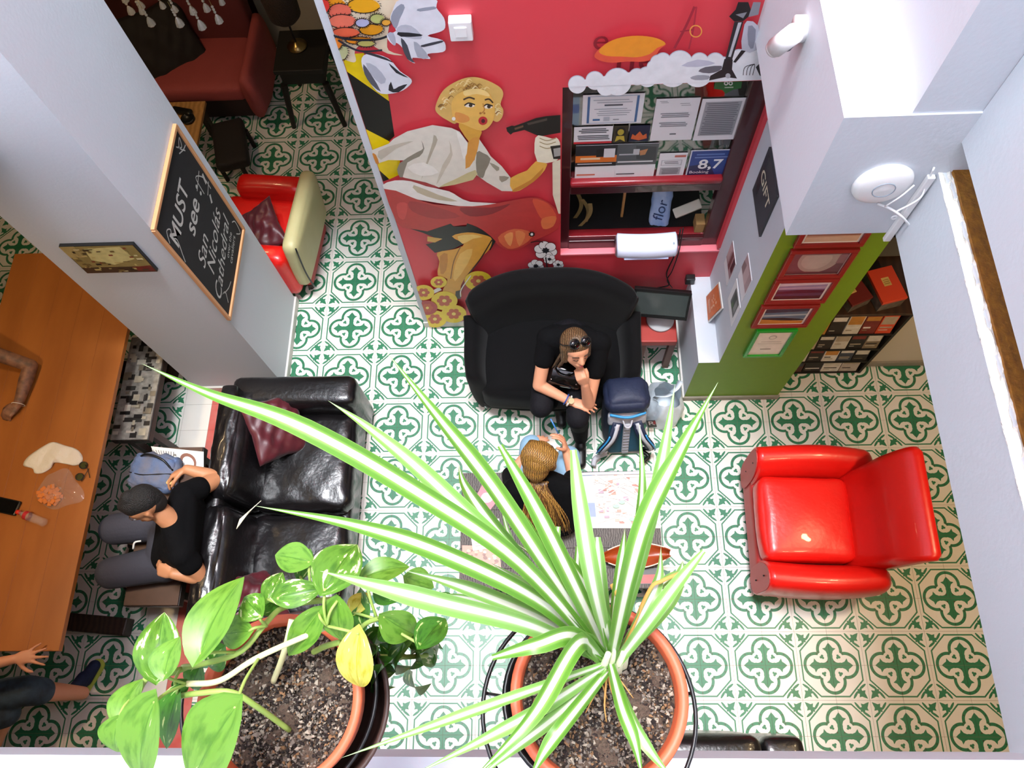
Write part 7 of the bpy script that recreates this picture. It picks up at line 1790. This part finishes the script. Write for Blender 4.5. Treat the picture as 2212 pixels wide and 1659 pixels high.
bm = bm_grid(nap_fn, 60, 10, close_u=True); solid(bm, 0.0012)
obj('tissue', bm, mat('tissue_paper', '#F4F0E4', 0.9, bump=(30, 0.8)), nap, True)
clear = bpy.data.materials.new('clear_film'); clear.use_nodes = True
b = clear.node_tree.nodes['Principled BSDF']; b.inputs['Base Color'].default_value = (0.9, 0.9, 0.88, 1); b.inputs['Alpha'].default_value = 0.16; b.inputs['Roughness'].default_value = 0.08; b.inputs['Specular IOR Level'].default_value = 1.0; b.inputs['Coat Weight'].default_value = 1.0
MATS['clear_film'] = clear
cbg = thing('food_bag', 'clear plastic bag with orange crisps on the long table', 'bag', tuple(at_z(130, 1060, ZL)))
def film(u, v):
    a = 2 * math.pi * u
    x, y = 130 + (48 + 6 * math.sin(3 * a)) * math.cos(a) * v + 4 * math.sin(2 * a), 1056 + (42 + 5 * math.sin(4 * a)) * math.sin(a) * v
    return at_z(x, y, ZL + 0.003 + 0.028 * (1 - v ** 2.5) + 0.006 * math.sin(9 * a) * v * (1 - v) * 3)
obj('film', bm_grid(film, 48, 14, close_u=True), clear, cbg, True)
orange_food = mat('orange_crisps', '#E8852A', 0.5, noise=(40, 0.6), col2='#B85A14')
for k in range(26):
    a = k * 2.4; r = 3 + 4.4 * math.sqrt(k)
    p = at_z(108 + r * math.cos(a), 1070 + r * .8 * math.sin(a), ZL + 0.009 + 0.006 * (k % 3))
    obj('crisp', bm_soft(0.016, 0.012, 0.003, 0.003, n=4, M=TM(p) @ Euler((0.3 * math.sin(a), 0.3 * math.cos(a), a)).to_matrix().to_4x4()), orange_food, cbg, True)
bo = thing('plastic_bottle', 'small clear bottle with a red cap lying on the long table', 'bottle', tuple(at_z(68, 1117, ZL)))
p0, p1 = at_z(38, 1106, ZL + 0.028), at_z(98, 1130, ZL + 0.028)
dv = (p1 - p0).normalized(); q_ = dv.to_track_quat('Z', 'Y').to_matrix().to_4x4(); LB = (p1 - p0).length
obj('body', bm_lathe([(0.010, 0.012), (0.011, 0.03), (0.024, 0.05), (0.026, 0.08), (0.024, LB - 0.03), (0.026, LB - 0.008), (0.015, LB), (0, LB)], 28, TM(p0) @ q_), clear, bo, True)
obj('cap', bm_cyl(p0 - dv * 0.006, p0 + dv * 0.014, 0.0135, n=20), mat('red_cap', '#E0301C', 0.35), bo, True)
obj('label', bm_lathe([(0.0262, 0.055), (0.0268, 0.06), (0.0268, 0.075), (0.0262, 0.08)], 28, TM(p0) @ q_), mat('red_label', '#C83038', 0.4), bo, True)
lb = thing('phone_case', 'black phone wallet lying at the left edge of the long table', 'phone', tuple(at_z(5, 1090, ZL)))
pA, pB = at_z(-40, 1082, ZL), at_z(42, 1100, ZL)
PHM = frame_of((pA + pB) / 2 + V3((0, 0, 0.009)), pB - pA, V3((0, 1, 0)))
obj('cover', bm_soft((pB - pA).length / 2, 0.045, 0.008, 0.006, n=6, M=PHM), black_plastic, lb, True)
obj('screen', bm_box(-(pB - pA).length / 2 + .01, (pB - pA).length / 2 - .01, -0.038, 0.038, 0.008, 0.0088, M=PHM), mat('phone_glass', '#08080A', 0.1), lb)
gs = thing('sunglasses', 'dark spectacles lying near the table edge beside the napkin', 'glasses', tuple(at_z(180, 1022, ZL)))
for (u, v) in ((180, 1005), (172, 1030)):
    p = at_z(u, v, ZL + 0.016); obj('rim', bm_ring(p, 0.022, 0.0025, 24, 6, axis=(0.4, 0.1, 1)), black_plastic, gs, True); obj('lens', bm_cyl(p - V3((0, 0, 0.001)), p + V3((0, 0, 0.001)), 0.021, n=24), mat('olive_lens', '#4A4A28', 0.15), gs)
obj('temple', bm_tube([at_z(184, 1004, ZL + 0.02), at_z(190, 1016, ZL + 0.012), at_z(194, 1032, ZL + 0.006)], 0.002, 6, 8), black_plastic, gs, True)
obj('temple', bm_tube([at_z(176, 1040, ZL + 0.01), at_z(186, 1022, ZL + 0.01), at_z(192, 1012, ZL + 0.006)], 0.002, 6, 8), black_plastic, gs, True)

# ---- on the man's bench: printed sheet and denim bundle
sk = [(R_(0, 0, 1, 1), '#ECEAE4')]
for k in range(9): sk.append((stroke([(.06 + .03 * k, .95), (.02 + .05 * k, .15)], .012), '#5A5652'))
sk += [(circle((.68, .55), .17, 20, .40), '#8A5A4C'), (circle((.68, .60), .12, 20, .30), '#ECEAE4'), (R_(.52, .70, .86, .92), '#D8D4CC')] + [(R_(.53 + .04 * k, .72, .55 + .04 * k, .9), '#6A645E') for k in range(8)] + [(R_(.40, .25, .46, .85), '#8A867E'), (R_(.405, .35, .455, .4), '#ECEAE4'), (R_(.405, .5, .455, .55), '#ECEAE4')]
table_sheet('printed_sheet', 'white sheet with monument drawings on the bench beside the man', 'print', [(326, 964), (440, 976), (440, 1022), (345, 1012)], sk, z=0.4505, group='papers on the bench')
denim = mat('denim_blue', '#3A6CA8', 0.85, noise=(12, 0.9), col2='#8A7A60', bump=(70, 0.3))
dn = thing('denim_bag', 'faded blue denim bag on the bench next to the man', 'bag', (-1.04, -1.66, 0.45))
DM = TM((-1.03, -1.665, 0.515)) @ Euler((0.1, 0.05, -0.12)).to_matrix().to_4x4()
obj('body', bm_soft(0.15, 0.115, 0.06, 0.05, puff=(0.01, 0.01, 0.02), n=20, M=DM, noise=0.006, seed=3), denim, dn, True)
obj('strap', bm_tube([DM @ V3((-0.13, 0.06, 0.03)), DM @ V3((-0.05, 0.10, 0.08)), DM @ V3((0.06, 0.08, 0.085)), DM @ V3((0.13, 0.02, 0.05))], 0.007, 8, 16), black_plastic, dn, True)
obj('seam', bm_tube([DM @ V3((-0.14, -0.02, 0.06)), DM @ V3((-0.04, -0.03, 0.082)), DM @ V3((0.08, -0.01, 0.08)), DM @ V3((0.14, 0.0, 0.05))], 0.003, 6, 14), black_plastic, dn, True)

bl_ = []
for k in range(70):
    x_, y_ = rnd.uniform(-1.41, -1.20), rnd.uniform(-1.41, -0.72)
    w_, h_ = rnd.uniform(0.01, 0.07), rnd.uniform(0.008, 0.05)
    bl_.append(([V3((x_, y_, 0.4505)), V3((min(-1.165, x_ + w_), y_, 0.4505)), V3((min(-1.165, x_ + w_), y_ + h_, 0.4505)), V3((x_, y_ + h_, 0.4505))], rnd.choice(('#16120E', '#2A241E', '#D8D0BC', '#8A7E68', '#C8BCA0', '#3A3630'))))
flat_print('newsprint', bl_, (0, 0, 1), b1, base=0.0004)['kind'] = 'stuff'
# ---- leaflet rack and boxes behind the green pillar
rk = thing('leaflet_rack', 'dark wooden leaflet rack in the alcove behind the green pillar', 'rack', (3.42, -0.6, 0))
RX0, RX1, RY0, RY1 = 3.13, 3.70, -0.845, -0.32
obj('top', bm_box(RX0, RX1, RY0, RY1, 0.885, 0.91, bevel=0.003), mat('rack_top', '#3E2618', 0.5, wave=(6, 3, 0.5), col2='#1E120A'), rk)
obj('side', bm_box(RX0, RX0 + 0.018, RY0, RY1, 0, 0.885), ebony, rk); obj('side', bm_box(RX1 - 0.018, RX1, RY0, RY1, 0, 0.885), ebony, rk)
obj('back', bm_box(RX0, RX1, RY1 - 0.01, RY1, 0, 0.885), ebony, rk)
for z in (0.02, 0.20, 0.40, 0.625): obj('shelf', bm_box(RX0 + 0.018, RX1 - 0.018, RY0, RY1 - 0.01, z - 0.012, z), ebony, rk)
rnd = random.Random(77)
cols = ['#D8D2C4', '#C88A3A', '#2E2622', '#E4E0D8', '#5A3430', '#3A4250', '#B8A890', '#7E2A22', '#1E1A1A', '#C4B8B0', '#E6E2DA', '#8A7A5E']
rowz = [(0.02, 0.155), (0.20, 0.165), (0.40, 0.19), (0.625, 0.215)]
n = 0
names_ = ['bottom', 'second', 'third', 'top']
desc = {'#D8D2C4': 'cream', '#C88A3A': 'ochre', '#2E2622': 'near-black', '#E4E0D8': 'off-white', '#5A3430': 'maroon', '#3A4250': 'slate blue', '#B8A890': 'beige', '#7E2A22': 'brick red', '#1E1A1A': 'black', '#C4B8B0': 'pale grey', '#E6E2DA': 'ivory', '#8A7A5E': 'olive'}
rowcols = [['#5A3430', '#1E1A1A', '#E4E0D8', '#C4B8B0'], ['#D8D2C4', '#2E2622', '#E6E2DA', '#3A4250', '#1E1A1A'], ['#B8A890', '#2E2622', '#D8D2C4', '#1E1A1A', '#8A7A5E'], ['#C88A3A', '#2E2622', '#D8D2C4', '#7E2A22', '#E2502A']]
desc['#E2502A'] = 'bright orange-red'
for r, (z, h) in enumerate(rowz):
    x = 3.16
    for k, c in enumerate(rowcols[r]):
        w = (3.67 - 3.16) / len(rowcols[r]) - 0.006
        hh = h * rnd.uniform(0.82, 0.95)
        t = thing('leaflet_stack', f'{desc[c]} leaflets on the {names_[r]} shelf of the rack', 'leaflets', (x + w / 2, -0.8, z), 'leaflets in the alcove rack')
        tilt = TM((x, -0.835, z + 0.001)) @ Matrix.Rotation(math.radians(-9), 4, 'X')
        obj('stack', bm_box(0, w, 0.0, 0.02, 0, hh, M=tilt), mat('card_' + c.strip('#'), c, 0.5), t)
        pt = lambda u, v, tilt=tilt, w=w, hh=hh: tilt @ V3((u * w, 0, (1 - v) * hh))
        lay = [(R_(.02, .02, .98, .98), c), (R_(.06, .08, .94, .3 if k % 2 else .5), rnd.choice(cols)), (R_(.1, .62, rnd.uniform(.5, .9), .70), rnd.choice(('#E6E2DA', '#2E2622', '#B8A890'))), (R_(.1, .78, rnd.uniform(.4, .8), .82), rnd.choice(('#8A7A5E', '#D8D2C4')))]
        flat_print('print', [([pt(*q) for q in pts], cc) for pts, cc in lay], (0, -1, 0), t, base=0.0008)
        x += w + 0.006
def gift_box(label, c, hx, hy, hz, rz, m_top, m_side, lab):
    t = thing('gift_box', label, 'box', (c[0], c[1], 0.91), 'boxes on top of the leaflet rack')
    M = TM((c[0], c[1], 0.912 + hz)) @ Matrix.Rotation(math.radians(rz), 4, 'Z')
    obj('carton', bm_box(-hx * .97, hx * .97, -hy * .97, hy * .97, -hz, hz * .8, M=M), m_side, t)
    obj('lid', bm_box(-hx, hx, -hy, hy, hz * .55, hz, bevel=0.003, M=M), m_top, t)
    flat_print('label', [([M @ V3((u * hx, v * hy, hz)) for u, v in ((-.35 + lab, -.1), (.25 + lab, -.1), (.25 + lab, .4), (-.35 + lab, .4))], '#E8C070')] + [([M @ V3((u * hx, v * hy, hz)) for u, v in ((-.28 + lab, .02 + .11 * k), (.18 + lab, .02 + .11 * k), (.18 + lab, .05 + .11 * k), (-.28 + lab, .05 + .11 * k))], '#8A5A2A') for k in range(3)], (0, 0, 1), t)
marb = mat('marbled_board', '#8A8074', 0.6, noise=(30, 1.0), col2='#1E1814')
gift_box('bright orange-red gift box on top of the leaflet rack', (3.52, -0.70), 0.078, 0.115, 0.055, 14, mat('orange_red_card', '#D84424', 0.5), marb, 0.05)
gift_box('dark red gift box behind the orange one on the rack', (3.335, -0.73), 0.072, 0.080, 0.045, 24, mat('dark_red_card', '#6E1E18', 0.5), marb, -0.2)
for k in range(4):
    tag(obj('magazine', bm_box(3.50 + 0.01 * k, 3.70, -0.40 - 0.02 * k, -0.33, 0.912 + 0.010 * k, 0.9215 + 0.010 * k), mat(f'mag_{k}', ('#B8AFA2', '#3A342E', '#CFC8BC', '#6A6258')[k], 0.5)), ('lowest grey magazine of the pile at the back of the rack', 'dark magazine second in the pile at the back of the rack', 'pale magazine third in the pile at the back of the rack', 'brown-grey magazine topmost in the pile at the back of the rack')[k], 'magazine', 'magazines at the back of the rack')

# ---- chandelier of glass drops in the back room
chc = at_z(372, -40, 2.05)
cd = thing('chandelier', 'crystal drop chandelier hanging in the back room', 'chandelier', (chc.x, chc.y, 2.65))
brass = mat('old_brass', '#A08A5A', 0.3, 1.0)
obj('rod', bm_cyl((chc.x, chc.y, 2.65), (chc.x, chc.y, 2.18), 0.008), brass, cd)
obj('canopy', bm_lathe([(0.0, -0.03), (0.03, -0.03), (0.06, 0.0), (0, 0)], 20, TM((chc.x, chc.y, 2.655))), brass, cd, True)
obj('ring', bm_ring((chc.x, chc.y, 2.18), 0.20, 0.008, 40, 8), brass, cd, True); obj('ring', bm_ring((chc.x, chc.y, 2.12), 0.11, 0.006, 32, 8), brass, cd, True)
for k in range(4):
    a = math.pi * k / 2; obj('arm', bm_cyl((chc.x, chc.y, 2.2), (chc.x + 0.2 * math.cos(a), chc.y + 0.2 * math.sin(a), 2.18), 0.005), brass, cd)
crystal = mat('crystal', '#F4F2EA', 0.05, spec=0.9, trans=0.35, coat=0.8)
def drop(p, L, bead):
    t = obj('strand', bm_cyl(p, p + V3((0, 0, 0.10)), 0.0015, n=6), brass, cd)
    for k in range(bead): obj('bead', bm_sphere(p + V3((0, 0, 0.018 * k + 0.012)), 0.009, 1), crystal, t, True)
    obj('crystal_drop', bm_lathe([(0.0, -L), (L * .32, -L * .72), (L * .26, -L * .42), (L * .10, -L * .1), (0.0, 0.0)], 8, TM(p)), crystal, t)
for (u, v, L, bd) in ((318, 36, 0.075, 3), (275, 12, 0.07, 2), (300, 14, 0.06, 2), (297, 0, 0.07, 3), (380, 36, 0.08, 3), (410, 12, 0.07, 2), (428, 42, 0.08, 4), (466, 30, 0.075, 3), (440, 6, 0.07, 3), (372, 10, 0.06, 2), (474, -6, 0.06, 2), (262, -14, 0.07, 3), (345, 2, 0.06, 3)):
    drop(at_z(u, v, 2.05), L, bd)
